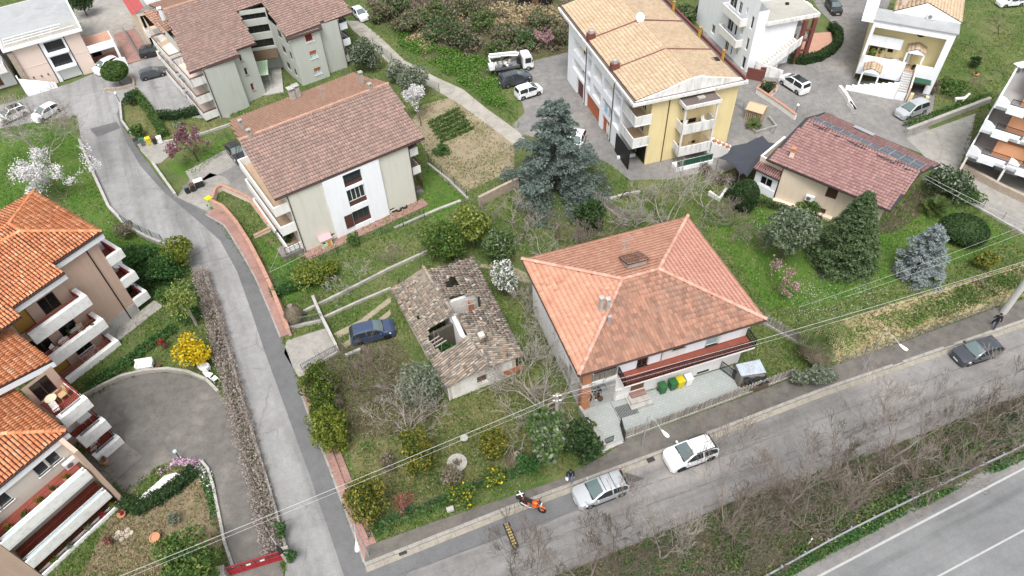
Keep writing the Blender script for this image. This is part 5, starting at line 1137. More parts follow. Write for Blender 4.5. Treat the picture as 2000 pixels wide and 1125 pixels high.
# ------------------------------------------------------------------ 7 brown-walled apartment complex with orange roofs
LO = Vector((-35.09,43.11,0)); _lc,_ls = math.cos(R(54.5)),math.sin(R(54.5))
def LP(u,v,z=0.0): return Vector((LO.x+_lc*u+_ls*v,LO.y+_ls*u-_lc*v,z))
def build_left():
 t = thing('brown_apartment_complex','brown apartment building with bright orange roofs and long white balconies','apartment building',LP(-9,6,0))
 U = Vector((_lc,_ls,0)); V = Vector((_ls,-_lc,0))
 w = MB(); zt = 9.5
 FN = Face(LP(-2.9,0),LP(1.0,0)); facade(w,LP(-2.9,0),LP(1.0,0),1.3,zt); FE = Face(LP(1.0,0),LP(1.0,-9)); facade(w,FE.p0,FE.p1,1.3,zt,[(1.5,2.6,z,z+1.9) for z in (1.4,4.3,7.2)])
 F2 = Face(LP(-8.2,.25),LP(-2.9,.25)); o2 = [(.6,2.0,z,z+1.9) for z in (0.1,2.9,5.8)]+[(2.9,4.3,z+.1,z+1.8) for z in (0.1,2.9,5.8)]
 facade(w,F2.p0,F2.p1,0,zt,o2); facade(w,LP(-2.9,.25),LP(-2.9,0),0,zt)
 F3 = Face(LP(-8.3,7.2),LP(-8.3,.25));
 facade(w,LP(-8.4,7.2),LP(-8.4,.25),0,7.8); F4 = Face(LP(-10.8,7.4),LP(-8.4,7.4)); o4 = [(.4,1.8,z,z+1.9) for z in (-.0+.05,2.7,5.6)]; facade(w,F4.p0,F4.p1,0,7.8,o4)
 F5 = Face(LP(-11.7,13.0),LP(-11.7,7.4)); o5 = [(2.0,2.7,4.6,5.3),(2.0,2.7,1.6,2.3)]; facade(w,LP(-11.7,13.0),LP(-11.7,7.4),0,7.5,o5)
 F6 = Face(LP(-19.5,13.0),LP(-11.7,13.0)); w.build('wall','brown_wall',t)
 w = MB(); o6 = []
 for z in (-.0+.02,2.0,5.0): o6 += [(a,a+.85,z+1.0 if z else .3,z+2.1) for a in (1.6,2.5,5.0,5.9)] if z else []
 zf = (-1.3,1.7,4.7)
 o6 = [(a,a+.85,z+.95,z+2.05) for z in zf[1:] for a in (1.9,2.8,5.5,6.4)]+[(a,a+.85,.05,.95) for a in (1.9,2.8,5.2,6.0)]
 facade(w,F6.p0,F6.p1,0,7.5,o6); w.build('front_wall','beige_soffit',t)
 for o in o6: window(t,F6,o,'white_frame','louvre_brown' if o[2] < 4 else 'glass',1,sill='white_wall')
 for k,o in enumerate(o2): window(t,F2,o,'brown_frame','mustard_door' if k in (0,2) else 'glass_dark',2 if k not in (0,2) else 1)
 for o in o4: window(t,F4,o,'brown_frame','glass_dark',2)
 for o in o5: window(t,F5,o,'white_frame','glass_dark',1,sill='white_wall')
 for o in [(1.5,2.6,z,z+1.9) for z in (1.4,4.3,7.2)]: window(t,FE,o,'brown_frame','glass_dark',2)
 boxpart(t,'plinth',FN,-.1,3.9,0,1.3,-.4,.05,'concrete_light'); boxpart(t,'plinth_side',FE,0,9,0,1.3,-.3,.05,'concrete_light'); downpipe(t,FN,FN.L-1.0,0,9.6,'metal_black')
 # white pier between units, brown pier at the south-east corner
 boxpart(t,'pier',F6,7.75,8.05,0,7.5,-.2,2.05,'brown_wall'); boxpart(t,'pier',F6,-.2,1.35,0,7.5,-.2,2.0,'brown_wall')
 # fascias
 def fascia(a,b,z,h=.45): m = MB(); m.slab([a+Vector((0,0,0)),b,b+V*.0-Vector((0,0,0))+V*-.25,a+V*-.25],h); return m.build('fascia','bright_white',t)
 # balconies: mid stack
 FM = Face(LP(-7.4,.25),LP(-2.35,.25))
 for k,z in enumerate((-.0,2.75,5.72)):
  z = (.0,2.72,5.68)[k];
  b = balcony(t,FM,0.0,FM.L,max(z,.02),1.6,h=(.6,.85,.9)[k],mat='parapet_white',floor='red_tile' if k == 1 else 'balcony_tan',th=.4,sl=.2 if k else .02,ends=(False,True))
  railing(b,[FM.P(0,0,1.1),FM.P(FM.L-.5,0,1.1),FM.P(FM.L-.5,0,.1)],(.0,2.72,5.68)[k]+.4,.65,'rail_red',.11)
 F2b = Face(LP(1.0,0),LP(1.0,-6))
 for z in (.9,3.5,6.3): b = balcony(t,F2b,-.1,2.4,z,1.45,h=.75,mat='parapet_white',floor='red_tile',th=.3); railing(b,[F2b.P(.1,0,1.0),F2b.P(2.2,0,1.0)],z+.1,.9,'rail_red',.12)
 FS = Face(LP(-10.6,7.4),LP(-8.4,7.4))
 for z in (.02,2.55,5.5):
  b = balcony(t,FS,0,FS.L,z,3.3,h=.0,floor='red_tile',sl=.2 if z > .1 else .02)
  mb = MB(); FS.box(mb,0,FS.L,z,z+.85,2.75,3.3); FS.box(mb,FS.L-.12,FS.L,z,z+.35,0,2.74); mb.build('parapet','parapet_white',b)
  mb = MB(); FS.box(mb,.3,FS.L-.3,z+.852,z+.87,2.8,3.0); mb.build('planter_trough','metal_grey',b)
  railing(b,[FS.P(.1,0,2.3),FS.P(FS.L-.1,0,2.3),FS.P(FS.L-.06,0,.1)],z+.05,.9,'rail_red',.12)
 FB = Face(LP(-18.1,13.0),LP(-11.9,13.0))
 for z in (-.0,1.7,4.7):
  zz = max(z,.02); h = .0
  b = balcony(t,FB,0,FB.L,zz,2.1,h=0,floor='red_tile',sl=.2 if z else .015)
  mb = MB(); hh = .85 if z else .35
  FB.box(mb,0,FB.L,zz-.02,zz+hh-.15,1.55,1.65); FB.box(mb,0,FB.L,zz-.02,zz+hh,2.0,2.12); FB.box(mb,0,FB.L,zz-.015,zz+hh-.35,1.7,2.0); mb.build('parapet','parapet_white',b)

  if z: mb = MB(); mb.tube([FB.P(.2,zz+hh-.2,1.78),FB.P(FB.L-.2,zz+hh-.2,1.78)],.12,7); mb.build('planter_pipe','screen_glass',b)
  railing(b,[FB.P(.1,0,1.25),FB.P(FB.L-.1,0,1.25)],zz+.1,.85,'rail_red',.9,r=.022)
 # roofs
 ze = 9.75; dn = Vector((0,0,.3))
 E,S,N = LP(1.75,.35,ze),LP(-2.7,.35,ze),LP(1.75,-9.5,ze); H1 = LP(-2.3,-3.7,10.95); H0 = LP(-2.3,-5.4,10.95); slope(t,[LP(-4.5,-3.6,10.86),LP(-2.2,-3.6,10.86),LP(-2.2,-5.6,10.94),LP(-4.5,-5.6,10.94)],'tile_orange',style='round',tw=.26,tl=.42)
 slope(t,[E,N,H0,H1],'tile_orange',style='round',tw=.26,tl=.42,jit=.008,rot=.012); slope(t,[S,E,H1,LP(-2.7,-3.7,10.95)],'tile_orange',style='round',tw=.26,tl=.42,jit=.008,rot=.012)
 nw = LP(-9,-9.5,ze); slope(t,[N,nw,LP(-9,-5.4,10.95),H0],'tile_orange',style='round',tw=.26,tl=.42)
 for p,q in ((H1,E),(H0,N),(H0,H1),(H1,LP(-9,-4.5,10.97))): ridge(t,p+Vector((0,0,.05)),q+Vector((0,0,.05)),'tile_orange',.15,.42)
 e2a,e2b = LP(-7.1,2.0,9.75),LP(-2.75,2.0,9.75); slope(t,[e2a,e2b,LP(-2.75,-5.0,11.25),LP(-7.1,-5.0,11.25)],'tile_orange',style='round',tw=.26,tl=.42,jit=.008,rot=.012,solo=150)
 slope(t,[LP(-11.5,3.1,9.5),LP(-7.12,3.1,9.5),LP(-7.12,-5.0,11.24),LP(-11.5,-5.0,11.24)],'tile_orange',style='round',tw=.26,tl=.42,jit=.008,rot=.012)
 fascia(S-dn+V*-.05,E-dn+V*-.05,0); fascia(e2a-dn+V*-.1,e2b-dn+V*-.1,0)
 for a,b in ((S,E),(E,N),(e2a,e2b)): gutter(t,a-Vector((0,0,.1)),b-Vector((0,0,.1)))
 z3 = 8.15; A,B = LP(-8.1,7.35,z3),LP(-8.1,.6,z3); slope(t,[A,B,LP(-16,.6,z3+2.0),LP(-16,7.35,z3+2.0)],'tile_orange',style='round',tw=.26,tl=.42,jit=.008,rot=.012)
 m = MB(); m.slab([A-dn*.6,A-dn*.6-V*.3,LP(-16,7.05,z3+2.0)-dn*.6,LP(-16,7.35,z3+2.0)-dn*.6],.5); m.build('fascia','bright_white',t)
 z4 = 7.65; A,B,Hh = LP(-11.0,13.2,z4),LP(-11.0,6.5,z4),LP(-13.8,10.2,z4+.85)
 slope(t,[A,B,LP(-14.5,6.5,z4+1.05),LP(-14.5,9.5,z4+1.06)],'tile_orange',style='round',tw=.26,tl=.42,jit=.008,rot=.012); slope(t,[LP(-20,13.2,z4),A,LP(-14.5,9.5,z4+1.06),LP(-20,9.5,z4+1.06)],'tile_orange',style='round',tw=.26,tl=.42,jit=.008,rot=.012,solo=150)
 ridge(t,A+Vector((0,0,.05)),LP(-14.5,9.5,z4+1.12),'tile_orange',.15,.42); a,b = LP(-20,13.2,z4),A; fascia(a-dn+V*-.05,b-dn+V*-.05,0); gutter(t,a-Vector((0,0,.1)),b-Vector((0,0,.1)))
 acunit(t,F6,6.9,4.85,.1); acunit(t,FM,2.6,2.8,.05)
 dish(t,LP(2.0,-1.6,4.2),.45,Vector((.6,-.6,.5)))
 mb = MB(); mb.prism([V2(LP(-2.6,0)),V2(LP(2.6,0)),V2(LP(2.6,1.3)),V2(LP(-2.6,1.3))],.012,.1); mb.build('terrace','concrete',t)
 mb = MB(); mb.prism([V2(LP(-11.7,13)),V2(LP(-8.4,13)),V2(LP(-8.4,10.8)),V2(LP(-11.7,8))],.016,.06); mb.build('entrance_slab','concrete_dark',t)
 return t
LEFT = build_left()

# ------------------------------------------------------------------ 8 white block beyond the yellow one
EF = frame(30.85,80.3,14.5)
def build_white():
 t = thing('white_apartment_block','white apartment block with gravel flat roof and outside staircase','apartment block',EF(4,5,0))
 F = Face(EF(0,0),EF(9,0)); FL = Face(EF(0,14),EF(0,0)); D = 14
 ops = [(D-12+a,D-12+b,c,d) for a,b,c,d in ((6.2,7.1,.2,1.75),(7.7,8.1,.2,1.7),(9.0,9.35,1.0,1.75),(10.75,11.5,.1,1.75),(5.8,7.2,2.9,4.5),(7.6,8.2,3,4.6),(9.2,9.5,3.8,4.6),(5.3,7.0,5.9,7.3),(7.5,8.3,5.9,7.4),(9.3,9.6,6.6,7.4),(10.7,11.3,2.6,4.2),(10.7,11.3,5.4,7),(2.3,3.2,.7,1.9))]
 w = MB(); facade(w,FL.p0,FL.p1,0,9.3,ops); facade(w,EF(0,0),EF(1.4,0),0,8.05); facade(w,EF(1.4,.4),EF(6.1,.4),0,6.0); facade(w,EF(6.1,.4),EF(6.1,4),0,6.0); facade(w,EF(1.4,0),EF(1.4,5),0,8.05); facade(w,EF(6.1,4),EF(9,4),0,6,[(1,1.9,.4,2.3),(.7,2.2,3.4,5.2)]); facade(w,EF(9,4),EF(9,14),0,6); facade(w,EF(1.4,5),EF(9,5),6,9.3,[(2,3,7,8.4)])
 w.build('wall','bright_white',t)
 for o in ops: window(t,FL,o,'white_frame','glass_dark',1 if o[1]-o[0] < .8 else 2)
 window(t,Face(EF(6.1,4),EF(9,4)),(1,1.9,.4,2.3),'brown_frame','door_wood',1); window(t,Face(EF(6.1,4),EF(9,4)),(.7,2.2,3.4,5.2),'white_frame','glass',2)
 for z in (2.2,5.0): balcony(t,FL,D-12+5.2,D-12+9.9,z+.4,.9,h=.8,mat='white_wall',floor='grey_floor')
 mb = MB(); mb.prism([V2(EF(-.3,5.2)),V2(EF(1.4,-.1)),V2(EF(1.45,5)),V2(EF(9,5)),V2(EF(9,14)),V2(EF(-.3,14))],9.3,9.55); mb.build('upper_roof','membrane_roof',t)
 rp = [EF(1.25,-.1),EF(8.7,-.1),EF(8.7,5.0),EF(1.25,5.0)]; mb = MB(); mb.prism([V2(p) for p in rp],6.0,6.45); mb.build('roof_slab','stained_white',t)
 q = [EF(1.45,.1),EF(8.5,.1),EF(8.5,4.9),EF(1.45,4.9)]; mb = MB(); mb.prism([V2(p) for p in q],6.452,6.5); mb.build('roof_gravel','gravel_roof',t); mb = MB(); mb.box(tuple(EF(6,3.2,6.6)),(.4,.3,.25)); mb.build('roof_vent','rubber',t)
 # outside stair rising to the right, pergola piers
 st = MB(); n = 14
 for k in range(n): F.box(st,2.0+k*.3,2.0+(k+1)*.3,0 if k < 6 else .2+k*.24-.4,.3+k*.24,-.38,1.0)
 st = st.build('outdoor_stair','stained_white',t)
 for k in range(n): boxpart(st,'tread',F,1.98+k*.3,2.0+(k+1)*.3,.302+k*.24,.34+k*.24,-.37,1.0,'peach_wall')
 mb = MB(); A,B,C,D_ = F.P(1.7,0,1.08),F.P(6.2,3.3,1.08),F.P(6.2,4.4,1.08),F.P(1.7,1.2,1.08); n_ = Vector((F.n.x,F.n.y,0))*.14
 mb.face(A,B,C,D_); mb.face(D_+n_,C+n_,B+n_,A+n_); mb.face(D_,C,C+n_,D_+n_); mb.face(A+n_,B+n_,B,A); mb.face(B,B+n_,C+n_,C); mb.face(A,D_,D_+n_,A+n_); mb.build('stair_parapet','stained_white',t)
 mb = MB(); wallstrip(mb,[F.P(.4,0,1.2),F.P(1.6,0,1.6),F.P(3.6,0,2.6)],.18,0,[2.2,1.6,1.0]); mb.build('stair_base_wall','stained_white',t)
 for u in (6.6,7.9):
  p = boxpart(t,'pergola_pier',F,u,u+.5,0,5.9,-.1,.3,'maroon_paint')
 for z in (1.6,3.0,4.4): boxpart(t,'pergola_rail',F,7.1,7.9,z,z+.25,.0,.2,'maroon_paint')
 mb = MB(); mb.prism([V2(at(*p)) for p in ((1548,118),(1600,112),(1626,92),(1622,64),(1590,66),(1560,90))],.03,.12); mb.build('patio','terracotta_floor',t)
 mb = MB(); wallstrip(mb,[EF(9.6,4.2),EF(9.6,9)],.2,0,5.2); mb.build('screen_wall','white_wall',t)
 for z in (2.6,5.2): balcony(t,Face(EF(6.3,4),EF(9.6,4)),0,3.2,z,1.3,h=.8,floor='terracotta_floor')
 mb = MB(); P = [(-1.2,-1.9),(.4,-3.1)]; wallstrip(mb,[EF(-.6,-1.2),EF(.9,-2.6)],.18,0,1.5); wallstrip(mb,[EF(.5,-.9),EF(1.6,-1.9)],.18,0,1.4); mb.build('garden_screen','maroon_paint',t)
build_white()

# ------------------------------------------------------------------ 9 yellow villa with sofa terrace
def build_villa():
 zt = 2.5; a,b = at(1679,121,zt),at(1831,150,zt); t = thing('yellow_villa','yellow villa with white terrace frame and stairs, sofa on the terrace','house',((a.x+b.x)/2,(a.y+b.y)/2,0))
 F = Face(a,b); L = F.L; D = 1.7; zr = zt+5.3
 w = MB(); F.box(w,0,L,zr-.75,zr,-.35,0); F.box(w,-.02,.3,zt,zr-.75,-D,0); F.box(w,L-.75,L,zt-2.4,zr-.75,-.4,.05); F.box(w,L-.5,L-.25,zt,zr-.75,-D,-.4)
 F.box(w,0,L*.57,zt-1.5,zt+.95,-.12,.0); F.box(w,L*.70,L-.75,zt-.6,zt+.95,-.12,0)
 F.box(w,0,L*.44,zr-3.35,zr-2.05,-.9,-.75); F.box(w,0.3,L*.44,zr-3.35,zr-3.15,-D,-.9); w.build('white_frame','bright_white',t)
 w = MB(); facade(w,F.P(0,0,-D),F.P(L-.25,0,-D),zt,zr-.2,[(.6,1.5,zt+.1,zt+2.0),(2.6,3.2,zt+1.0,zt+1.7)]); facade(w,F.P(L-.25,0,-.4),F.P(L-.25,0,-16),0,zr-.5); facade(w,F.P(0,0,-16),F.P(0,0,0),0,zr-.8)
 facade(w,F.P(L*.55,0,-2),F.P(L,0,-2),0,zt-.2); w.build('wall','yellow_villa',t)
 window(t,Face(F.P(0,0,-D),F.P(L,0,-D)),(.6,1.5,zt+.1,zt+2.0),'brown_frame','louvre_brown',1); window(t,Face(F.P(0,0,-D),F.P(L,0,-D)),(2.6,3.2,zt+1.0,zt+1.7),'dark_frame','glass_dark',1)
 for u,z in ((5.2,zt+1.7),(5.4,zr-1.3)):
  mb = MB(); c = F.P(u,z,-D+.02); mb.tube([c,c+Vector((F.n.x,F.n.y,0))*.06],.48,16); mb.build('round_window','glass_dark',t)
 mb = MB(); F.box(mb,.02,L-.3,zt-.3,zt,-D,-.12); mb.build('terrace_floor','balcony_tan',t)
 # roof: terrace strip, white gable and straw tiles behind
 mb = MB(); F.box(mb,-.1,L+.2,zr,zr+.15,-3.0,.1); mb.build('roof_slab','membrane_roof',t)
 p0,p1 = F.P(1.7,zr+.15,-2.6),F.P(L+.4,zr+.15,-1.3+.0); p1 = F.P(L+.3,zr+.15,-2.6); pk = F.P(L*.56,zr+1.75,-2.6); n = Vector((F.n.x,F.n.y,0))*-.2
 mb = MB(); mb.face(p0,p1,pk); mb.face(pk+n,p1+n,p0+n); mb.face(p0,pk,pk+n,p0+n); mb.face(pk,p1,p1+n,pk+n); mb.build('gable','bright_white',t)
 bkv = Vector((F.n.x,F.n.y,0))*-14; dz = Vector((0,0,.06))
 slope(t,[p0+bkv+dz,p0+n*.5+dz,pk+n*.5+dz,pk+bkv+dz],'tile_straw',style='wave',tw=.3,tl=.42); slope(t,[p1+n*.5+dz,p1+bkv+dz,pk+bkv+dz,pk+n*.5+dz],'tile_straw',style='wave',tw=.3,tl=.42)
 acunit(t,Face(p0,p1),3.6,zr+.2,.1); c = chimney(t,F.P(2.6,zr+.5,-3.6),.4,1.5,'peach_wall')
 mb = MB(); F.box(mb,-1.4,0,zr-.3,zr+.1,-14,0); mb.build('side_roof','bright_white',t)
 # little tiled porch roofs (one over the stair head, one over the gate)
 def porch(u,z,d,w_,dd):
  A,B = F.P(u-w_/2,z,d),F.P(u-w_/2,z,d-dd); C,D2 = F.P(u+w_/2,z,d),F.P(u+w_/2,z,d-dd); P,Q = F.P(u,z+.45,d),F.P(u,z+.45,d-dd)
  mb = MB(); F.box(mb,u-w_/2,u-w_/2+.18,z-2.3,z,d-.2,d); F.box(mb,u+w_/2-.18,u+w_/2,z-2.3,z,d-.2,d); mb.face(A,C,P); mb.face(F.P(u-w_/2,z-.2,d),F.P(u+w_/2,z-.2,d),C,A); o = mb.build('porch','bright_white',t)
  slope(o if False else t,[B,A,P,Q],'tile_straw',style='wave',tw=.25,tl=.35,th=.06); slope(t,[C,D2,Q,P],'tile_straw',style='wave',tw=.25,tl=.35,th=.06)
 porch(L*.635,zt+2.4,.05,2.0,1.9); porch(L*.18,zt+.3,2.4,2.0,1.8)
 # stairs down the front
 n = 9; sp = MB()
 for k in range(n): F.box(sp,L*.575,L*.695,0,zt-.05-k*.16,.0+k*.28,.28+k*.28)
 s = sp.build('outdoor_stair','bright_white',t)
 for k in range(n): boxpart(s,'tread',F,L*.577,L*.693,zt-.048-k*.16,zt-.01-k*.16,.01+k*.28,.3+k*.28,'concrete')
 m = 9; w = MB()
 for k in range(m): F.box(w,L*.57-(k+1)*.62,L*.57-k*.62,0.0 if k > 6 else .0,zt-.3-k*.2,2.45,2.65); F.box(w,L*.57-(k+1)*.62,L*.57-k*.62,0,zt-1.2-k*.16,1.2,2.44) if k < 7 else None
 w.build('stepped_stair_wall','bright_white',t)
 mb = MB(); wallstrip(mb,[F.P(L*.715,0,0),F.P(L*.715,0,2.6)],.16,0,[zt+.7,zt-.6]); mb.build('stair_side_wall','peach_wall',t)
 mb = MB(); F.box(mb,L*.72,L*.95,zt-.62,zt-.56,-.1,1.2); mb.build('awning','fence_green',t)
 # lower entrance gate with arch
 mb = MB(); F.box(mb,L*.74,L*.78,0,1.4,2.7,3.0); F.box(mb,L*.93,L*.97,0,1.4,2.7,3.0); mb.build('gate_pier','yellow_villa',t); railing(t,[F.P(L*.78,0,2.85),F.P(L*.93,0,2.85)],.1,1.3,'rail_brown',name='gate')
 return F,t,zt
VF,VILLA,VZ = build_villa()

# ------------------------------------------------------------------ 10 orange and white terraced block on the right edge
def build_terraced():
 # three tiers stepping towards the camera; front edge along d, left side along s
 tiers = [((1896,285),3.5),((1923,236),6.1),((1952,189),8.7)]
 c0 = at(1896,285,3.5); t = thing('terraced_apartment_block','white terraced block with orange walls and curved balcony parapets','apartment block',(c0.x+6,c0.y,0))
 ang = R(-40); d = Vector((math.cos(ang),math.sin(ang),0)); s = Vector((-d.y,d.x,0))
 for k,(px,z) in enumerate(tiers):
  c = at(*px,z); zf = z-.95; W = 15; dep = 6.5
  F = Face(c,c+d*W)
  b = MB(); F.box(b,0,W,zf-.3,zf,-dep-3,0); bo = b.build('terrace','bright_white',t)
  fb = MB(); F.box(fb,.15,W,zf+.002,zf+.02,-dep-2.9,-.15); fb.build('floor','grey_floor',bo)
  p = MB(); F.box(p,0,.14,zf,zf+.95,-dep,0)
  for i in range(4):
   u0 = .14+i*3.6
   F.box(p,u0,u0+3.4,zf-.3,zf+(.25 if i % 2 else .4),-.14,.0); F.box(p,u0+1.0,u0+2.6,zf-.3,zf+.2,.0,.35)
   # scalloped corner piece
   for j in range(7): a0 = j/7*math.pi/2; F.box(p,u0+.02+j*.14,u0+.02+(j+1)*.14,zf+.4,zf+.5+.55*math.cos(a0),-.13,.01)
  p.build('parapet','bright_white',bo)
  railing(bo,[F.P(1.2,0,-.3),F.P(W-.2,0,-.3)],zf+.3,.65,'metal_black',.12)
  w = MB(); G = Face(F.P(2.0,0,-3.2),F.P(W,0,-3.2)); zt = zf+2.5 if k < 2 else zf+2.5
  facade(w,G.p0,G.p1,zf,zt,[(1.5,3,zf+.05,zf+2.1),(6,7.5,zf+.05,zf+2.1)]); facade(w,G.P(0,0,-4),G.p0,zf,zt);
  for u in (.0,3.6,7.2,10.8): G.box(w,u,u+2.9,zf,zf+1.7,.0,2.0)
  w.build('orange_wall','orange_wall',t)
  for o in ((1.5,3,zf+.05,zf+2.1),(6,7.5,zf+.05,zf+2.1)): window(t,G,o,'white_frame','glass',2)
  if k == 2: b = MB(); G.box(b,-.5,W,zt,zt+.25,-8,.8); b.build('roof_slab','bright_white',t)
 c = at(*tiers[0][0],3.5); F = Face(c,c+d*15); w = MB()
 for u in (.1,3.7,7.3,10.9): F.box(w,u,u+.2,0,2.25,-6,-.05)
 F.box(w,0,15,0,2.25,-3.2,-3.0); w.build('ground_floor_wall','white_wall',t)
 for u in (.6,4.2,7.8): boxpart(t,'cellar_door',F,u+1,u+2.4,0,2.0,-2.99,-2.95,'metal_grey')
build_terraced()

# ------------------------------------------------------------------ 11 pink house with flat roof, top left; neighbours
def build_pink():
 T1 = at(192,138); T0 = T1-Vector((math.cos(R(31.5)),math.sin(R(31.5)),0))*8; F = Face(T0,T1)
 t = thing('pink_flat_roof_house','pale pink house with grey flat roof and white garage door, rails on the roof','house',(T0+T1)/2)
 ops = [(3.6,6.0,0,1.55),(3.5,5.75,1.95,3.4),(3.6,5.8,3.95,5.35)]
 w = MB(); facade(w,T0,F.P(3.1,0),0,5.7); facade(w,F.P(6.1,0),T1,0,5.7); D = 12
 B1,B0 = F.P(8,0,-D),F.P(0,0,-D); facade(w,T1,B1,0,5.7,[(2,3.2,3.6,5),(5,6,3.6,5)]); facade(w,B1,B0,0,5.7); facade(w,B0,T0,0,5.7); w.build('wall','peach_wall',t)
 w = MB(); facade(w,F.P(3.1,0,-.0),F.P(6.1,0,-.0),0,5.7,[(a-3.1,b-3.1,c,d) for a,b,c,d in ops],.35); w.build('window_bay','bright_white',t)
 g_ = boxpart(t,'garage_door',F,3.6,6.0,.02,1.55,-.3,-.22,'garage_white'); window(t,F,ops[1],'dark_frame','glass_dark',3,depth=.3); window(t,F,ops[2],'dark_frame','glass_dark',3,depth=.3)
 for z in (1.7,3.7): boxpart(t,'window_ledge',F,3.3,6.0,z,z+.22,0,.5,'bright_white')
 for u in (3.1,6.1): downpipe(t,F,u,0,5.7,'metal_black',.04)
 for u in (1.2,): boxpart(t,'string_course',F,0,3.0,2.9,3.0,0,.03,'peach_wall'); boxpart(t,'string_course',F,6.2,8,2.9,3.0,0,.03,'peach_wall')
 for u,z in ((.6,1.5),(1.5,1.4),(2.3,1.4)): boxpart(t,'wall_lamp',F,u,u+.15,z,z+.18,0,.12,'rail_brown')
 s = MB(); F.box(s,-.9,8.5,5.72,6.1,-D-.5,.5); s.build('roof_slab','bright_white',t); s = MB(); F.box(s,-.7,8.3,6.102,6.14,-D-.3,-2.0); s.build('roof_membrane','membrane_roof',t); s = MB(); F.box(s,-.7,8.3,6.102,6.13,-1.99,.3); s.build('roof_gravel','gravel_roof',t)
 for k,(d,u0,u1) in enumerate(((-.2,-.4,7.8),(-1.0,-.4,6.2),(-1.8,-.4,6.4))):
  mb = MB(); mb.tube([F.P(u0,6.4,d),F.P(u1,6.4,d)],.045,5);
  for i in range(7): q = F.P(u0+(u1-u0)*i/6,6.1,d); mb.tube([q,q+Vector((0,0,.3))],.03,4)
  mb.build('roof_rail','metal_white',t)
 st = MB()
 for k in range(10): F.box(st,2.4-k*.32,2.4-(k-1)*.32,0,.15+k*.17,.15,1.1)
 st.build('outdoor_stair','stone_clad',t); mb = MB(); wallstrip(mb,[F.P(2.7,0,1.2),F.P(-.9,0,1.2),F.P(-1.0,0,.1)],.16,0,[.7,2.5,2.5]); mb.build('stair_wall','bright_white',t)
 boxpart(t,'stone_pier',F,-.6,.02,0,5.4,-.4,.3,'stone_clad')
 # terrace wing on the right with loggia and low curved white wall
 w = MB(); F.box(w,8.05,11.4,2.55,2.85,-4.2,.2); F.box(w,11.1,11.4,0,2.55,-.3,.2); F.box(w,8.05,11.4,2.85,3.5,.05,.2); w.build('terrace','bright_white',t); boxpart(t,'terrace_floor',F,8.1,11.3,2.86,2.88,-4.1,.0,'terracotta_floor'); boxpart(t,'loggia_floor',F,8.05,11.6,.02,.1,-3.8,.9,'terracotta_floor'); boxpart(t,'loggia_back',F,8.05,11.4,0,2.55,-4.2,-4.0,'peach_wall'); boxpart(t,'garage_opening',F,8.2,9.4,.1,2.4,-3.99,-3.9,'metal_black')
 mb = MB(); wallstrip(mb,[F.P(8.2+.5*i,0,1.0) for i in range(8)],.14,0,[1.3,1.15,1.1,1.15,1.25,1.35,1.3,1.2]); mb.build('garden_wall','bright_white',t)
 # tiled steps beside the terrace
 boxpart(t,'entrance_walk',F,11.9,15.0,.02,.14,-9,.8,'pink_paving'); mb = MB(); wallstrip(mb,[F.P(13.5,0,-9),F.P(13.5,0,.7)],.12,.14,.9); mb.build('handrail','metal_grey',t)
 n = thing('red_awning_house','house with flat grey roof and a long red awning at the top edge','house',F.P(17,0,-5))
 w = MB(); facade(w,F.P(15.4,0,-1.0),F.P(21,0,-1.0),0,5.3,[(.3,3,.3,2.4),(.3,3.2,3.0,4.9)],.6); facade(w,F.P(15.4,0,-14),F.P(15.4,0,-1),0,5.3); w.build('wall','cream_wall',n)
 boxpart(n,'opening',F,15.7,18.6,.2,4.9,-1.7,-1.62,'metal_black'); balcony(n,Face(F.P(15.4,0,-1),F.P(21,0,-1)),.1,3.4,2.6,1.3,h=.8,floor='terracotta_floor'); boxpart(n,'terrace_floor',F,15.4,19,.02,.1,-1.0,1.8,'terracotta_floor')
 mb = MB(); wallstrip(mb,[F.P(15.6+.5*i,0,1.9) for i in range(8)],.14,0,[1.2,1.1,1.15,1.25,1.3,1.2,1.1,1.15]); mb.build('garden_wall','bright_white',n)
 mb = MB(); F.box(mb,17.2,22,5.6,6.0,-14,-2.2); mb.build('roof_slab','bright_white',n); mb = MB(); F.box(mb,17.5,22,6.002,6.05,-14,-2.5); mb.build('roof_gravel','gravel_roof',n)
 mb = MB(); mb.slab([F.P(14.9,5.0,-1.8),F.P(16.7,5.6,-1.8),F.P(16.7,5.6,-11),F.P(14.9,5.0,-11)],.05); mb.build('awning','awning_red',n)
 m = thing('white_balcony_house','white house with brown garage, cut by the left edge beside the pink house','house',F.P(-4,0,-6))
 w = MB(); facade(w,F.P(-8,0,-3),F.P(-1.6,0,-3),0,5.5,[(.5,4,3.2,4.8),(.5,5,.2,2.2)],.5); facade(w,F.P(-1.6,0,-3),F.P(-1.6,0,-12),0,5.5); w.build('wall','bright_white',m); balcony(m,Face(F.P(-8,0,-3),F.P(-1.6,0,-3)),0,6.3,2.7,1.6,h=.9,floor='grey_floor'); boxpart(m,'garage_opening',F,-7.5,-3,.2,2.2,-3.5,-3.4,'door_wood')
 s = MB(); F.box(s,-8,-1.0,5.5,5.9,-12,-2); s.build('roof_slab','membrane_roof',m)
 return F
PFc = build_pink()
def build_shed():
 a,b = at(1012,12),at(1078,10); t = thing('dark_shed','low black shed at the top edge beyond the brambles','shed',(a+b)/2); F = Face(a,b)
 w = MB(); facade(w,a,b,0,2.2,[(2,3,0,1.9)]); facade(w,b,F.P(F.L,0,-6),0,2.2); facade(w,F.P(0,0,-6),a,0,2.2); w.build('wall','tarp_black',t)
 mb = MB(); mb.slab([F.P(-.3,2.2,.4),F.P(F.L+.3,2.2,.4),F.P(F.L+.3,2.8,-6.2),F.P(-.3,2.8,-6.2)],.08); mb.build('roof','metal_grey',t); boxpart(t,'door',F,2,3,0,1.9,-.1,-.05,'door_wood')
build_shed()
build_ruin()
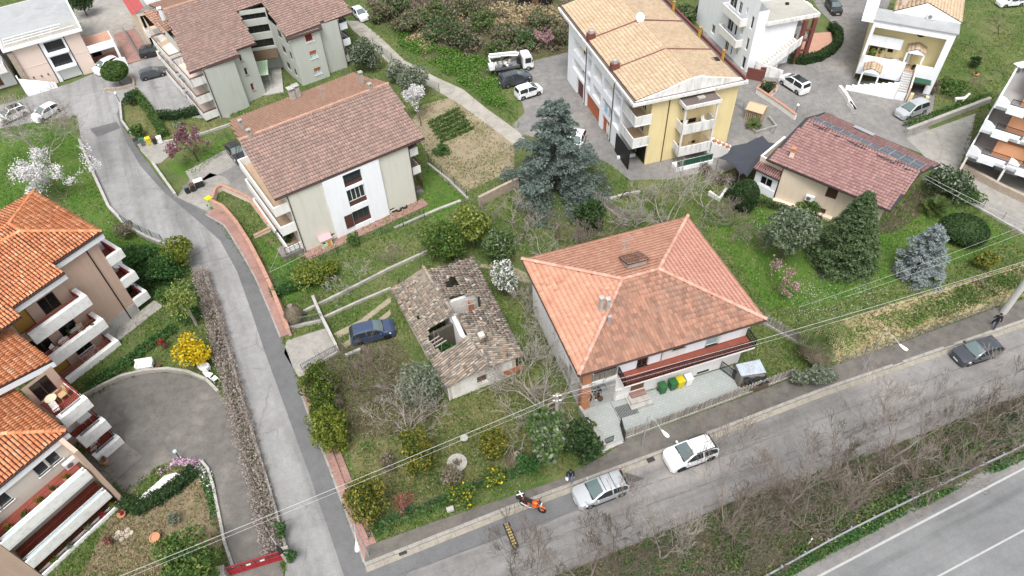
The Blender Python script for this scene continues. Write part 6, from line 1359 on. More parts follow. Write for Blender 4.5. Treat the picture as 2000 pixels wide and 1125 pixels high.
# ================================================================== VEHICLES
def car(label,px0,px1,paint,kind='hatch',L=4.1,W=1.72,H=1.48,group=None,scale=1.0,rails=False,pano=False,glassroof=None,name='parked_car',wrim='rim',z=0.0,plate=True,stripes=False):
 """px0 -> px1: photo points of the middle of the rear and of the front on the ground"""
 a,b = at(*px0),at(*px1); c = (a+b)/2; rz = math.atan2(b.y-a.y,b.x-a.x)
 t = thing(name,label,'car',(c.x,c.y,z),rz,group,local=True); t.scale = (scale,)*3
 h2 = L/2; wb = L*.615; xf,xr = h2-L*.205,h2-L*.205-wb; rw = .31 if kind != 'suv' else .345
 # side profile knots: (x from the front 0..1, z of the centre line)
 K = {'hatch': [(0,.42),(.02,.53),(.09,.61),(.26,.69),(.36,.85),(.47,.98),(.56,1.0),(.78,.98),(.90,.91),(.985,.66),(1,.42)],
   'mini': [(0,.42),(.02,.53),(.08,.60),(.20,.67),(.31,.84),(.42,.98),(.52,1.0),(.84,.985),(.95,.92),(.99,.62),(1,.4)],
   'sedan': [(0,.44),(.02,.53),(.10,.60),(.30,.68),(.40,.86),(.48,.98),(.56,1.0),(.69,.97),(.86,.74),(.97,.70),(1,.45)],
   'suv': [(0,.44),(.02,.55),(.09,.63),(.25,.70),(.35,.86),(.45,.98),(.54,1.0),(.80,.98),(.91,.91),(.985,.66),(1,.42)]}[kind]
 belt = {'hatch': .665,'mini': .64,'sedan': .66,'suv': .66}[kind]
 ws = {'hatch': (.26,.47),'mini': (.20,.42),'sedan': (.30,.48),'suv': (.25,.45)}[kind]; rwn = {'hatch': (.905,.975),'mini': (.945,.985),'sedan': (.70,.86),'suv': (.89,.97)}[kind]
 def prof(f):
  for i in range(len(K)-1):
   if f <= K[i+1][0]: s = (f-K[i][0])/(K[i+1][0]-K[i][0]); s = s*s*(3-2*s) if 0 else s; return (K[i][1]*(1-s)+K[i+1][1]*s)*H
  return K[-1][1]*H
 fs = sorted({round(i/40,4) for i in range(41)} | {.008,.02,.985,.995,*ws,*rwn}); n = len(fs); rows = []
 for f in fs:
  x = h2-f*L; e = min(f,1-f); wq = W/2*(1-.30*max(0,1-e/.07)**2.2)*(1-.02*abs(f-.5)*2)
  zt = prof(f); zb = min(belt*H,zt); cab = ws[0] < f < rwn[1]
  zl = .20
  for xw in (xf,xr):
   dx = abs(x-xw); ra = rw+.055
   if dx < ra: zl = max(zl,rw+math.sqrt(ra*ra-dx*dx)-.02)
  if e < .03: zl = max(zl,.24)
  tum = max(0.,(zt-zb)/(H*(1-belt)+1e-6)); wt = wq*(1-.25*min(1,tum)) if cab else wq*(.96 if zt-zb < .02 else .93)
  if not cab: zb = min(zb,zt-.05)
  mid = max(zl+.02,min(.5*H*.75,zb-.04))
  rows.append([(x,wq*.97,zl),(x,wq,mid),(x,wq*.975,zb),(x,wt,zt-.045*min(1,tum*1+.5)),(x,wt*.86,zt-.006),(x,wt*.45,zt+.014),(x,0,zt+.02)])
 parts = {'body': MB(),'windscreen': MB(),'rear_window': MB(),'side_window1': MB(),'side_window2': MB(),'side_window1m': MB(),'side_window2m': MB(),'roof': MB()}
 def put(nm,*P): parts[nm].face(*P)
 wl,wr_ = ws; bl,br = rwn; BP = L*.0
 for i in range(n-1):
  f = (fs[i]+fs[i+1])/2
  for j in range(6):
   A,B,C,D = rows[i][j],rows[i+1][j],rows[i+1][j+1],rows[i][j+1]; nm = 'body'
   if j == 2 and wl+.06 < f < br-.05: nm = 'side_window'
   if j == 2 and nm == 'side_window' and abs(f-(wl+br)/2-.02) < .012: nm = 'body'
   if j >= 4 and wl < f < wr_: nm = 'windscreen'
   elif j >= 4 and bl < f < br: nm = 'rear_window'
   elif j >= 3 and wr_ <= f <= bl: nm = 'roof'
   m = lambda p: (p[0],-p[1],p[2]); k = nm+('1' if f < (wl+br)/2+.02 else '2') if nm == 'side_window' else nm
   put(k,D,C,B,A); put(k+'m' if k != nm else nm,m(A),m(B),m(C),m(D))
 for r_ in (0,n-1):      # close the ends
  R1 = rows[r_]; P = R1+[(x,-y,zz) for x,y,zz in R1[-2::-1]]; parts['body'].face(*(P if r_ == 0 else P[::-1]))
 # merge the shared vertices so that shading is smooth
 for nm,mat in (('body',paint),('windscreen','windscreen'),('rear_window','car_glass'),('side_window1','car_glass'),('side_window2','car_glass'),('side_window1m','car_glass'),('side_window2m','car_glass'),('roof',glassroof or paint)):
  mb = parts[nm]; d = {}; v = []; f2 = []
  for fc in mb.f:
   q = []
   for k in fc:
    key = tuple(round(c_,4) for c_ in mb.v[k])
    if key not in d: d[key] = len(v); v.append(key)
    if not q or q[-1] != d[key]: q.append(d[key])
   if q[0] == q[-1]: q.pop()
   if len(q) > 2: f2.append(tuple(q))
  m2 = MB(); m2.v = v; m2.f = f2; o = m2.build(nm.rstrip('12m') if 'side' in nm else nm,mat,t,smooth=38)
  if nm == 'body': body = o
 # underside, arches, sills and bumpers
 mb = MB(); mb.box((0,0,.25),(L*.86,W*.86,.16)); mb.build('underbody','trim',t)
 for xw in (xf,xr):
  for s in (-1,1):
   y = s*(W/2-.13); mb = MB(); pr = [(rw*.55,-.11),(rw*.9,-.11),(rw,-.07),(rw,.07),(rw*.92,.105),(rw*.68,.11)]
   def lat(prof_,nseg=16):
    b_ = len(mb.v)
    for r0,y0 in prof_: mb.pts([(xw+r0*math.cos(2*math.pi*k/nseg),y+s*y0,rw+r0*math.sin(2*math.pi*k/nseg)) for k in range(nseg)])
    for i in range(len(prof_)-1):
     for k in range(nseg): q = (k+1) % nseg; mb.f.append((b_+i*nseg+k,b_+i*nseg+q,b_+(i+1)*nseg+q,b_+(i+1)*nseg+k))
   lat(pr); wo_ = mb.build('wheel','rubber',t); mb = MB(); lat([(rw*.69,.08),(rw*.62,.10)])
   c0 = Vector((xw,y+s*.095,rw)); mb.tube([c0-Vector((0,.02,0)),c0+Vector((0,.02,0))],rw*.16,8)
   for k in range(5):
    an = 2*math.pi*k/5+.3; u = Vector((math.cos(an),0,math.sin(an))); w_ = Vector((-math.sin(an),0,math.cos(an))); mb.obox(c0+u*rw*.1-w_*rw*.1-Vector((0,.012,0)),u*rw*.54,w_*rw*.2,Vector((0,.024,0)))
   mb.build('rim',wrim,wo_); mb = MB(); mb.tube([(xw,y-s*.02,rw),(xw,y+s*.06,rw)],rw*.62,14); mb.build('hub','trim',wo_)
 zl = prof(.03)
 for s in (-1,1):
  mb = MB(); x0 = h2-.035*L; mb.obox((h2-.02*L,s*W*.30,zl-.15),(-.11*L,s*W*.145,.07),(-.025*L,s*W*.06,.12) if 0 else (.0,s*W*.085,-.01),(-.02*L,0,.1)); mb.build('headlight','head_lamp',t)
  mb = MB(); mb.box((-h2+.045*L,s*W*.425,belt*H-.04),(.14,.10,.26)); mb.build('tail_light','tail_lamp',t)
  mb = MB(); xm = h2-(ws[0]+.075)*L; mb.box((xm,s*(W/2+.09),belt*H+.05),(.13,.2,.14)); mb.build('wing_mirror',paint,t)
  mb = MB(); mb.box((0.02*L,s*(W/2+.0),.27),(wb-.75,.05,.09)); mb.build('sill','trim',t)
  for f in (.52,.7):
   mb = MB(); mb.box((h2-f*L,s*(W/2-.006),belt*H-.09),(.16,.03,.03)); mb.build('door_handle','trim' if paint == 'paint_white' else paint,t)
 mb = MB(); mb.box((h2-.012*L,0,.40),(.09,W*.6,.14)); mb.build('grille','trim',t); mb = MB(); mb.box((-h2+.015*L,0,.36),(.1,W*.72,.14)); mb.build('rear_bumper','trim',t)
 for x in (h2+.035,-h2-.02): mb = MB(); mb.box((x,0,.42 if x > 0 else .6),(.02,.5,.11)); mb.build('number_plate','plate_white',t)
 mb = MB(); mb.obox((h2-ws[0]*L+.05,-W*.4,prof(ws[0])-.01),(-.1,0,.035),(0,W*.8,0),(0,0,.015)); mb.build('wiper_cowl','trim',t)
 if rails:
  for s in (-1,1): mb = MB(); mb.tube([(h2-(wr_+.04)*L,s*W*.36,prof(wr_+.04)-.0),(h2-(wr_+.06)*L,s*W*.37,H+.05),(h2-(bl-.02)*L,s*W*.37,H+.035),(h2-bl*L,s*W*.36,prof(bl)-.02)],.04,5); mb.build('roof_rail','trim',t)
 if stripes:
  for f in (.52,.70): mb = MB(); mb.box((h2-f*L,0,H+.022),(.035,W*.74,.03)); mb.build('roof_bar','trim',t)
 if pano: mb = MB(); mb.obox((h2-(wr_+.03)*L,-W*.3,H+.008),(-L*(bl-wr_-.1),0,0),(0,W*.6,0),(0,0,.016)); mb.build('glass_roof','car_glass',t)
 mb = MB(); mb.tube([(-h2*.62,0,H*.99),(-h2*.75,0,H+.12)],.01,4); mb.build('aerial','trim',t)
 return t
G1 = 'cars parked along the kerb of the lower road'
car('silver five-door hatchback with two roof bars behind the orange motorcycle',(1213,948),(1132,979),'paint_silver','hatch',4.15,1.74,1.44,G1,stripes=True)
car('white crossover with black roof rails under the street lamp by the patio',(1385,879),(1308,907),'paint_white','suv',4.1,1.78,1.56,G1,rails=True,wrim='rim_dark')
car('black hatchback facing the camera on the far right of the lower road',(1938,683),(1866,706),'paint_slate','hatch',4.1,1.69,1.46,G1)
car('dark blue estate car standing in the grass beside the ruined farmhouse',(698,664),(761,649),'paint_blue','suv',4.25,1.74,1.66,wrim='rim_dark',scale=.94)
G2 = 'cars parked beside the white crane truck'
car('white city car, nearest of the row beside the crane truck',(1013,192),(1052,180),'paint_white','mini',3.6,1.64,1.55,G2,.97)
car('grey crossover between the crane truck and the white city car',(980,169),(1033,155),'paint_grey','suv',4.5,1.86,1.64,G2,.95,rails=True)
G3 = 'cars parked round the top square'
car('black estate car parked against the curved white wall near the pink steps',(283,111),(324,103),'paint_black','suv',4.5,1.84,1.62,G3,.83,rails=True)
car('dark grey hatchback in front of the grey-green block',(279,155),(325,143),'paint_grey','hatch',4.1,1.72,1.48,G3,.85)
car('white small van half hidden behind the round clipped tree',(228,128),(194,146),'paint_white','mini',4.0,1.72,1.75,G3,.86)
car('white crossover with black roof at the left edge of the top square',(48,222),(8,240),'paint_white','suv',4.2,1.8,1.6,G3,.9,pano=True)
car('white car mostly hidden behind the tall bare tree',(108,218),(78,236),'paint_white','hatch',4.1,1.72,1.5,G3,.88)
car('black saloon parked nose-out beside the brown-roofed beige block',(455,291),(476,318),'paint_black','sedan',4.5,1.8,1.45,None,.9)
car('white hatchback driving away on the narrow lane at the top',(697,27),(712,41),'paint_white','hatch',4.1,1.74,1.5,None,.88)
G4 = 'cars parked between the white block and the yellow villa'
car('white compact car with glass roof beside the stone ramp',(1567,183),(1531,160),'paint_white','mini',4.15,1.77,1.62,G4,.98,pano=True)
car('dark blue-black hatchback beside the curved hedge',(1617,7),(1636,34),'paint_black','hatch',4.1,1.72,1.5,G4,.88)
car('silver people carrier parked by the yellow villa gate',(1806,212),(1748,234),'paint_silver','mini',4.3,1.72,1.66,G4,.95)
car('white car cut by the top right corner of the photo',(1992,8),(1950,12),'paint_white','hatch',4.3,1.75,1.5,None,.88)
car('car dimly seen under the dark shade net',(1490,285),(1440,318),'paint_slate','hatch',4.0,1.7,1.45,None,.95)
car('white car standing behind the big blue cedar',(1132,268),(1118,300),'paint_white','hatch',4.0,1.7,1.45,None,.95)
def crane_truck():
 a,b = at(968,143),at(1031,132); c = (a+b)/2; t = thing('crane_truck','white lorry with folded aerial platform boom on its flat bed','truck',(c.x,c.y,0),math.atan2(b.y-a.y,b.x-a.x),local=True); t.scale = (.92,)*3
 L = 5.9
 mb = MB(); prof = [(2.95,.5),(2.95,1.15),(2.72,2.15),(2.45,2.28),(1.55,2.28),(1.45,2.1),(1.45,.5)]
 for s in (-1,1): pass
 n = mb.pts([(x,-.92,z) for x,z in prof]+[(x,.92,z) for x,z in prof]); k = len(prof); mb.f.append(tuple(range(n,n+k))); mb.f.append(tuple(range(n+2*k-1,n+k-1,-1)))
 for i in range(k): j = (i+1) % k; mb.f.append((n+j,n+i,n+k+i,n+k+j))
 mb.build('cab','paint_white',t)
 mb = MB(); mb.obox((2.955,-.8,1.2),(-.21,0,.88),(0,1.6,0),(.03,0,.01)); mb.build('windscreen','car_glass',t)
 for s in (-1,1):
  mb = MB(); mb.obox((2.6,s*.915,1.25),(-.85,0,0),(-.0,0,.75),(0,s*.02,0)); mb.build('side_window','car_glass',t); mb = MB(); mb.box((2.7,s*1.08,1.6),(.08,.2,.35)); mb.build('wing_mirror','trim',t); mb = MB(); mb.box((2.97,s*.7,.75),(.06,.3,.2)); mb.build('headlight','head_lamp',t)
 mb = MB(); mb.box((2.96,0,.5),(.12,1.8,.22)); mb.build('bumper','trim',t)
 mb = MB(); mb.box((-.6,0,.72),(4.4,.8,.2)); mb.build('chassis','trim',t); mb = MB(); mb.box((-1.0,0,.95),(3.9,1.95,.12)); mb.box((-1.0,.95,1.1),(3.9,.06,.3)); mb.box((-1.0,-.95,1.1),(3.9,.06,.3)); mb.build('flat_bed','metal_grey',t)
 for x in (-2.4,-1.7,-1.0,-.3):
  for y in (-.5,.1,.6): mb = MB(); mb.box((x+random.uniform(-.2,.2),y,1.15),(random.uniform(.3,.5),random.uniform(.2,.4),random.uniform(.2,.45)),random.uniform(0,1)); mb.build('equipment_box',random.choice(('concrete_light','metal_grey','paint_white')),t)
 mb = MB(); mb.lathe((-1.2,-.6,1.05),[(.2,0),(.36,0),(.36,.2),(.2,.2)],14); mb.build('spare_wheel','rubber',t)
 mb = MB(); mb.cyl((1.05,0,1.0),.32,1.0,10); mb.build('turret','trim',t)
 mb = MB(); mb.obox((1.2,.35,2.0),(-4.3,.35,.0),(0,.3,0),(0,0,.32)); mb.obox((.9,.3,2.36),(-3.9,.4,.05),(0,.22,0),(0,0,.22)); mb.build('boom','paint_white',t); mb = MB(); mb.tube([(1.0,.2,2.0),(-1.4,.45,2.3)],.06,6); mb.build('hydraulic_ram','alu',t)
 mb = MB(); mb.obox((-3.0,.5,1.9),(.2,-1.2,-.6),(-.15,0,0),(0,0,.18)); mb.build('boom_tip','paint_white',t)
 mb = MB(); mb.box((-3.1,-.75,1.3),(.75,1.0,.06)); mb.box((-3.45,-.75,1.6),(.05,1.0,.6)); mb.box((-2.75,-.75,1.6),(.05,1.0,.6)); mb.box((-3.1,-1.23,1.6),(.7,.05,.6)); mb.box((-3.1,-.27,1.6),(.7,.05,.6)); mb.build('platform_basket','paint_white',t)
 for x in (2.2,-2.0):
  for s in (-1,1): mb = MB(); mb.tube([(x,s*.62,.38),(x,s*.92,.38)],.38,16); w = mb.build('wheel','rubber',t); mb = MB(); mb.tube([(x,s*.9,.38),(x,s*.935,.38)],.2,12); mb.build('rim','rim',w)
 for s in (-1,1): mb = MB(); mb.box((-2.9,s*.95,.5),(.15,.15,.9)); mb.build('outrigger','trim',t)
crane_truck()
def motorcycle():
 a,b = at(1021,987),at(1058,1001); c = (a+b)/2; rz = math.atan2(b.y-a.y,b.x-a.x); t = thing('motorcycle','orange and black motorcycle with a top box standing at the kerb','motorcycle',(c.x,c.y,.02),rz,local=True)
 for x in (.74,-.70):
  mb = MB(); b_ = 0; n = 20
  for r0,y0 in ((.22,-.05),(.29,-.065),(.32,0),(.29,.065),(.22,.05)): mb.pts([(x+r0*math.cos(6.2832*k/n),y0,.32+r0*math.sin(6.2832*k/n)) for k in range(n)])
  for i in range(4):
   for k in range(n): q = (k+1) % n; mb.f.append((i*n+k,i*n+q,(i+1)*n+q,(i+1)*n+k))
  w = mb.build('wheel','rubber',t,smooth=1); mb = MB(); mb.tube([(x,-.05,.32),(x,.05,.32)],.06,8)
  for k in range(6): an = k*1.047; mb.tube([(x,0,.32),(x+.23*math.cos(an),0,.32+.23*math.sin(an))],.014,4)
  mb.build('spokes','bike_orange' if x > 0 else 'trim',w); mb = MB(); mb.tube([(x,.055,.32),(x,.065,.32)],.14,14); mb.build('brake_disc','alu',w)
 mb = MB(); mb.tube([(.74,.09,.32),(.50,.09,.98)],.028,6); mb.tube([(.74,-.09,.32),(.50,-.09,.98)],.028,6); mb.build('fork','alu',t)
 mb = MB(); mb.tube([(.52,0,.9),(.1,.1,.55),(-.25,.1,.42),(-.7,.09,.32)],.035,6); mb.tube([(.52,0,.9),(.1,-.1,.55),(-.25,-.1,.42),(-.7,-.09,.32)],.035,6); mb.tube([(.45,0,.85),(-.1,0,.78),(-.75,0,.92)],.035,6); mb.build('frame','bike_orange',t)
 mb = MB(); mb.box((.06,0,.44),(.46,.34,.34)); mb.tube([(.2,0,.55),(.27,0,.8)],.11,8); mb.build('engine','metal_grey',t)
 mb = MB(); mb.tube([(.2,-.14,.35),(-.2,-.17,.33),(-.45,-.19,.42),(-.85,-.2,.6)],[.03,.035,.06,.065],8); mb.build('exhaust','alu',t)
 mb = MB(); mb.ball((.22,0,.86),.3,12,8,(1.0,.62,.62)); mb.build('fuel_tank','bike_orange',t,smooth=1)
 for s in (-1,1): mb = MB(); mb.obox((.52,s*.19,.82),(-.34,s*.03,-.34),(.06,s*.02,.1),(-.22,0,.16)); mb.build('side_fairing','bike_orange',t)
 mb = MB(); mb.obox((.06,-.14,.86),(-.75,0,.04),(0,.28,0),(0,0,.09)); mb.build('saddle','trim',t)
 mb = MB(); mb.obox((-.55,-.1,.78),(-.42,0,.14),(0,.2,0),(0,0,.1)); mb.build('tail_fairing','bike_orange',t)
 mb = MB(); mb.box((-.98,0,1.10),(.44,.50,.32)); tb = mb.build('top_box','trim',t); mb = MB(); mb.obox((-1.18,-.2,1.262),(.4,.36,0),(-.05,.06,0),(0,0,.012)); mb.obox((-1.18,.2,1.276),(.4,-.36,0),(.05,.06,0),(0,0,.012)); mb.build('reflective_strip','plastic_white',tb)
 mb = MB(); mb.tube([(.42,.36,1.06),(.46,.2,1.08),(.5,0,1.02),(.46,-.2,1.08),(.42,-.36,1.06)],.018,6); mb.build('handlebar','trim',t)
 for s in (-1,1): mb = MB(); mb.tube([(.45,s*.28,1.08),(.5,s*.34,1.24)],.008,4); mb.box((.5,s*.36,1.27),(.03,.13,.08)); mb.build('mirror','trim',t)
 mb = MB(); mb.box((.66,0,.95),(.12,.2,.2)); mb.build('headlight','head_lamp',t); mb = MB(); mb.obox((.62,-.14,1.05),(-.16,0,.22),(0,.28,0),(.012,0,.01)); mb.build('wind_shield','car_glass',t)
 mb = MB(); mb.obox((1.0,-.07,.66),(-.5,0,.06),(0,.14,0),(0,0,.02)); mb.build('front_mudguard','bike_orange',t); mb = MB(); mb.tube([(-.05,.15,.3),(-.1,.33,.02)],.015,5); mb.build('side_stand','trim',t)
 t.rotation_euler = (R(-7),0,rz)
motorcycle()
# ================================================================== PEOPLE
def bodymesh(chains,name,mat,parent,vox=.022):
 """one continuous surface: tapering chains joined by a voxel remesh"""
 mb = MB()
 for P,r in chains:
  mb.tube(P,r,10)
  for p,q in ((P[0],r[0]),(P[-1],r[-1])): mb.ball(p,q,10,6)
  for p,q in zip(P[1:-1],r[1:-1]): mb.ball(p,q,10,6)
 o = mb.build(name,mat,parent,smooth=1); m = o.modifiers.new('join','REMESH'); m.mode = 'VOXEL'; m.voxel_size = vox; m.use_smooth_shade = True
 return o
def person(label,px,face,top,legs,shoes='plastic_white',hair='hair_dark',stride=.0,arms=((0.1,-.05),(-.1,.05)),bend=(0,0),bag=None,scale=1.0,z=0.0,headturn=0.0,longcoat=False,group=None,nod=.1):
 p = at(*px) if not isinstance(px,Vector) else px; t = thing('person',label,'person',(p.x,p.y,z),face,group,local=True); t.scale = (scale,)*3
 # local frame: +x forward, +y left; 1.74 m tall
 hipz,shz = .93,1.43; sh = .19
 foot = {s: Vector((stride*s*.32,s*.10,.05+(0.06 if stride and s < 0 else 0))) for s in (1,-1)}; knee = {s: Vector((stride*s*.16+.05*(1 if stride else .2),s*.105,.5)) for s in (1,-1)}; hip = {s: Vector((0,s*.09,hipz)) for s in (1,-1)}
 hand,elb,shd = {},{},{}
 for s,(fx,fz) in zip((1,-1),arms):
  shd[s] = Vector((.03,s*sh,shz)); elb[s] = Vector((-.06+fx*.4,s*(sh+.07),1.13+max(0,fz)*.3)); hand[s] = Vector((.04+fx,s*(sh+.08)-s*abs(fx)*.15,.88+fz))
 chains = [([(0,0,hipz),(0.005,0,1.12),(.01,0,1.3),(.01,0,shz)],[.125,.115,.135,.10]),([(.01,0,shz),(.015,0,1.52),(.02+nod*.3,0,1.57)],[.07,.052,.05])]
 for s in (1,-1):
  chains += [([hip[s],knee[s],foot[s]+Vector((-.03,0,.04))],[.085,.056,.04]),([foot[s]+Vector((-.05,0,0)),foot[s]+Vector((.12,0,-.012))],[.042,.035]),
       ([(.01,s*.06,shz-.03),shd[s],elb[s],hand[s]],[.085,.055,.042,.03])]
  w = hand[s]; d = (hand[s]-elb[s]).normalized(); chains.append(([w,w+d*.08],[.032,.036]))
  for k,(off,ln) in enumerate(((-.03,.06),(-.01,.075),(.01,.07),(.03,.055))):
   b = w+d*.085+Vector((off,0,0)); chains.append(([b,b+d*ln*.6+Vector((.0,-s*.006,0)),b+d*ln+Vector((0,-s*.02,0))],[.0095,.009,.0075]))
  b = w+d*.03+Vector((.03,-s*.01,0)); chains.append(([b,b+d*.03+Vector((.03,-s*.012,0)),b+d*.06+Vector((.035,-s*.02,0))],[.012,.01,.008]))
 hc = Vector((.03+nod*.25,0,1.645)); ct,st = math.cos(headturn),math.sin(headturn)
 chains += [([hc+Vector((-.01,0,.03)),hc+Vector((.01*ct,.01*st,-.035))],[.092,.075]),([hc+Vector((.085*ct,.085*st,.0)),hc+Vector((.105*ct,.105*st,-.025))],[.012,.016]),([hc+Vector((-st*.09,ct*.09,0)),hc+Vector((-st*.092,ct*.092,-.03))],[.016,.012]),([hc-Vector((-st*.09,ct*.09,0)),hc-Vector((-st*.092,ct*.092,.03))],[.016,.012])]
 body = bodymesh(chains,'body','skin',t,.0125)
 mb = MB()
 for s in (1,-1): mb.ball(hc+Vector((.083*ct-s*.032*st,.083*st+s*.032*ct,.012)),.011,6,4)
 mb.build('eyes','metal_black',t); mb = MB(); mb.ball(hc+Vector((.082*ct,.082*st,-.055)),.02,8,4,(.4,1,.3)); mb.build('mouth','louvre_red',t)
 mb = MB(); mb.ball(hc+Vector((-.022*ct,-.022*st,.038)),.104,12,8,(1,.97,.95)); mb.build('hair',hair,t,smooth=1)
 T = [([(0,0,hipz-.02),(0,0,1.12),(.01,0,1.3),(.01,0,shz+.005)],[.145,.135,.155,.11])]
 for s in (1,-1): T.append(([(.01,s*.07,shz-.03),shd[s],elb[s],elb[s].lerp(hand[s],.9)],[.1,.072,.058,.045]))
 if longcoat: T.append(([(0,0,1.1),(0,0,.62)],[.15,.19]))
 bodymesh(T,'jacket',top,t,.02)
 bodymesh([([hip[s]+Vector((0,0,.03)),knee[s],foot[s]+Vector((-.03,0,.07))],[.105,.075,.06]) for s in (1,-1)]+[([(0,.05,hipz),(0,-.05,hipz)],[.12,.12])],'trousers',legs,t,.02)
 for s in (1,-1): mb = MB(); mb.ball(foot[s]+Vector((.03,0,-.005)),.05,10,6,(2.5,.95,.9)); mb.build('shoe',shoes,t,smooth=1)
 if bag:
  b = thing('carrier_bag',bag,'bag',(0,0,0),local=True); w = t.matrix_basis if 0 else None
  q = hand[-1]*scale; cs,sn = math.cos(face),math.sin(face); b.location = (p.x+cs*q.x-sn*q.y,p.y+sn*q.x+cs*q.y,z); b.rotation_euler = (0,0,face)
  mb = MB(); mb.ball((.0,0,.62),.16,10,7,(1.1,.75,1.15)); mb.build('sack','plastic_white',b,smooth=1); mb = MB(); mb.tube([(-.05,0,.76),(-.02,0,.90),(.03,0,.90),(.06,0,.76)],.008,5); mb.build('handles','plastic_white',b)
 return t
person('person in dark jacket and navy trousers walking past the big concrete pole',(1936,641),R(60),'cloth_black','cloth_navy',stride=1.0,arms=((.18,.05),(-.16,.05)),z=.12,scale=1.03)
person('person in long black coat standing beside the brick pillar of the portico',(1151,787),R(-60),'cloth_black','cloth_black',shoes='terracotta',arms=((.18,.15),(.16,.12)),longcoat=True,z=.06,nod=.35)
person('person in black with white shoes under the loggia of the hipped house',(1166,781),R(-75),'cloth_black','cloth_black',arms=((.2,.2),(.15,.1)),z=.06)
person('person in black jacket and jeans holding a white bag on the pavement patch',(1113,941),R(-85),'cloth_black','cloth_jeans',shoes='cloth_jeans',stride=.6,arms=((.12,0),(.06,0)),bag='white carrier bag in the hand of the person on the pavement',z=.13)
# ================================================================== WALLS, FENCES, STREET FURNITURE
def PX(*pts): return [V2(at(*p)) for p in pts]
def ht(base,top):
 b = at(*base); best = min((k*.1 for k in range(3,200)),key=lambda h: (lambda q: (q[0]-top[0])**2*.15+(q[1]-top[1])**2)(scr(b+Vector((0,0,h)))))
 return best
def scr(P):
 d = Vector(P)-Vector((0,0,CH)); k = d.dot(_fwd); return (1000+CF*d.dot(_cr)/k,562.5-CF*d.dot(_cu)/k)
def mpx(base): b = at(*base); return (b-Vector((0,0,CH))).length/CF
def picket_fence(label,pts,step=.27,h=1.0,base=.28):
 pl = resample(PX(*pts),step); t = thing('picket_fence',label,'fence',(*pl[0],0))
 mb = MB(); wallstrip(mb,[V2(p) for p in pl[::8]]+[V2(pl[-1])],.16,0,base); mb.build('base_wall','concrete',t)
 d = (pl[-1]-pl[0]).normalized(); rz = math.atan2(d.y,d.x); me = None; mb = MB()
 a,b = pl[0],pl[-1]
 for z in (base+.22,base+h*.72): mb.obox((a.x,a.y-.03,z),((b-a).x,(b-a).y,0),(0,.05,0),(0,0,.07))
 mb.build('rail','picket_concrete',t)
 for p in pl:
  if me is None:
   m = MB(); m.prism([(-.09,-.035),(.09,-.035),(.09,.035),(-.09,.035)],0,h); k = m.pts([(-.09,-.028,h),(.09,-.028,h),(.09,.028,h),(-.09,.028,h),(0,-.028,h+.09),(0,.028,h+.09)]); m.f += [(k,k+1,k+4),(k+2,k+3,k+5),(k+1,k+2,k+5,k+4),(k+3,k,k+4,k+5)]
   o = m.build('picket','picket_concrete',None); me = o.data; o.parent = t; OFF[o.name] = Vector((0,0,0))
  else: o = bpy.data.objects.new('picket',me); COL.objects.link(o); o.parent = t
  o.location = (p.x-pl[0].x,p.y-pl[0].y,base-.05); o.rotation_euler = (random.gauss(0,.03),random.gauss(0,.03),rz+random.gauss(0,.05))
 return t
picket_fence('concrete picket fence along the pavement in front of the pale patio',[(1222,857),(1440,776),(1545,736)])
picket_fence('concrete picket fence running back from the palm stump beside the hipped house',[(1490,632),(1622,708)],.29)
picket_fence('leaning concrete picket fence beyond the blue cedar',[(1106,358),(1224,432)],.3)
def wire_fence(label,pts,h=1.2,post=2.6,mat='fence_green',mesh=True,z=0.0,name='wire_fence',lean=.04,pm=None):
 pl = resample(PX(*pts),post); t = thing(name,label,'fence',(*pl[0],z))
 for p in pl:
  mb = MB(); mb.tube([(p.x,p.y,z),(p.x+random.gauss(0,lean),p.y+random.gauss(0,lean),z+h)],.035,5); mb.build('post',pm or mat,t)
 if mesh:
  S = []
  for i in range(len(pl)-1):
   a,b = pl[i],pl[i+1]; n = 7
   for k in range(n+1): zz = z+.08+(h-.12)*k/n; S.append(((a.x,a.y,zz),(b.x,b.y,zz),.007,.007))
   m = int((b-a).length/.16)
   for k in range(m): q = a.lerp(b,(k+.5)/m); S.append(((q.x,q.y,z+.08),(q.x,q.y,z+h-.04),.006,.006))
  segs_mesh('mesh',S,mat,t,3)
 return t
wire_fence('green mesh fence along the pavement below the shrub garden',[(726,1034),(800,1003),(900,966),(990,926)],1.15)
wire_fence('leaning wire fence posts along the straw field by the pavement',[(1640,712),(1760,670),(1880,627),(1950,600)],1.25,2.4,'metal_grey',True,lean=.12)
wire_fence('green fence on the street wall above the left garden',[(245,440),(285,463),(322,478)],1.0,1.6,z=.45)
wire_fence('green mesh fence behind the picket of the beige block garden',[(525,560),(600,520),(700,478),(830,425)],1.1)
wire_fence('green mesh fence beside the gravel path and olive trees',[(730,92),(765,120),(800,150),(858,180)],1.3)
wire_fence('wire fence on the low wall right of the beige block',[(838,322),(875,352),(912,388)],1.1,z=.3)
wire_fence('wire fence by the narrow lane on the right',[(1880,388),(1935,420),(1995,455)],1.1,2.5,'metal_grey',z=.1)
wire_fence('old wire fence along the ramp beside the yellow block',[(1412,185),(1450,215),(1480,245),(1510,262)],1.0,1.8,'metal_grey')
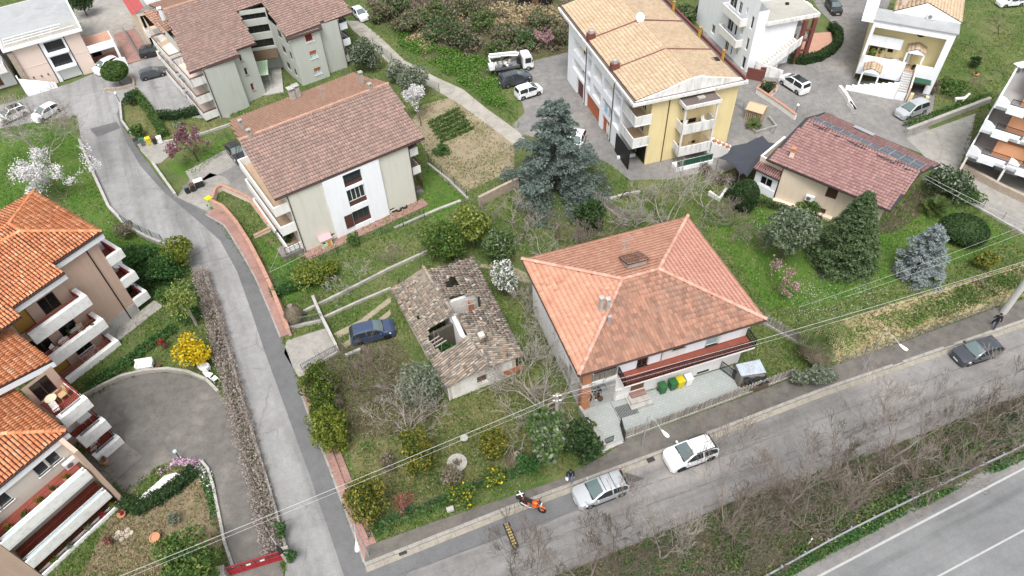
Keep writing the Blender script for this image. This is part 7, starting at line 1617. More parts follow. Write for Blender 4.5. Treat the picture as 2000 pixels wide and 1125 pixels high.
def low_wall(label,pts,w=.25,h=.5,mat='concrete',name='low_wall',cop=None,z=0.0,hs=None,cat='wall',step=2.0):
 pl = PX(*pts); t = thing(name,label,cat,(*pl[0],z)); mb = MB(); wallstrip(mb,pl,w,z,hs or h); mb.build('wall',mat,t)
 if cop:
  q = resample(pl,.5)
  for i in range(len(q)-1):
   mb = MB(); a,b = q[i],q[i+1]; d = (b-a).normalized(); s = Vector((-d.y,d.x))*(w/2+.05); a = a+d*.012; zz = z+(h if not hs else hs[0])
   mb.prism([a-s,b-s,b+s,a+s],zz+.002,zz+.07+random.gauss(0,.004)); mb.build('coping_stone',cop,t)
 return t
low_wall('curved concrete wall between the street and the left garden',[(158,278),(185,343),(215,408),(246,441),(286,466),(325,482)],.28,.48,'concrete_light')
low_wall('long thin concrete wall beside the dead hedge along the street',[(405,548),(428,620),(450,690),(475,780),(505,880),(530,960),(555,1050),(566,1095)],.18,.55,'concrete',z=0)
low_wall('pink garden wall with orange coping curving along the pavement',[(412,402),(440,415),(466,445),(492,486),(515,530),(538,580),(556,625),(568,656)],.24,.95,'brown_wall',cop='orange_coping')
low_wall('orange-topped wall round the small triangular garden',[(418,400),(424,378),(436,371),(490,396),(528,447)],.22,.75,'peach_wall',cop='orange_coping')
low_wall('orange-topped cross wall below the triangular garden',[(498,466),(530,450)],.2,.4,'peach_wall',cop='orange_coping')
low_wall('low pinkish kerb wall beside the shrub garden and lower street',[(600,762),(622,815),(650,890),(682,975),(718,1055)],.2,.3,'pink_paving')
low_wall('white gate wall across the ruin driveway',[(614,588),(630,625),(645,655),(662,690)],.26,.8,'concrete_light')
low_wall('long low concrete kerb through the orchard behind the ruin',[(592,612),(668,575),(762,527),(838,492)],.22,.32,'concrete')
low_wall('lower concrete kerb in the orchard above the two wheel tracks',[(634,622),(700,592),(764,565)],.2,.28,'concrete')
low_wall('broken kerb stones behind the dark blue estate car',[(675,696),(705,684)],.25,.25,'concrete_light')
low_wall('curved kerb wall at the top of the left courtyard',[(166,776),(200,757),(240,738),(285,727),(330,724),(370,730),(405,745),(428,768)],.25,.4,'concrete')
low_wall('grey kerb wall round the oval flower bed',[(395,902),(408,918),(418,950),(428,1000),(440,1060),(458,1112)],.2,.28,'concrete_light')
low_wall('fence wall on the right of the beige block',[(836,322),(875,352),(914,390)],.25,.3,'concrete_light')
low_wall('row of whitish stones edging the beige block garden',[(770,447),(820,425),(860,408),(900,393)],.28,.16,'concrete_light')
low_wall('old brown wall left of the blue cedar',[(936,402),(975,382),(1012,364)],.3,1.2,'stone_clad')
low_wall('white ramp wall with orange coping beside the compact car',[(1477,182),(1500,197),(1528,216),(1552,234)],.28,.7,'white_wall',cop='orange_coping')
low_wall('planter wall with orange coping at the head of the ramp',[(1477,180),(1494,168),(1516,178),(1500,195)],.2,.7,'white_wall',cop='orange_coping')
low_wall('stone garden wall below the yellow villa',[(1768,262),(1830,238),(1930,200)],.4,.7,'concrete')
low_wall('stone wall along the lane under the terraced block',[(1872,330),(1905,348),(1950,372),(2020,405)],.4,.8,'stone_clad')
low_wall('white fence wall of the garden by the lane',[(1800,352),(1880,390),(1940,425),(2010,465)],.18,.25,'concrete_light')
low_wall('white angled ruin wall in the garden above the clipped egg shrub',[(1384,380),(1404,393),(1418,374)],.3,.5,'stained_white')
low_wall('stone kerb of the traffic island under the clipped tree',[(205,178),(235,175),(263,168),(262,158),(252,150)],.3,.35,'stone_clad')
low_wall('white kerb wall of the hedge triangle on the street side',[(262,186),(237,204),(240,240),(256,262),(268,278)],.25,.45,'concrete_light')
low_wall('pale garden kerb along the forecourt of the plum tree',[(270,285),(330,278),(400,262),(450,245)],.2,.3,'concrete_light')
low_wall('white retaining kerb with fence by the bin corner',[(300,322),(320,350),(345,385)],.25,.5,'concrete_light')
low_wall('concrete side wall of the patio next to the gate pillar',[(1131,805),(1148,830),(1165,858),(1180,880)],.22,.9,'concrete')
low_wall('white rubble kerb crossing the bare orchard',[(1185,392),(1225,380),(1250,376)],.25,.25,'concrete_light')
low_wall('white driveway kerb in front of the yellow block',[(1205,310),(1240,305)],.25,.3,'bright_white')
low_wall('planter kerb with lawn beside the wooden playhouse',[(1463,250),(1475,262),(1515,250),(1500,232)],.2,.4,'concrete')
low_wall('rough block boundary by the yellow villa corner',[(1638,175),(1650,190),(1668,222),(1656,205)],.35,.6,'white_wall')
# patio with pavers, channel gratings and gate
gs_ = thing('green_net_strip','torn strip of green netting hanging on the verge at the right edge','net',at(1900,905)); a,b = at(1900,908,.3),at(2010,782,1.2); mb = MB()
for i in range(14): p,q = a.lerp(b,i/14),a.lerp(b,(i+1)/14); w_ = Vector((.16,.1,.35)); j = Vector((random.gauss(0,.08),random.gauss(0,.08),random.gauss(0,.06))); mb.face(p,q+j,q+w_+j,p+w_)
mb.build('netting','fence_green',gs_)
def patio():
 root = bpy.data.objects.new('patio',None); COL.objects.link(root); root['kind'] = 'structure'
 P = PX((1131,804),(1191,786),(1430,714),(1462,762),(1222,858),(1213,862),(1200,872),(1178,884)); z = .03
 mb = MB(); mb.prism(P,0.008,z); mb.build('patio_base','patio_grout',root)
 x = (HF(1,0)-HF(0,0)); y = (HF(0,1)-HF(0,0)); o = HF(-8,-14); tw,tl = .36,.22
 nx,ny = int(18/tw),int(9/tl); X,Y = np.meshgrid(np.arange(nx),np.arange(ny)); off = (Y % 2)*.5*tw; C = np.array(o)+(X*tw+off).ravel()[:,None]*np.array(x)+(Y*tl).ravel()[:,None]*np.array(y)
 c2 = C+np.array(x)*tw/2+np.array(y)*tl/2; k = inpoly(c2,P); k &= ~inpoly(c2,[V2(HF(*q)) for q in ((-4.5,-7.5),(-1.5,-7.1),(-1.5,-6.3),(-4.5,-6.3))]); C = C[k]; n = len(C); g_ = .012
 tv = np.array([(g_,g_,0),(tw-g_,g_,0),(tw-g_,tl-g_,0),(g_,tl-g_,0)]); h = (z+.012+RNG.normal(0,.0015,n))
 V_ = C[:,None,:]+tv[None,:,0:1]*np.array(x)+tv[None,:,1:2]*np.array(y); V_[:,:,2] = h[:,None]
 order = np.argsort(np.linalg.norm(C-np.array((0,0,CH)),axis=1));
 raw('paver',V_.reshape(-1,3),np.arange(n*4).reshape(-1,4),'patio_paver',root,'stuff')
 for (u0,v0,w,d,m,ax) in ((-4.45,-7.45,1.7,1.1,14,0),(-2.62,-7.05,1.05,.75,8,1)):
  for i in range(m):
   mb = MB(); a = HF(u0+(w*i/m if ax == 0 else 0),v0+(d*i/m if ax == 1 else 0)); mb.obox((a.x,a.y,z+.014),x*(w/m*.5 if ax == 0 else w),y*(d/m*.5 if ax == 1 else d),(0,0,.006)); mb.build('drain_slot','tarp_black',root)
 mb = MB(); a = HF(-4.58,-9.4); mb.obox((a.x,a.y,z+.02),x*.06,y*3.6,(0,0,.006)); mb.build('gate_rail','concrete_dark',root)
 mb = MB(); mb.prism(PX((1171,879),(1213,862),(1218,866),(1174,885)),.0,.14); mb.build('threshold','concrete_light',root)
patio()
for lab,pts,h in (('open black iron gate leaf beside the patio pickets',[(1211,832),(1219,862)],1.1),('short black railing at the patio entrance',[(1181,869),(1197,862)],.8),('black railing of the patio side boundary',[(1406,722),(1462,764)],1.1)):
 p = at(*pts[0]); t = thing('iron_gate' if 'gate' in lab else 'iron_railing',lab,'gate' if 'gate' in lab else 'railing',p); railing(t,PX(*pts),.05,h,'metal_black',.1,name='panel')
for lab,pts in (('grey metal driveway railing next to the dead palm stump',[(566,642),(630,628)]),('grey metal driveway railing above the thuja bushes',[(593,728),(660,690)])):
 p = at(*pts[0]); t = thing('metal_railing',lab,'railing',p); q = PX(*pts); mb = MB(); wallstrip(mb,q,.2,0,.35); mb.build('base_wall','concrete_light',t); railing(t,q,.35,.8,'metal_grey',.14)
def red_gate():
 q = PX((452,1124),(556,1092)); t = thing('red_gate','red metal sliding gate across the courtyard drive','gate',(*q[0],0)); F = Face(q[0],q[1]); L = F.L
 mb = MB(); F.box(mb,0,L,.1,.2,-.04,.04); F.box(mb,0,L,1.25,1.33,-.04,.04); F.box(mb,0,L,.68,.74,-.04,.04)
 for k in range(5): F.box(mb,k*(L-.07)/4,k*(L-.07)/4+.07,.2,1.25,-.035,.035)
 mb.build('frame','gate_red',t); mb = MB(); F.box(mb,.05,L-.05,.22,.66,-.012,.012); mb.build('panel','gate_red',t)
 for k in range(int(L/.13)): mb = MB(); F.box(mb,.08+k*.13,.11+k*.13,.74,1.25,-.015,.015); mb.build('bar','gate_red',t)
 for u in (1.5,2.6): mb = MB(); F.box(mb,u*L/4.3,u*L/4.3+.3,.8,1.0,.036,.05); mb.build('sign_plate','plate_white',t)
 mb = MB(); F.box(mb,L+.05,L+.55,0,1.3,-.3,.3); F.box(mb,-.6,-.1,0,1.3,-.3,.3); mb.build('gate_pier','concrete',t)
red_gate()
def guard_rail():
 q = PX((1380,1196),(1482,1136),(1632,1052),(1850,944),(2070,840)); t = thing('guard_rail','galvanised guard rail along the edge of the main road','guard rail',(*q[0],0)); pl = resample(q,2.0); n = len(pl)
 for off,z0,z1 in ((.06,.48,.58),(.0,.58,.64),(.06,.64,.74)):
  a = offset([V2(p) for p in pl],-off); mb = MB(); wallstrip(mb,a,.05,z0,z1); mb.build('beam','galvanised',t)
 for p in pl: mb = MB(); mb.box((p.x,p.y+.08,.34),(.1,.1,.7)); mb.build('post','galvanised',t)
guard_rail()
def street_lamp(label,base,top,head,black=False):
 b = at(*base); z = ht(base,top); t = thing('street_lamp',label,'street lamp',b); tp = Vector((b.x,b.y,z)); hd = at(*head,z-.15); hd.z = z-.15
 mb = MB(); mb.tube([b,b.lerp(tp,.5),tp],[.055,.045,.035],8); mb.build('pole','galvanised',t); d = (hd-tp); mb = MB(); mb.tube([tp-Vector((0,0,.05)),tp+d*.15+Vector((0,0,.25)),tp+d*.45+Vector((0,0,.28)),hd-d.normalized()*.3],.026,7); mb.build('arm','galvanised',t)
 d.z = 0; d.normalize(); s = Vector((-d.y,d.x,0)); mb = MB(); pr = [(-.3,.04),(-.15,.09),(.1,.15),(.3,.15),(.42,.08)]; base_ = 0
 for x,w in pr: mb.pts([hd+d*x+s*w,hd+d*x+s*w*.6+Vector((0,0,.1)),hd+d*x-s*w*.6+Vector((0,0,.1)),hd+d*x-s*w,hd+d*x-Vector((0,0,.05))])
 for i in range(4):
  for k in range(5): q = (k+1) % 5; mb.f.append((i*5+k,i*5+q,(i+1)*5+q,(i+1)*5+k))
 mb.f += [(0,1,2,3,4),(24,23,22,21,20)]; mb.build('lamp_head','metal_black' if black else 'lamp_white',t,smooth=40)
street_lamp('street lamp with white teardrop head in front of the picket fence',(1254,872),(1269,813),(1298,846))
street_lamp('street lamp with white head beside the straw field',(1684,724),(1727,649),(1763,678))
street_lamp('street lamp with white head on the corner of the pink pavement',(721,1087),(695,1024),(697,1066))
street_lamp('street lamp with black head beside the red gate',(560,1094),(537,1046),(545,1072),True)
def globe_lamp(label,base,h,mat='lamp_white'):
 b = at(*base); t = thing('garden_lamp',label,'lamp',b); mb = MB(); mb.tube([b,b+Vector((0,0,h))],.035,6); mb.build('post','metal_black',t); mb = MB(); mb.ball(b+Vector((0,0,h+.12)),.17,10,7); mb.build('globe',mat,t,smooth=1)
globe_lamp('white globe lamp at the foot of the stone ramp',(1551,230),1.6); globe_lamp('slim lamp post on the hedge triangle corner',(237,205),1.6); globe_lamp('black garden lamp on the rim of the flower bed',(353,897),1.1,'screen_glass')
def pole(label,base,h,r0,r1,mat,name='utility_pole'):
 b = at(*base); t = thing(name,label,'pole',b); mb = MB(); mb.tube([b-Vector((0,0,.1)),b+Vector((0,0,h))],[r0,r1],10); mb.build('shaft',mat,t)
 for k,z in enumerate((h-.15,h-.75)): mb = MB(); mb.tube([b+Vector((-.3,0,z)),b+Vector((.3,0,z))],.035,5); mb.ball(b+Vector((.0,-.1,z+.1)),.07,8,5); mb.build('insulator','plastic_white',t)
 return b
pw = pole('weathered wooden utility pole standing in the big green shrub',(1085,877),7.5,.17,.13,'wood_pole'); pc = pole('thick pale concrete pole at the right edge by the pavement',(1958,612),13,.30,.2,'pole_concrete'); p_off = at(20,1212,7.2)
def wires(label,segs,r=.022):
 a0 = segs[0][0]; t = thing('overhead_cable',label,'cable',a0); mb = MB()
 for a,b,sag in segs:
  a,b = Vector(a),Vector(b); P = [a.lerp(b,k/14)-Vector((0,0,sag*4*(k/14)*(1-k/14))) for k in range(15)]; mb.tube(P,r,5,cap=False)
 mb.build('cable','cable',t)
up = Vector((0,0,1))
wires('thick white overhead cable crossing the whole scene over both poles',[(p_off,pw+up*7.35,.15),(pw+up*7.35,pc+up*7.3,.35)],.014); wires('thin overhead cable just below the thick one',[(p_off-up*.45,pw+up*6.75,.15),(pw+up*6.75,pc+up*6.7,.3)],.009)
wires('pair of white cables from the tan house to the lane',[(at(1801,345,3.2),at(2040,470,4.2),.15),(at(1803,340,3.3),at(2040,455,4.6),.1)],.018)
wires('thin cable over the blue spruce garden',[(at(1560,600,5),at(2040,425,5),.3)],.009); wires('lower thin cable over the blue spruce garden',[(at(1650,580,5),at(2040,438,5),.3)],.009)
wires('grey service cable from the beige block corner to the garden',[(at(600,495,1.5),at(525,532,.2),.05),(at(548,480,3.0),at(527,530,.3),.05)],.014)
# bins
def bin_(label,px,body,lid,h=1.05,w=.58,rz=.3,group=None,loc=None):
 b = loc or at(*px); t = thing('wheelie_bin',label,'bin',(b.x,b.y,b.z if loc else .03),rz,group,local=True); mb = MB(); n = mb.pts([(-w*.42,-w*.42,.06),(w*.42,-w*.42,.06),(w*.42,w*.42,.06),(-w*.42,w*.42,.06),(-w/2,-w/2,h*.9),(w/2,-w/2,h*.9),(w/2,w/2,h*.9),(-w/2,w/2,h*.9)]); mb.f += [(0,3,2,1),(0,1,5,4),(1,2,6,5),(2,3,7,6),(3,0,4,7)]; mb.build('body',body,t)
 mb = MB(); mb.obox((-w*.54,-w*.56,h*.9),(w*1.08,0,0),(0,w*1.12,.02),(0,0,.08)); mb.obox((-w*.4,-w*.4,h*.98),(w*.8,0,0),(0,w*.8,0),(0,0,.035)); mb.build('lid',lid,t); mb = MB(); mb.tube([(-w*.4,w*.62,h*.92),(w*.4,w*.62,h*.92)],.022,6); mb.build('handle',body,t)
 for s in (-1,1): mb = MB(); mb.tube([(s*w*.42,w*.45,.1),(s*w*.5,w*.45,.1)],.1,10); mb.build('wheel','rubber',t)
 return t
gb = 'wheelie bins lined up against the patio wall'
bin_('green wheelie bin nearest the entrance steps',(1292,766),'bin_green','bin_green',group=gb); bin_('green wheelie bin touching the yellow bin',(1312,759),'bin_green','bin_green',group=gb); bin_('yellow wheelie bin between green and white bins',(1326,755),'bin_yellow','bin_yellow',group=gb); bin_('white wheelie bin at the end of the row',(1342,750),'plastic_white','plastic_white',group=gb)
gs = 'bins at the street corner by the hedge triangle'
for (x,y),b,l,s in (((270,284),'bin_grey','bin_black','grey wheelie bin with black lid, first by the kerb wall'),((281,284),'bin_grey','bin_green','grey wheelie bin with green lid'),((293,282),'bin_yellow','bin_yellow','yellow wheelie bin on the street corner'),((304,281),'bin_black','bin_brown','black bin with brown lid next to the white one'),((315,280),'plastic_white','plastic_white','white bin at the end of the street corner row')): bin_(s,(x,y),b,l,.9,.5,.5,gs)
bin_('black bin with grey lid at the forecourt wall end',(368,377),'bin_black','bin_grey',.9,.5,.6); bin_('black bin with brown lid beside the bottle crate',(379,373),'bin_black','bin_brown',.9,.5,.6); bin_('white and green recycling bin leaning on the orange-topped wall',(413,402),'toy_green','bin_yellow',1.1,.6,.9)
def box_thing(name,label,cat,px,sz,mat,rz=.3,part='body',z=0.0,extra=None):
 b = at(*px); t = thing(name,label,cat,(b.x,b.y,z),rz,None,local=True); mb = MB(); w,d,h = sz
 mb.box((0,0,h/2+.02),(w,d,h),0); mb.build(part,mat,t); mb = MB(); mb.box((0,0,h+.05),(w*1.05,d*1.05,.06)); mb.build('lid' if part == 'body' else 'top',extra or mat,t); return t
box_thing('crate','black crate with a white lid by the two bins','crate',(391,364),(.9,.6,.8),'bin_black',.5,extra='plastic_white')
box_thing('electric_cabinet','pale stone block on the pavement edge by the mesh fence','block',(880,998),(.5,.32,.2),'concrete_light',.3,z=.12)
def bench(label,px,W=1.5,rz=.35,name='garden_bench',mat='plastic_white',z=.02):
 b = at(*px); t = thing(name,label,'bench' if W > 1 else 'armchair',(b.x,b.y,z),rz,None,local=True); mb = MB(); mb.box((0,0,.36),(W,.6,.16)); mb.build('seat',mat,t); mb = MB(); mb.box((0,.3,.62),(W,.12,.5)); mb.build('backrest',mat,t)
 for s in (-1,1): mb = MB(); mb.box((s*(W/2-.06),0,.5),(.12,.62,.3)); mb.build('armrest',mat,t); mb = MB(); mb.box((s*(W/2-.1),-.22,.14),(.1,.1,.28)); mb.box((s*(W/2-.1),.24,.14),(.1,.1,.28)); mb.build('leg',mat,t)
 return t
bench('white garden bench on the rim of the left courtyard',(286,718),1.45,.15); bench('white garden armchair next to the yellow mimosa bush',(402,724),.85,-.6)
def chair(label,P,rz,mat='plastic_white',s=1.0,group=None):
 t = thing('garden_chair',label,'chair',P,rz,group,local=True); t.scale = (s,)*3; mb = MB(); mb.box((0,0,.44),(.46,.46,.05)); mb.build('seat',mat,t); mb = MB(); mb.obox((-.23,.2,.46),(.46,0,0),(0,.1,.44),(0,.04,0)); mb.build('backrest',mat,t)
 for x in (-.2,.2):
  for y in (-.2,.2): mb = MB(); mb.tube([(x,y,.43),(x*1.15,y*1.2,0)],.025,5); mb.build('leg',mat,t)
 return t
def table(label,P,r=.5,mat='plastic_white',rz=0,sq=False,h=.72):
 t = thing('table',label,'table',P,rz,None,local=True); mb = MB()
 if sq: mb.box((0,0,h),(r*2,r*1.3,.05))
 else: mb.cyl((0,0,h-.02),r,.05,14)
 mb.build('tabletop',mat,t)
 for k in range(4): a = .785+k*1.571; mb = MB(); mb.tube([(math.cos(a)*r*.6,math.sin(a)*r*.6,h-.02),(math.cos(a)*r*.7,math.sin(a)*r*.7,0)],.025,5); mb.build('leg',mat,t)
 return t
chair('white plastic chair lying with others beside the dead hedge',at(412,738,.02),1.2); chair('white plastic chair closest to the dead hedge',at(422,745,.02),2.4)
table('cream oval table on the top red balcony',LP(-9.9,8.3,5.52),.42,'table_cream'); chair('white chair below the cream oval table',LP(-10.2,9.2,5.52),.6); chair('wicker armchair on the top red balcony',LP(-9.2,8.5,5.52),-.6,'wicker',1.2)
table('white square table on the middle red balcony',LP(-9.2,9.0,2.57),.5,'plastic_white',.95,True); box_thing('storage_box','white storage box against the wall of the middle red balcony','box',(122,825),(.9,.5,.55),'plastic_white',.95,z=2.57).location = LP(-10.1,8.4,2.57)
chair('white chair on the lowest red balcony',LP(-10.1,9.4,.04),.4); chair('white chair next to another on the lowest red balcony',LP(-9.7,8.9,.04),1.9)
table('white oval table on the planted balcony',LP(-5.6,1.0,2.74),.45,'plastic_white'); chair('white chair at the end of the planted balcony table',LP(-6.4,.95,2.74),1.5); chair('cream chair among the balcony plants',LP(-4.0,.8,2.74),.5,'table_cream')
table('white work table on the long lower balcony',LP(-15.6,13.7,.04),.55,'plastic_white',.95,True); table('white cabinet table at the end of the long lower balcony',LP(-12.6,13.6,.04),.5,'plastic_white',.95,True)
clothes = thing('drying_rack','white folding drying rack on the lower brown balcony','rack',LP(-4.6,.95,.06)); railing(clothes,[V2(LP(-5.4,.7)),V2(LP(-3.9,.7))],.4,.5,'plastic_white',.12,name='rack_side'); railing(clothes,[V2(LP(-5.4,1.2)),V2(LP(-3.9,1.2))],.4,.5,'plastic_white',.12,name='rack_side')
def pot(label,P,r=.22,h=.35,mat='terracotta',leaf='leaf_mid',lr=.3,lh=.4,n=160,group=None,lf=.1):
 t = thing('potted_plant' if leaf else 'flower_pot',label,'plant pot',P,0,group); p = Vector(P); mb = MB(); mb.lathe(p,[(r*.65,0),(r*.95,h*.75),(r*1.05,h*.8),(r*1.05,h),(r*.85,h),(r*.8,h*.85)],12); mb.build('pot',mat,t)
 if leaf: leafblob('plant',(p.x,p.y,p.z+h+lh*.5),(lr,lr,lh*.6),n,lf,leaf,t,6)
 return t
gp = 'potted plants on the long upper balcony'
for k,(u,lab) in enumerate(((-17.2,'pot with broad leaves near the left end of the long upper balcony'),(-16.1,'dark pot between two green plants on the long upper balcony'),(-15.0,'bowl-shaped pot under the white window on the long upper balcony'),(-14.0,'round leafy pot in the middle of the long upper balcony'),(-13.0,'small green pot near the air conditioner on the long upper balcony'))): pot(lab,LP(u,14.0+.1*(k % 2),4.73),.2,.3,'terracotta','leaf_mid' if k % 2 else 'leaf_yellowgreen',.3,.35,group=gp)
for k,u in enumerate((-17.0,-15.9,-14.3,-13.2,-12.3)): pot(('pot of yellowish leaves','cactus pot','grey-green succulent pot','pot of pink stems','trailing green pot')[k]+' on the ledge of the lowest long balcony',LP(u,14.85,.05),.18,.3,('terracotta','concrete')[k % 2],('leaf_yellowgreen','leaf_olive','leaf_olive','leaf_red','leaf_lime')[k],.28,.3,group='pots on the lowest long balcony')
for k,u in enumerate((-4.7,-3.9,-3.2)): pot(('bushy dark plant','tall leafy plant','spreading plant')[k]+' on the middle balcony of the brown building',LP(u,1.4 if k else .6,2.74),.2,.3,'terracotta','leaf_mid',.45,.6,260,group='plants on the middle balcony')
pot('large round terracotta jar on the dry lawn',at(308,1056,0),.36,.6,'terracotta',None); pot('dark pot on the courtyard rim beside the white bench',at(312,717,.02),.2,.3,'bin_brown',None); pot('terracotta pot by the entrance slab of the brown building',at(207,905,.06),.3,.45,'terracotta','leaf_dead',.25,.3); pot('pot with spiky plant against the brick pillar',at(1172,782,.06),.22,.35,'bin_brown',None); pot('leafy plant in the patio corner by the side wall',at(1158,836,.05),.2,.25,'terracotta','leaf_yellowgreen',.4,.6,260)
pot('terracotta pot at the corner of the lowest balcony',at(241,1008,0),.3,.4,'terracotta','leaf_red',.2,.2); pot('ring-shaped stone planter in the shrub garden',at(893,906,.0),.75,.22,'concrete','leaf_dead',.4,.15,90); pot('small round stone pot behind the cables in the shrub garden',at(907,858,0),.3,.25,'concrete',None); pot('stone pot on the villa lawn',at(1905,148,0),.35,.3,'terracotta','leaf_mid',.3,.3)
st_ = thing('garden_statue','white animal figure on the villa lawn','statue',at(1872,200)); mb = MB(); q = at(1872,200); mb.tube([q+Vector((-.6,0,.5)),q+Vector((.5,0,.55)),q+Vector((.8,.1,.9))],[.2,.2,.14],8); [mb.tube([q+Vector((x,y,.5)),q+Vector((x,y,0))],.07,6) for x in (-.5,.4) for y in (-.12,.12)]; mb.ball(q+Vector((.85,.1,1.0)),.17,8,6); mb.build('figure','plastic_white',st_,smooth=1)
# villa terrace furniture
def vp(u,d,z=0): q = VF.P(u,VZ+z,d); return q
rv = math.atan2(VF.u.y,VF.u.x)
sf = bench('pale pink sofa on the villa terrace',(0,0),1.9,0,'sofa','sofa_pink'); sf.location = vp(3.4,-1.9,.0); sf.rotation_euler.z = rv
table('round white lattice table in front of the pink sofa',vp(3.9,-.75),.62,'plate_white',h=.5); ub = thing('closed_parasol','closed white parasol beside the terrace sofa','parasol',vp(5.1,-1.4)); mb = MB(); mb.tube([vp(5.1,-1.4,.2),vp(5.1,-1.4,1.0),vp(5.15,-1.4,2.2)],[.22,.16,.05],8); mb.build('canopy','plastic_white',ub); mb = MB(); mb.tube([vp(5.1,-1.4),vp(5.16,-1.4,2.4)],.03,6); mb.build('pole','metal_grey',ub)
pot('tall bamboo pot at the left end of the villa terrace',vp(.9,-.7),.25,.4,'terracotta','leaf_lime',.6,1.3,500); pot('dark leafy pot against the villa terrace wall',vp(1.9,-1.9),.25,.4,'terracotta','leaf_mid',.5,1.3,500); pot('small pot beside the stair head of the villa',vp(5.9,-.6),.18,.3,'bin_brown','leaf_dark',.25,.3)
chair('white plastic chair on the top bay balcony of the yellow block',DF(7.9,-.7,4.38),.5); chair('white plastic chair at the left of the top bay balcony',DF(5.6,-.7,4.38),-.5)
gt_ = 'white-topped table on the grey upper terrace of the terraced block'; c = at(1992,138,7.8); table(gt_,c,.8,'plate_white',.3,True)
# drying washing, playhouses, shade net, patio lean-to
lw = thing('laundry_rack','clothes rack hung with purple floral sheets below the white facade','laundry',at(1199,272)); F = Face(at(1192,262),at(1200,280));
for k in range(4): mb = MB(); F.box(mb,.0,1.6,.4,1.75-.05*k,-.3+.25*k,-.28+.25*k); mb.build('sheet','laundry_floral' if k % 2 == 0 else 'plastic_white',lw)
railing(lw,[F.P(0,0,-.3),F.P(0,0,.5)],0,1.8,'metal_white',.4,name='frame')
lb_ = thing('washing_line','blue and white clothes drying in the loggia of the white facade','laundry',DF(0,7.2,3.0)); G = Face(DF(0,Ln_ := 19.2),DF(0,0))
for k in range(5): mb = MB(); G.box(mb,11.6+k*.4,11.9+k*.4,2.9,3.9,.03,.05); mb.build('garment','laundry_blue' if k in (1,2,4) else 'plastic_white',lb_)
def playhouse(label,px,w,d,h,wall,roof,rz,door,slats=False):
 b = at(*px); t = thing('playhouse',label,'playhouse',(b.x,b.y,.03),rz,None,local=True)
 if slats:
  for k in range(9):
   for y in (-d/2,d/2): mb = MB(); mb.box((-w/2+k*w/8,y,h/2),(.09,.04,h)); mb.build('slat',wall,t)
  for k in range(7):
   for x in (-w/2,w/2): mb = MB(); mb.box((x,-d/2+k*d/6,h/2),(.04,.09,h)); mb.build('slat',wall,t)
 else: mb = MB(); facade(mb,(-w/2,-d/2),(w/2,-d/2),0,h,[(w*.55,w*.85,0,h*.7),(w*.12,w*.38,h*.35,h*.7)]); facade(mb,(w/2,-d/2),(w/2,d/2),0,h); facade(mb,(w/2,d/2),(-w/2,d/2),0,h); facade(mb,(-w/2,d/2),(-w/2,-d/2),0,h); mb.build('wall',wall,t); mb = MB(); mb.box((w*.2,-d/2+.02,h*.34),(w*.3,.04,h*.66)); mb.build('door',door,t)
 mb = MB(); mb.slab([(-w*.58,-d*.6,h),(w*.58,-d*.6,h),(w*.58,0,h*1.3),(-w*.58,0,h*1.3)],.05); mb.slab([(w*.58,d*.6,h),(-w*.58,d*.6,h),(-w*.58,0,h*1.3),(w*.58,0,h*1.3)],.05); mb.build('roof',roof,t)
playhouse('toy house with pink roof and orange door by the beige block',(637,476),1.1,1.0,.95,'toy_green','toy_pink',R(30),'toy_orange'); playhouse('pale wooden slatted shelter in the garden of the yellow block',(1473,232),1.8,1.6,1.5,'wood_pale','wood_pale',R(-35),'wood_pale',True)
for k,(x,y) in enumerate(((768,412),(779,411),(790,405))):
 b = at(x,y); t = thing('old_tyre','black old tyre by the white bay, '+('farthest from the path edge','middle of three','nearest the corner')[k],'tyre',(b.x,b.y,0),group='old tyres by the beige block'); mb = MB(); mb.lathe(b,[(.18,.02),(.32,0),(.34,.1),(.32,.2),(.18,.18)],14,False); mb.build('tread','rubber',t,smooth=1)
def shade():
 P = [at(x,y,z) for x,y,z in ((1403,309,2.5),(1430,285,2.7),(1489,265,2.9),(1526,282,2.8),(1492,312,2.6),(1459,346,2.3),(1445,339,2.2),(1422,318,2.2))]; t = thing('shade_net','dark blue-black shade net stretched over a parked car','shade net',(P[0].x,P[0].y,0)); c = sum(P,Vector((0,0,0)))/len(P)+Vector((0,0,-.35)); mb = MB(); n = len(P); m = 5
 for i in range(n):
  a,b = P[i],P[(i+1) % n]; mid = (a+b)/2+(c-(a+b)/2)*.12
  for s,e in ((a,mid),(mid,b)):
   for j in range(m):
    q = lambda p,k: p.lerp(c,k/m)-Vector((0,0,.25*math.sin(math.pi*k/m)))
    mb.face(q(s,j),q(e,j),q(e,j+1),q(s,j+1))
 mb.build('net','shade_net',t,smooth=1)
 for p in P[::2]: mb = MB(); mb.tube([(p.x,p.y,0),p],.04,6); mb.build('pole','metal_grey',t)
shade()
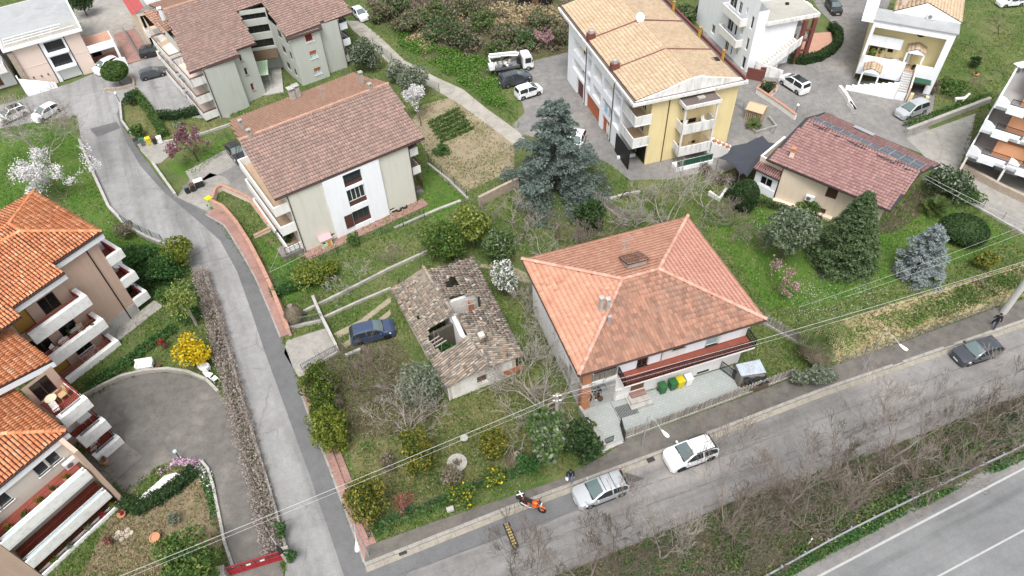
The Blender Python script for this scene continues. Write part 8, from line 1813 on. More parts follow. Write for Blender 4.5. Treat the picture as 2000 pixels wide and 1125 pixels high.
def leanto():
 P = [at(x,y,z) for x,y,z in ((1437,712,1.6),(1484,702,1.9),(1497,728,1.8),(1448,735,1.5))]; t = thing('tin_shed','small lean-to of corrugated tin and black tarpaulin beside the patio','shed',(P[0].x,P[0].y,0)); mb = MB(); n = 14
 for k in range(n):
  a,b,c,d = P[0].lerp(P[1],k/n),P[0].lerp(P[1],(k+1)/n),P[3].lerp(P[2],(k+1)/n),P[3].lerp(P[2],k/n); m1,m2 = (a+b)/2+Vector((0,0,.05)),(c+d)/2+Vector((0,0,.05)); mb.face(a,m1,m2,d); mb.face(m1,b,c,m2)
 mb.build('roof_sheet','tin_sheet',t); mb = MB(); mb.prism([V2(p) for p in P],0,1.42); mb.build('wall','concrete_dark',t)
 Q = [at(x,y,z) for x,y,z in ((1452,738,1.3),(1497,732,1.4),(1503,748,.8),(1462,760,.7))]; mb = MB(); m = 6
 for i in range(m):
  for j in range(m):
   f = lambda u,v: Q[0].lerp(Q[1],u/m).lerp(Q[3].lerp(Q[2],u/m),v/m)+Vector((0,0,.14*math.sin(u*2.2+v)*math.cos(v*1.7)))
   mb.face(f(i,j),f(i+1,j),f(i+1,j+1),f(i,j+1))
 mb.build('tarpaulin','tarp_black',t,smooth=1); mb = MB(); mb.prism([V2(p) for p in Q],0,.6); mb.build('log_pile','timber_dark',t)
leanto()
def bump_():
 a,b = at(988,1022),at(1008,1071); d = (b-a).normalized(); s = Vector((-d.y,d.x,0)); L = (b-a).length; t = thing('speed_bump','yellow and black striped rubber speed bump strip','speed bump',a); n = 9
 for k in range(n):
  mb = MB(); o = a+d*(L*k/n)-s*.25+Vector((0,0,.03)); mb.obox(o,d*(L/n-.012),s*.5,(0,0,.035)); o2 = a+d*(L*k/n)-s*.16+Vector((0,0,.065)); mb.obox(o2,d*(L/n-.012),s*.32,(0,0,.025)); s_ = mb.build('segment','rim_dark',t); mb = MB(); [mb.obox(o2+s*u_+d*.03+Vector((0,0,.025)),d*(L/n-.075),s*.13,(0,0,.006)) for u_ in ((.03,) if k == 8 else (.02,.17))]; mb.build('reflector','yellow_paint',s_)
bump_()
for lab,px,mat,sz in (('iron drain grating in the gutter beside the white crossover',(1270,897),'metal_black',(.55,.5)),('drain slot in the gutter near the street corner',(787,1080),'metal_black',(.5,.3))):
 b = at(*px); t = thing('drain_grate',lab,'drain',(b.x,b.y,.04),R(20),local=True)
 for k in range(6): mb = MB(); mb.box((-sz[0]/2+sz[0]*k/5,0,.02),(.05,sz[1],.03)); mb.build('bar',mat,t)
 mb = MB(); mb.box((0,0,.002),(sz[0]*1.1,sz[1]*1.05,.004)); mb.build('frame','tar',t)
pm_ = thing('marker_post','white reflector post behind the guard rail','post',at(1578,1064)); mb = MB(); q = at(1578,1064); mb.box((q.x,q.y,.5),(.12,.06,1.0),.4); mb.build('post','plastic_white',pm_); mb = MB(); mb.box((q.x,q.y,.8),(.125,.065,.12),.4); mb.build('reflector','metal_black',pm_)
fl_ = thing('stepping_stones','pale stepping stones at the corner of the dry lawn','stones',at(236,1042))
for k,(x,y) in enumerate(((228,1050),(238,1043),(249,1036),(238,1054),(248,1047),(256,1041),(231,1041))): mb = MB(); q = at(x,y); n = 6; mb.prism([(q.x+math.cos(i*1.047+k)*random.uniform(.16,.24),q.y+math.sin(i*1.047+k)*random.uniform(.16,.24)) for i in range(n)],0,.07+.004*k); mb.build('stone','crazy_stone',fl_)
# ================================================================== TREES AND SHRUBS
def dims(base,top,rp): return ht(base,top),rp*mpx(base)
def C_(label,base,top,rp,mat,**k): h,r = dims(base,top,rp); return conifer(k.pop('name','conifer_tree'),label,base,r,h,mat,**k)
def S_(label,base,top,rp,mat,**k): h,r = dims(base,top,rp); return shrub(k.pop('name','shrub'),label,base,r,h,mat,**k)
def B_(label,base,top,rp=None,**k): h = ht(base,top); return bare_tree(k.pop('name','bare_tree'),label,base,h,**k)
C_('large blue-grey cedar with drooping boughs in the middle of the scene',(1082,372),(1094,188),92,'needle_cedar',name='cedar_tree',cat='cedar',layers=12,per=8,n=26000,leaf=.15,droop=.22,irregular=.5,taper=.8,flat=.28,low=.10,fan=.24)
C_('dense dark green fir in front of the tan house',(1641,512),(1645,372),58,'needle_dark',name='fir_tree',cat='fir',layers=24,per=15,n=24000,leaf=.14,droop=.22,irregular=.25,taper=.85,flat=.5,fan=.25,low=.02)
C_('silvery blue spruce on the lawn left of the round dark shrub',(1786,534),(1836,440),40,'needle_blue',name='spruce_tree',cat='spruce',layers=15,per=11,n=15000,leaf=.11,droop=.02,irregular=.5,taper=.75,flat=.4,fan=.24,low=.02)
yg = 'rounded golden-green conifers in the shrub garden'
for lab,b,t,r,m in (('dark green round conifer, topmost by the driveway railing',(632,772),(622,718),40,'needle_thuja'),('dark green round conifer below the topmost one',(640,812),(640,768),34,'needle_thuja'),('bright green round conifer beside the pink pavement',(655,868),(655,806),46,'leaf_yellowgreen'),('golden-tipped conifer at the street corner of the garden',(728,1008),(730,935),47,'leaf_gold'),('golden-tipped conifer near the stone planter ring',(824,916),(826,842),43,'leaf_gold'),('small yellow conifer beside the wooden pole shrub',(965,894),(965,838),31,'leaf_gold')):
 S_(lab,b,t,r,'needle_thuja' if m == 'leaf_gold' else m,n=5200,leaf=.12,clumps=60,cat='conifer',group=yg,stem=.03,crad=.24,name='golden_conifer',mat2='leaf_yellowgreen' if m != 'leaf_gold' else 'leaf_gold',f2=.28 if m == 'needle_thuja' else .45)
S_('large grey-green olive bush in front of the ruin',(826,792),(826,718),44,'leaf_olive',n=4200,leaf=.13,clumps=34,stem=.12,crad=.3,cat='olive tree',name='olive_tree')
S_('big leafy shrub wrapped round the wooden pole',(1072,902),(1070,815),52,'leaf_mid',n=5200,leaf=.2,clumps=34,mat2='leaf_olive',f2=.4,crad=.3); S_('dark evergreen shrub by the patio entrance',(1138,898),(1135,838),44,'leaf_dark',n=3600,leaf=.17,clumps=24,crad=.32)
palm('dead shaggy palm stump among the shrubs left of the pole',(1010,905),1.5,n=0,dead=40,L=1.5); palm('dead palm stump thatched with brown fronds by the street wall',(578,628),2.2,n=0,dead=90,L=1.7,droop=.9); palm('ragged half-dead palm by the leaning picket fence',(1588,708),3.2,n=22,dead=80,L=2.3); palm('spiky cycad palm beside the tan house',(1822,415),.5,n=70,L=1.5,trunk=False,droop=.3); palm('small palm in the planter by the wooden shelter',(1470,250),.5,n=24,L=1.0,trunk=False); palm('small dead palm beside the white driveway conifers',(655,800),1.8,n=0,dead=24,L=1.3,droop=.4)
S_('lemon tree with yellow-green leaves behind the ruin',(925,482),(925,408),38,'leaf_yellowgreen',n=3800,leaf=.17,clumps=28,mat2='leaf_lime',f2=.5,stem=.3,name='lemon_tree',cat='tree'); S_('dense green orange tree behind the ruin',(872,508),(872,444),42,'leaf_mid',n=4800,leaf=.17,clumps=30,stem=.15,name='orange_tree',cat='tree',mat2='leaf_yellowgreen',f2=.15); S_('grey-green loquat bush right of the orange tree',(982,512),(985,456),34,'leaf_mid',n=2800,leaf=.18,clumps=22,mat2='leaf_olive',f2=.3)
S_('white-flowering shrub between the ruin and the hipped house',(986,578),(986,516),27,'leaf_mid',n=2400,leaf=.14,clumps=20,mat2='blossom_white',f2=.55); S_('dark evergreen tree beside the leaning picket fence',(1155,446),(1155,394),33,'leaf_dark',n=3000,leaf=.17,clumps=20,stem=.25,cat='tree',name='evergreen_tree'); S_('big grey-green olive in front of the tan house',(1525,505),(1525,408),54,'leaf_olive',n=6500,leaf=.16,clumps=40,mat2='needle_dark',f2=.35,cat='olive tree',name='olive_tree',crad=.3); S_('small yellow-green shrub by the cream wall',(1575,418),(1575,392),22,'leaf_mid',n=1000,leaf=.14)
c = at(1449,408); clipped('clipped_egg_shrub','egg-shaped clipped dark evergreen near the tan house veranda',c,23*mpx((1449,408)),ht((1449,412),(1449,366))+.4,'leaf_dark',5500,.1); c = at(237,166); clipped('clipped_round_tree','round clipped tree on the traffic island',c,20*mpx((237,166)),ht((237,166),(222,124)),'leaf_mid',5200,.13,trunk=1.0,cat='clipped tree'); c = at(1877,462); clipped('round_shrub','low round dark shrub right of the blue spruce',c,36*mpx((1877,462)),1.9,'leaf_dark',5200,.13,power=2.1)
S_('bushy evergreen between the tan house and the lane',(1843,386),(1845,338),42,'leaf_dark',n=3600,leaf=.18,clumps=26,mat2='leaf_olive',f2=.4); S_('low spreading shrub at the lane corner',(1885,392),(1885,372),26,'leaf_mid',n=1200,leaf=.15,clumps=14); S_('small golden shrub at the edge of the straw field',(1915,522),(1915,496),23,'leaf_gold',n=1300,leaf=.13,clumps=14,mat2='leaf_mid',f2=.4)
S_('large olive tree at the corner of the grey-green block',(722,138),(716,82),32,'leaf_olive',n=3000,leaf=.2,clumps=22,mat2='leaf_dark',f2=.35,cat='olive tree',name='olive_tree'); S_('olive tree nearest the gravel path fence',(812,188),(800,132),30,'leaf_olive',n=2600,leaf=.17,clumps=20,stem=.35,cat='olive tree',name='olive_tree'); S_('smaller olive tree left of the path fence',(778,164),(778,125),24,'leaf_olive',n=1700,leaf=.17,clumps=16,stem=.35,cat='olive tree',name='olive_tree')
S_('yellow-green laurel bush on the bend of the street',(360,515),(352,472),30,'leaf_yellowgreen',n=2600,leaf=.14,clumps=22); S_('ivy-covered bank bush below the bend',(330,545),(330,510),32,'leaf_ivy',n=2400,leaf=.14,clumps=22); S_('dark ivy bush by the brown building terrace',(282,570),(280,540),26,'leaf_dark',n=1500,leaf=.14,clumps=16); S_('green climbing bush right of the terrace',(345,590),(345,560),26,'leaf_mid',n=1600,leaf=.14,clumps=16); S_('grey weed bush under the curved street wall',(250,462),(250,440),20,'leaf_dead',n=800,leaf=.12,clumps=12); S_('leafy green bush on the steep bank',(270,510),(270,485),30,'leaf_ivy',n=1800,leaf=.14,clumps=20)
S_('small mimosa tree with pale yellow crown in the left garden',(385,636),(366,560),33,'leaf_lime',n=1500,leaf=.13,clumps=20,stem=.5,cat='tree',name='mimosa_tree',bark='bark_pale'); S_('bright yellow flowering bush beside the white armchair',(385,712),(380,668),32,'blossom_yellow',n=2400,leaf=.14,clumps=22,mat2='leaf_yellowgreen',f2=.15,name='yellow_bush'); S_('small red-leaved shrub in the left garden',(324,682),(323,662),9,'leaf_red',n=260,leaf=.1,clumps=6); S_('red-stemmed dogwood at the lower corner of the shrub garden',(795,1000),(795,968),22,'leaf_red',n=700,leaf=.07,clumps=12,mat2='leaf_dead',f2=.4)
S_('brown dry shrub beside the yellow daisies',(885,948),(885,918),24,'leaf_dead',n=1300,leaf=.11,clumps=16); S_('brown dry shrub left of the golden conifer',(760,918),(760,890),18,'leaf_dead',n=800,leaf=.11,clumps=12); S_('green bush with yellow daisies on the mesh fence',(905,985),(900,955),26,'leaf_mid',n=1100,leaf=.12,clumps=14,mat2='blossom_yellow',f2=.12); S_('daisy bush further along the mesh fence',(970,948),(968,925),24,'leaf_mid',n=1000,leaf=.12,clumps=14,mat2='blossom_yellow',f2=.15); S_('ivy bush growing through the end of the mesh fence',(1030,925),(1028,900),26,'leaf_ivy',n=1100,leaf=.14,clumps=14)
S_('variegated climber hanging over the picket fence corner',(1590,750),(1588,718),30,'leaf_olive',n=1900,leaf=.15,clumps=24,ry=1.0); S_('second part of the variegated climber on the picket fence',(1560,752),(1558,728),24,'leaf_olive',n=1200,leaf=.15,clumps=18,ry=.8); S_('yellow-leaved bush at the beige block garden end',(612,556),(610,520),36,'leaf_yellowgreen',n=2200,leaf=.14,clumps=22,mat2='leaf_lime',f2=.3); S_('second yellow-leaved bush by the mesh fence',(645,536),(645,512),22,'leaf_yellowgreen',n=1100,leaf=.14,clumps=14); S_('rose bush beside the toy house',(690,478),(690,455),16,'leaf_mid',n=500,leaf=.12,clumps=8); S_('low dark bush under the beige balconies',(560,475),(558,450),16,'leaf_dark',n=700,leaf=.13,clumps=10)
S_('dark palm-like bush at the tip of the hedge triangle',(262,200),(260,182),15,'leaf_dark',n=900,leaf=.15,clumps=12); S_('round green shrub by the street bins',(270,268),(268,245),17,'leaf_mid',n=900,leaf=.13,clumps=12); S_('small grey shrub below the clipped hedge',(358,252),(358,236),14,'leaf_olive',n=500,leaf=.12,clumps=8); S_('leafy tree between the pink house and the steps',(170,30),(170,-15),22,'leaf_dark',n=1800,leaf=.2,clumps=18,cat='tree',name='evergreen_tree',stem=.3); S_('planter bush by the ramp wall',(1497,182),(1497,160),16,'leaf_dark',n=800,leaf=.13,clumps=10)
S_('big rounded laurel by the red gate',(395,1135),(398,1072),62,'leaf_mid',n=4800,leaf=.15,clumps=44,mat2='leaf_lime',f2=.15,crad=.28); S_('creeper bush on the roadside wall',(556,1050),(552,1025),12,'leaf_ivy',n=420,leaf=.12,clumps=8); S_('weed bush at the gate pier',(572,1098),(570,1078),12,'leaf_ivy',n=350,leaf=.12,clumps=8); S_('reddish pieris shrub by the dry lawn corner',(222,1062),(222,1040),10,'leaf_red',n=320,leaf=.09,clumps=7,mat2='leaf_dead',f2=.5); S_('lavender tuft in the middle of the dry lawn',(345,1020),(345,1005),13,'leaf_olive',n=500,leaf=.08,clumps=8)
S_('low green shrub on the villa lawn',(1862,178),(1862,160),30,'leaf_mid',n=1300,leaf=.16,clumps=18); S_('palm bush beside the villa side path',(1900,130),(1900,112),12,'leaf_dark',n=500,leaf=.18,clumps=8); S_('climber by the villa gate',(1820,185),(1822,160),10,'leaf_dead',n=400,leaf=.12,clumps=8)
# brambles at the top
gbr = 'bramble thickets beyond the gravel path'
for k,(x,y,r,m,l) in enumerate(((745,28,26,'leaf_dead','brown bramble thicket nearest the white car on the lane'),(800,40,34,'leaf_dead','grey-brown bramble thicket left of the dark thicket'),(862,52,40,'leaf_ivy','deep green bramble mound in the middle of the thicket'),(905,72,36,'leaf_dark','dark evergreen mound above the crane truck'),(850,22,34,'leaf_mid','green bramble mound near the top edge'),(940,38,34,'leaf_mid','mixed bramble mound behind the dark one'),(990,62,34,'leaf_dead','brown scrub left of the pink blossom'),(1030,76,30,'leaf_ivy','green scrub bordering the parking yard'),(1090,72,26,'leaf_dead','scrub beside the corner of the yellow block'),(775,8,30,'leaf_ivy','bramble mound on the top edge'),(910,10,34,'leaf_dead','brown thicket on the top edge'),(1060,40,30,'leaf_dead','brown thicket below the black shed'),(970,100,26,'leaf_mid','leafy scrub just behind the crane truck'),(1330,30,30,'leaf_ivy','green thicket behind the yellow block'),(1375,25,24,'leaf_dark','dark thicket beside the white block'))):
 shrub('bramble',l,(x,y+r*.5),r*mpx((x,y)),2.3,m,n=2600,leaf=.2,clumps=30,group=gbr,crad=.3,stem=.02,mat2='leaf_dead' if m != 'leaf_dead' else 'leaf_mid',f2=.33)
# blossom and bare trees
B_('tall bare grey tree at the edge of the top square',(98,318),(82,190),stems=3,depth=5,spread=.62,mat='bark_pale',open_=.35,kids=(2,3),minr=.014)
bare_tree('blossom_tree','white-blossoming almond tree beside the brown building',(128,388),5.2,'bark',3,4,.7,blossom='blossom_white',bn=5200,bs=.15,open_=.9,cat='blossom tree',lean=(-.35,0)); bare_tree('blossom_tree','small white cherry tree behind the beige block',(822,246),4.0,'bark',1,4,.65,blossom='blossom_white',bn=3200,bs=.15,cat='blossom tree'); bare_tree('plum_tree','purple-pink plum tree by the street bins',(388,316),4.6,'bark_dark',1,4,.75,blossom='blossom_plum',bn=3400,bs=.15,cat='blossom tree',lean=(-.25,.1)); bare_tree('peach_tree','small pink blossom tree beside the parking yard',(1062,98),2.8,'bark',2,3,.7,blossom='blossom_pink',bn=700,bs=.16,cat='blossom tree'); bare_tree('magnolia_tree','magnolia with pale pink buds in front of the big olive',(1512,566),3.2,'bark',3,3,.6,blossom='blossom_pink',bn=500,bs=.13,cat='blossom tree',open_=.6)
B_('wide bare fig tree between the ruin and the hipped house',(1062,800),(1055,720),stems=6,depth=4,spread=.55,mat='bark_pale',open_=1.1,up=.05,kids=(2,3),minr=.012); B_('bare tree with pale twigs behind the hipped house',(1300,442),(1305,345),stems=5,depth=4,spread=.6,mat='bark_pale',open_=.8,kids=(2,3),minr=.013); B_('second bare tree further right behind the hipped house',(1375,405),(1380,345),stems=4,depth=4,spread=.6,mat='bark_pale',open_=.8,kids=(2,3)); B_('bare fruit tree in front of the blue cedar',(1022,466),(1018,400),stems=1,depth=4,spread=.65,mat='bark'); B_('bare plum tree between the cedar and the hipped roof',(1090,470),(1085,420),stems=4,depth=4,mat='bark',open_=.7); B_('bare tree touching the hipped roof edge',(1062,505),(1060,440),stems=4,depth=4,mat='bark_pale',open_=.8)
B_('small bare tree in the orchard by the concrete kerb',(708,552),(700,505),stems=1,depth=4,spread=.75,mat='bark_pale'); B_('thin bare shrub near the beige block fence',(765,512),(765,478),stems=5,depth=3,mat='bark_warm',open_=.5); B_('slender bare sapling right of the thin shrub',(818,500),(812,462),depth=3,mat='bark'); B_('bare bramble tree below the driveway railing',(700,760),(695,695),stems=5,depth=4,mat='bark',open_=1.0,kids=(2,3)); B_('dry thorny shrub in the middle of the shrub garden',(798,842),(795,780),stems=6,depth=4,mat='bark_pale',open_=1.0,kids=(2,3)); B_('leafless shrub beside the dark blue car',(748,735),(745,690),stems=5,depth=4,mat='bark_warm',open_=1.0); B_('leafless vine shrub against the white house wall',(1045,700),(1045,640),stems=4,depth=4,mat='bark_pale',open_=.6)
B_('bare tree on the villa side lawn',(1950,70),(1945,25),depth=4,mat='bark_dark',spread=.7); B_('leafless shrub on the villa front lawn',(1900,172),(1898,145),stems=4,depth=3,mat='bark_warm',open_=.7); B_('dark leaning sapling beyond the picket fence',(1210,388),(1215,345),stems=2,depth=3,mat='bark_dark',open_=.4); B_('thin tree in front of the black saloon',(470,318),(448,255),depth=3,mat='bark_dark'); B_('bare shrub beside the ramp wall planter',(1505,172),(1508,150),stems=3,depth=3,mat='bark_pale'); B_('small bare tree on the straw field',(1905,560),(1905,540),depth=3,mat='bark_warm'); B_('bare stump tree at the lawn corner by the lane',(1960,480),(1962,445),depth=3,mat='bark_warm')
for x,y,h,s,l in ((1000,436,3.2,4,'brown leafless tree left of the bare fruit tree'),(1135,486,2.6,5,'tangled bare shrub nearest the hipped roof'),(945,446,2.4,4,'low leafless shrub beside the lemon tree'),(1195,468,3.0,5,'leafless fig bush behind the hipped roof'),(1240,440,3.2,5,'grey twiggy bush beside the leaning fence end'),(1425,440,2.6,5,'pale twiggy bush below the clipped egg'),(1465,482,2.4,5,'dry twiggy bush left of the magnolia'),(660,575,1.8,4,'thin twiggy bush on the orchard kerb'),(905,545,1.8,4,'twiggy bush against the ruin back wall'),(1030,610,2.6,5,'bare bush in the gap between ruin and hipped house'),(1040,760,3.6,6,'twiggy tree crowding the hipped house corner'),(1260,395,2.2,4,'brown leafless bush by the rubble kerb')):
 bare_tree('bare_tree',l,(x,y),h,('bark_pale','bark_warm')[x % 2],s,4,.6,open_=.9,kids=(2,3),minr=.011)
gw = 'bare trees on the verge between the two roads'
for k,(b,h,s,l) in enumerate((((1135,1135),6.4,2,'bare tree by the speed bump end of the verge'),((1010,1165),5.5,3,'bare bushy tree at the lower end of the verge'),((1290,1090),5.6,2,'bare tree with two leaders at the lower verge'),((1415,1035),6.2,3,'bare spreading tree beside the broken guard rail'),((1440,1085),5.2,4,'pale bare tree leaning over the guard rail'),((1545,985),5.2,2,'slim bare tree at the road side of the verge'),((1570,1030),5.4,5,'wide silvery bare tree behind the white marker post'),((1640,960),4.8,3,'bare tree in the middle of the verge'),((1730,900),5.8,2,'tall bare tree opposite the straw field lamp'),((1790,935),5.6,6,'broad bare tree overhanging the highway edge'),((1850,880),5.2,3,'bare brownish tree left of the green mesh strip'),((1930,830),5.0,3,'bare tree below the black hatchback'),((1985,800),4.6,3,'bare tree at the right end of the verge'),((1210,1120),4.8,4,'twiggy bare shrub at the lower verge'),((1690,945),4.2,4,'low twiggy tree on the highway side'))):
 bare_tree('bare_tree',l,b,h*1.22,('bark_warm','bark','bark_pale')[k % 3],s,5,.5,ratio=.66,r=h*.016,gnarl=.11,group=gw,open_=.2+.1*s,kids=(2,3),up=.2,minr=.009)
def twigs(px,n,h=1.1,mat='bark_warm'):
 P = PX(*px); a = np.array(P); lo,hi = a.min(0),a.max(0); q = lo+RNG.random((n*3,2))*(hi-lo); q = q[inpoly(q,P)][:n]; d = RNG.normal(size=(len(q),3))*np.array((.45,.45,.2)); d[:,2] = np.abs(d[:,2])+.15; z = np.abs(RNG.normal(scale=h*.4,size=len(q)))
 segs_mesh('twigs',[((x,y,k),(x+e[0],y+e[1],k+e[2]),.011,.005) for (x,y),e,k in zip(q,d,z)],mat,None,3)['kind'] = 'stuff'
# hedges
hedge('dead_hedge','long leafless brown hedge along the left side of the street',PX((396,540),(414,600),(428,652),(442,705),(458,760),(472,815),(487,872),(502,930),(517,990),(532,1048),(540,1085)),1.0,1.05,'hedge_dead',190,.1,ragged=.2)
twigs([(392,540),(404,540),(424,600),(438,652),(452,705),(468,760),(482,815),(497,872),(512,930),(527,990),(542,1048),(550,1085),(528,1085),(518,1048),(505,990),(490,930),(475,872),(461,815),(447,760),(430,705),(418,652),(404,600)],6500,1.3,'bark_warm')
hedge('clipped_hedge','clipped green hedge bounding the forecourt of the grey-green block',PX((266,186),(290,215),(306,240),(322,268)),.8,.9,'leaf_mid',160,.13,core='leaf_dark'); hedge('clipped_hedge','dark clipped hedge below the grey-green balconies',PX((312,232),(350,232),(386,222)),.9,.9,'leaf_dark',160,.13,core='leaf_dark'); hedge('curved_hedge','tall curved dark hedge round the pink patio of the white block',PX((1543,122),(1568,124),(1598,118),(1622,104),(1636,88),(1634,70),(1622,58)),.9,1.1,'leaf_dark',200,.12,ragged=.04,core='leaf_dark')
hedge('bed_hedge','low dark hedge along the oval white gravel bed',PX((245,985),(275,996),(310,978),(345,955),(380,925)),.9,.7,'leaf_dark',260,.11,core='leaf_dark'); hedge('ivy_hedge','ivy hedge under the brown building balconies',PX((175,760),(215,735),(255,708),(300,672),(340,645)),.8,.5,'leaf_ivy',170,.13); hedge('fence_hedge','green creeper hedge on the mesh fence by the beige garden',PX((535,580),(575,566),(615,552),(640,542)),.7,1.0,'leaf_ivy',200,.13,core='leaf_dark'); hedge('round_hedge','low rounded hedge curving beside the shade net',PX((1372,332),(1388,350),(1412,360),(1438,352),(1444,342)),.7,.9,'leaf_dead',220,.1,core='bark_dark'); hedge('box_hedge','narrow box hedge below the cream veranda',PX((1470,398),(1510,405),(1555,418),(1600,432)),.6,.5,'leaf_dark',200,.11); hedge('box_hedge','short clipped hedge beside the egg-shaped shrub',PX((1420,388),(1438,366)),.6,.7,'leaf_dark',240,.1,core='leaf_dark'); hedge('roadside_creeper','green creeper along the mesh fence by the pavement',PX((722,1045),(800,1010),(900,972),(1000,928),(1050,912)),.5,.6,'leaf_ivy',90,.13); hedge('verge_hedge','low bushes along the stone garden wall of the villa',PX((1770,250),(1830,228),(1930,192)),.8,.6,'leaf_mid',120,.14)
# white pebble bed and flowers
sheet('pebble_bed',[(262,982),(285,962),(300,950),(322,930),(345,924),(358,930),(348,945),(322,965),(300,980),(278,990)],.09,'plastic_white'); leafblob_st = None
def ground_cover(name,px,n,size,mat,h=.25,kind='stuff',label=None,cat=None,up=1.0,clump=0,hmin=.02):
 P = PX(*px); a = np.array(P); lo,hi = a.min(0),a.max(0); out = []; tot = 0
 if clump:
  cc = lo+RNG.random((clump*3,2))*(hi-lo); cc = cc[inpoly(cc,P)][:clump]
  i = RNG.integers(0,len(cc),n); q = cc[i]+RNG.normal(scale=clump and .55,size=(n,2)); hh = RNG.uniform(.4,1.3,len(cc))[i]; k = inpoly(q,P); q = q[k]; hh = hh[k]
 else:
  q = lo+RNG.random((n*4,2))*(hi-lo); q = q[inpoly(q,P)][:n]; hh = np.ones(len(q))
 z = hmin+np.abs(RNG.random(len(q)))*h*hh; C = np.column_stack([q,z]); V_,Q = leafquads(C,size,1.7,up=up); o = raw(name,V_,Q,mat,None,kind)
 return o
V_PX = [(960,1190),(1060,1140),(1200,1082),(1450,975),(1700,890),(2050,752),(2050,850),(1850,942),(1630,1050),(1480,1134),(1400,1180)]
ground_cover('undergrowth',V_PX,12000,.1,'leaf_dead',.6,clump=150); twigs(V_PX,8000); V_LO = [(1380,1195),(1600,1035),(1850,912),(2050,815),(2050,850),(1850,942),(1630,1050),(1480,1134)]; ground_cover('undergrowth',V_LO,7000,.14,'leaf_mid',.6,clump=50); ground_cover('undergrowth',V_LO,4000,.14,'leaf_ivy',.7,clump=30); ground_cover('undergrowth',V_PX,8500,.13,'leaf_mid',.6,clump=70); ground_cover('undergrowth',V_PX,3000,.13,'leaf_ivy',.6,clump=40); ground_cover('roadside_weeds',[(1400,1200),(1480,1140),(1640,1050),(1860,945),(2060,850),(2060,872),(1860,962),(1650,1068),(1500,1150)],16000,.12,'leaf_ivy',.45,clump=140); ground_cover('roadside_weeds',[(1400,1170),(1600,1050),(1850,930),(2060,840),(2060,862),(1600,1088)],700,.1,'leaf_lime',.6,clump=40)
ground_cover('brush',[(690,0),(1110,0),(1115,100),(1000,112),(960,140),(900,110),(820,80),(760,40)],14000,.2,'leaf_dead',1.0,clump=120); ground_cover('bank_grass',[(760,50),(850,90),(960,120),(975,165),(1000,225),(950,205),(900,165),(830,120),(780,90)],12000,.15,'grass_lush',.5,clump=100); ground_cover('reeds',[(880,40),(960,20),(1100,25),(1105,60),(960,62)],5000,.22,'reed_straw',1.2,clump=50,up=.2)
ground_cover('reeds',[(790,85),(830,65),(860,75),(830,108)],900,.22,'reed_straw',.8,clump=10); ground_cover('ivy_bank',[(255,480),(330,485),(385,540),(402,620),(360,640),(310,600),(262,560),(240,510)],9000,.13,'leaf_ivy',.5,clump=70); ground_cover('garden_weeds',[(590,720),(680,680),(760,680),(830,760),(870,790),(840,850),(700,870),(640,800)],4200,.1,'leaf_dead',.22,clump=80); ground_cover('garden_weeds',[(700,870),(860,800),(1000,760),(1100,770),(1050,880),(960,930),(740,1030)],3000,.12,'leaf_mid',.2,clump=60)
ground_cover('flower_border',[(305,925),(345,895),(385,897),(400,905),(385,915),(345,910),(315,930)],900,.12,'flower_pink',.3,clump=16); ground_cover('flower_border',[(385,900),(415,920),(432,1010),(438,1060),(420,1050),(400,960),(380,930)],1600,.12,'leaf_ivy',.3,clump=24); ground_cover('flower_border',[(385,900),(415,920),(428,1000),(405,960),(380,925)],350,.1,'flower_white',.35,clump=12); ground_cover('daisies',[(1520,610),(1560,540),(1620,545),(1700,530),(1760,570),(1640,625),(1560,640)],900,.05,'flower_white',.1,up=3,clump=60); ground_cover('daisies',[(1480,410),(1560,450),(1500,480),(1440,470)],200,.06,'flower_white',.12,up=3)
ground_cover('straw_weeds',[(1760,600),(1990,520),(2040,540),(1900,600),(1780,640)],3200,.12,'leaf_mid',.25,clump=50); ground_cover('straw_weeds',[(1640,640),(1800,590),(1990,520),(2040,520),(1850,610),(1660,690)],1500,.12,'grass_lush',.2,clump=30)
# vegetable rows
rows_a,rows_b = (838,243),(900,212);
for k in range(6):
 a = at(838+k*4.6,243+k*7.2); b = at(897+k*5.2,214+k*7.6); t = thing('vegetable_row','row of broad beans, '+('first','second','third','fourth','fifth','last')[k]+' from the path side of the plot','crop row',a,group='vegetable rows in the plot'); n = 620; u = RNG.random(n); C = np.array(a)+u[:,None]*(np.array(b)-np.array(a))+RNG.normal(scale=.12,size=(n,3)); C[:,2] = np.abs(RNG.normal(scale=.2,size=n))+.05; V_,Q = leafquads(C,.15); raw('leaves',V_,Q,'leaf_mid',t); mb = MB(); mb.tube([a+Vector((0,0,.02)),b+Vector((0,0,.02))],.12,5); mb.build('soil_ridge','soil_field',t)
S_('cabbage clump at the lower end of the field',(862,300),(862,288),16,'leaf_ivy',n=500,leaf=.18,clumps=10)
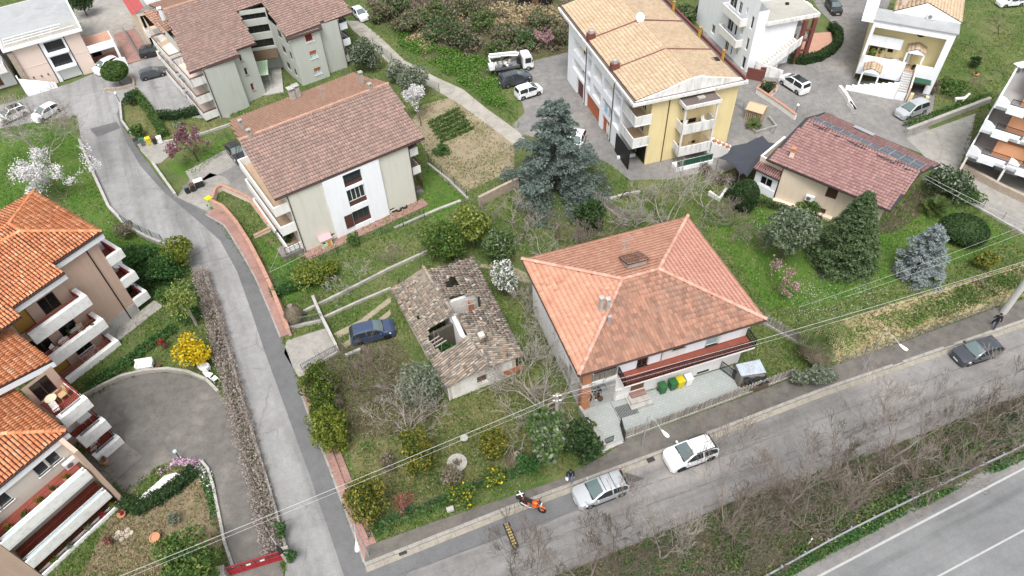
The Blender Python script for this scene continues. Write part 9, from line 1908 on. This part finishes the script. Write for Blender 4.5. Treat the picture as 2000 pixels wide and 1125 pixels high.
# ================================================================== GRASS (stuff)
HARD = [[(-60,200),(215,130),(430,110),(450,235),(300,225),(262,183),(236,200),(240,248),(265,270),(345,280),(372,350),(450,287),(600,480),(500,400),(432,362),(405,412),(470,500),(520,590),(560,690),(575,735),(640,910),(705,1085),(760,1300),(540,1300),(560,1090),(545,1000),(510,905),(480,810),(432,650),(402,565),(375,525),(325,485),(285,467),(213,408),(160,280),(150,225),(60,240),(-60,262)],
 [(555,690),(560,665),(640,640),(662,690),(620,715),(582,735)],[(540,1300),(640,1150),(712,1068),(1000,962),(1185,886),(1462,775),(1640,712),(1950,600),(2070,560),(2070,750),(1700,888),(1450,973),(1200,1080),(1040,1142)],[(1400,1240),(1545,1125),(1720,1025),(1850,957),(2060,852),(2300,900),(2300,1500),(1400,1500)],
 [(150,790),(280,728),(345,728),(400,745),(445,785),(545,1085),(560,1150),(450,1150),(440,1060),(428,1000),(410,930),(395,902),(310,910),(238,960)],[(1045,118),(1118,100),(1440,60),(1760,-40),(1740,0),(1690,120),(1650,205),(1700,212),(1780,170),(1830,165),(1815,240),(1905,222),(1870,330),(2060,420),(2060,480),(1990,455),(1900,400),(1840,350),(1780,300),(1620,240),(1500,275),(1400,330),(1310,350),(1230,352),(1190,320),(1100,280),(1015,262),(1010,165),(975,160)],
 [(1105,790),(1120,755),(1195,735),(1195,784),(1430,712),(1465,764),(1215,866),(1178,886),(1128,804)],[(1880,330),(1960,245),(2080,300),(2080,430)],[(1620,170),(1700,150),(1830,160),(1812,245),(1640,230)],[(675,40),(705,42),(790,118),(905,175),(1010,255),(1030,275),(1000,280),(900,205),(775,140),(690,60)],[(398,412),(455,425),(495,490),(545,590),(568,658),(548,660),(500,545),(440,445)],[(650,652),(700,627),(762,580),(764,590),(705,636),(662,660)],[(668,672),(710,645),(762,605),(764,614),(715,655),(675,680)],[(140,-20),(330,-40),(350,125),(230,135),(190,140)],[(1380,200),(1610,200),(1610,232),(1500,305),(1410,338),(1380,330)],[(-100,60),(40,100),(215,40),(420,110),(215,130),(-100,220)]]
def grass():
 n = 330000; px = np.column_stack([RNG.uniform(-80,2080,n),RNG.uniform(-40,1180,n)])
 d = np.array(_fwd)+((px[:,:1]-1000)/CF)*np.array(_cr)-((px[:,1:]-562.5)/CF)*np.array(_cu); t = -CH/d[:,2]; W = d*t[:,None]
 keep = RNG.random(n) < np.clip((t/ t.max())**1.2*2.2,.25,1)
 for P in HARD: keep &= ~inpoly(px,P)
 px,W = px[keep],W[keep,:2]; nz = np.sin(W[:,0]*.5+1.3*np.sin(W[:,1]*.31))+np.sin(W[:,1]*.57+1.7*np.sin(W[:,0]*.23))+.6*np.sin(W[:,0]*1.7+W[:,1]*1.3)
 keep = RNG.random(len(px)) < np.clip(1.15-.28*(nz+1),.3,1); px,W,nz = px[keep],W[keep],nz[keep]; n = len(px)
 lush = np.zeros(n,bool)
 for P in PX_LUSH['lawn']: lush |= inpoly(px,P)
 straw = inpoly(px,[(1625,705),(1560,650),(1640,625),(1800,575),(2050,500),(2050,560),(1900,615),(1640,712)]) & (RNG.random(n) < .75)
 straw |= inpoly(px,[(160,1125),(215,1010),(260,1000),(330,920),(400,905),(440,1062),(330,1125)]) & (RNG.random(n) < .8)
 straw |= inpoly(px,[(825,205),(900,185),(1005,270),(1005,330),(900,380),(800,240)]) & (RNG.random(n) < .55)
 straw |= inpoly(px,PX_DRY[0]) & (RNG.random(n) < .38); straw |= RNG.random(n) < np.clip(.1+.16*nz,.04,.5)
 bare = inpoly(px,[(845,205),(880,195),(895,212),(845,235)]) & (RNG.random(n) < .8) | inpoly(px,[(875,285),(925,262),(970,285),(905,318)]) & (RNG.random(n) < .7) | inpoly(px,[(1580,500),(1700,480),(1690,540),(1600,545)])
 for nm,sel,mat,h in (('grass',~lush & ~straw & ~bare,'grass_blade',.16),('lawn_grass',lush & ~straw & ~bare,'grass_lush',.13),('dry_grass',straw & ~bare,'grass_straw',.14)):
  q = W[sel]; k = len(q)
  if not k: continue
  V_ = []
  for b in range(2):
   a = RNG.uniform(0,6.283,k); w = RNG.uniform(.035,.08,k); hh = h*RNG.uniform(.5,1.5,k); ln = RNG.normal(scale=.09,size=(k,2)); dx,dy = np.cos(a)*w,np.sin(a)*w; o = q+RNG.normal(scale=.07,size=(k,2)); z0 = np.full(k,.0)
   V_ += [np.column_stack([o[:,0]-dx,o[:,1]-dy,z0]),np.column_stack([o[:,0]+dx,o[:,1]+dy,z0]),np.column_stack([o+ln,hh])]
  V_ = np.stack(V_,1).reshape(-1,3); raw(nm,V_,np.arange(len(V_)).reshape(-1,3),mat,None,'stuff')
grass()
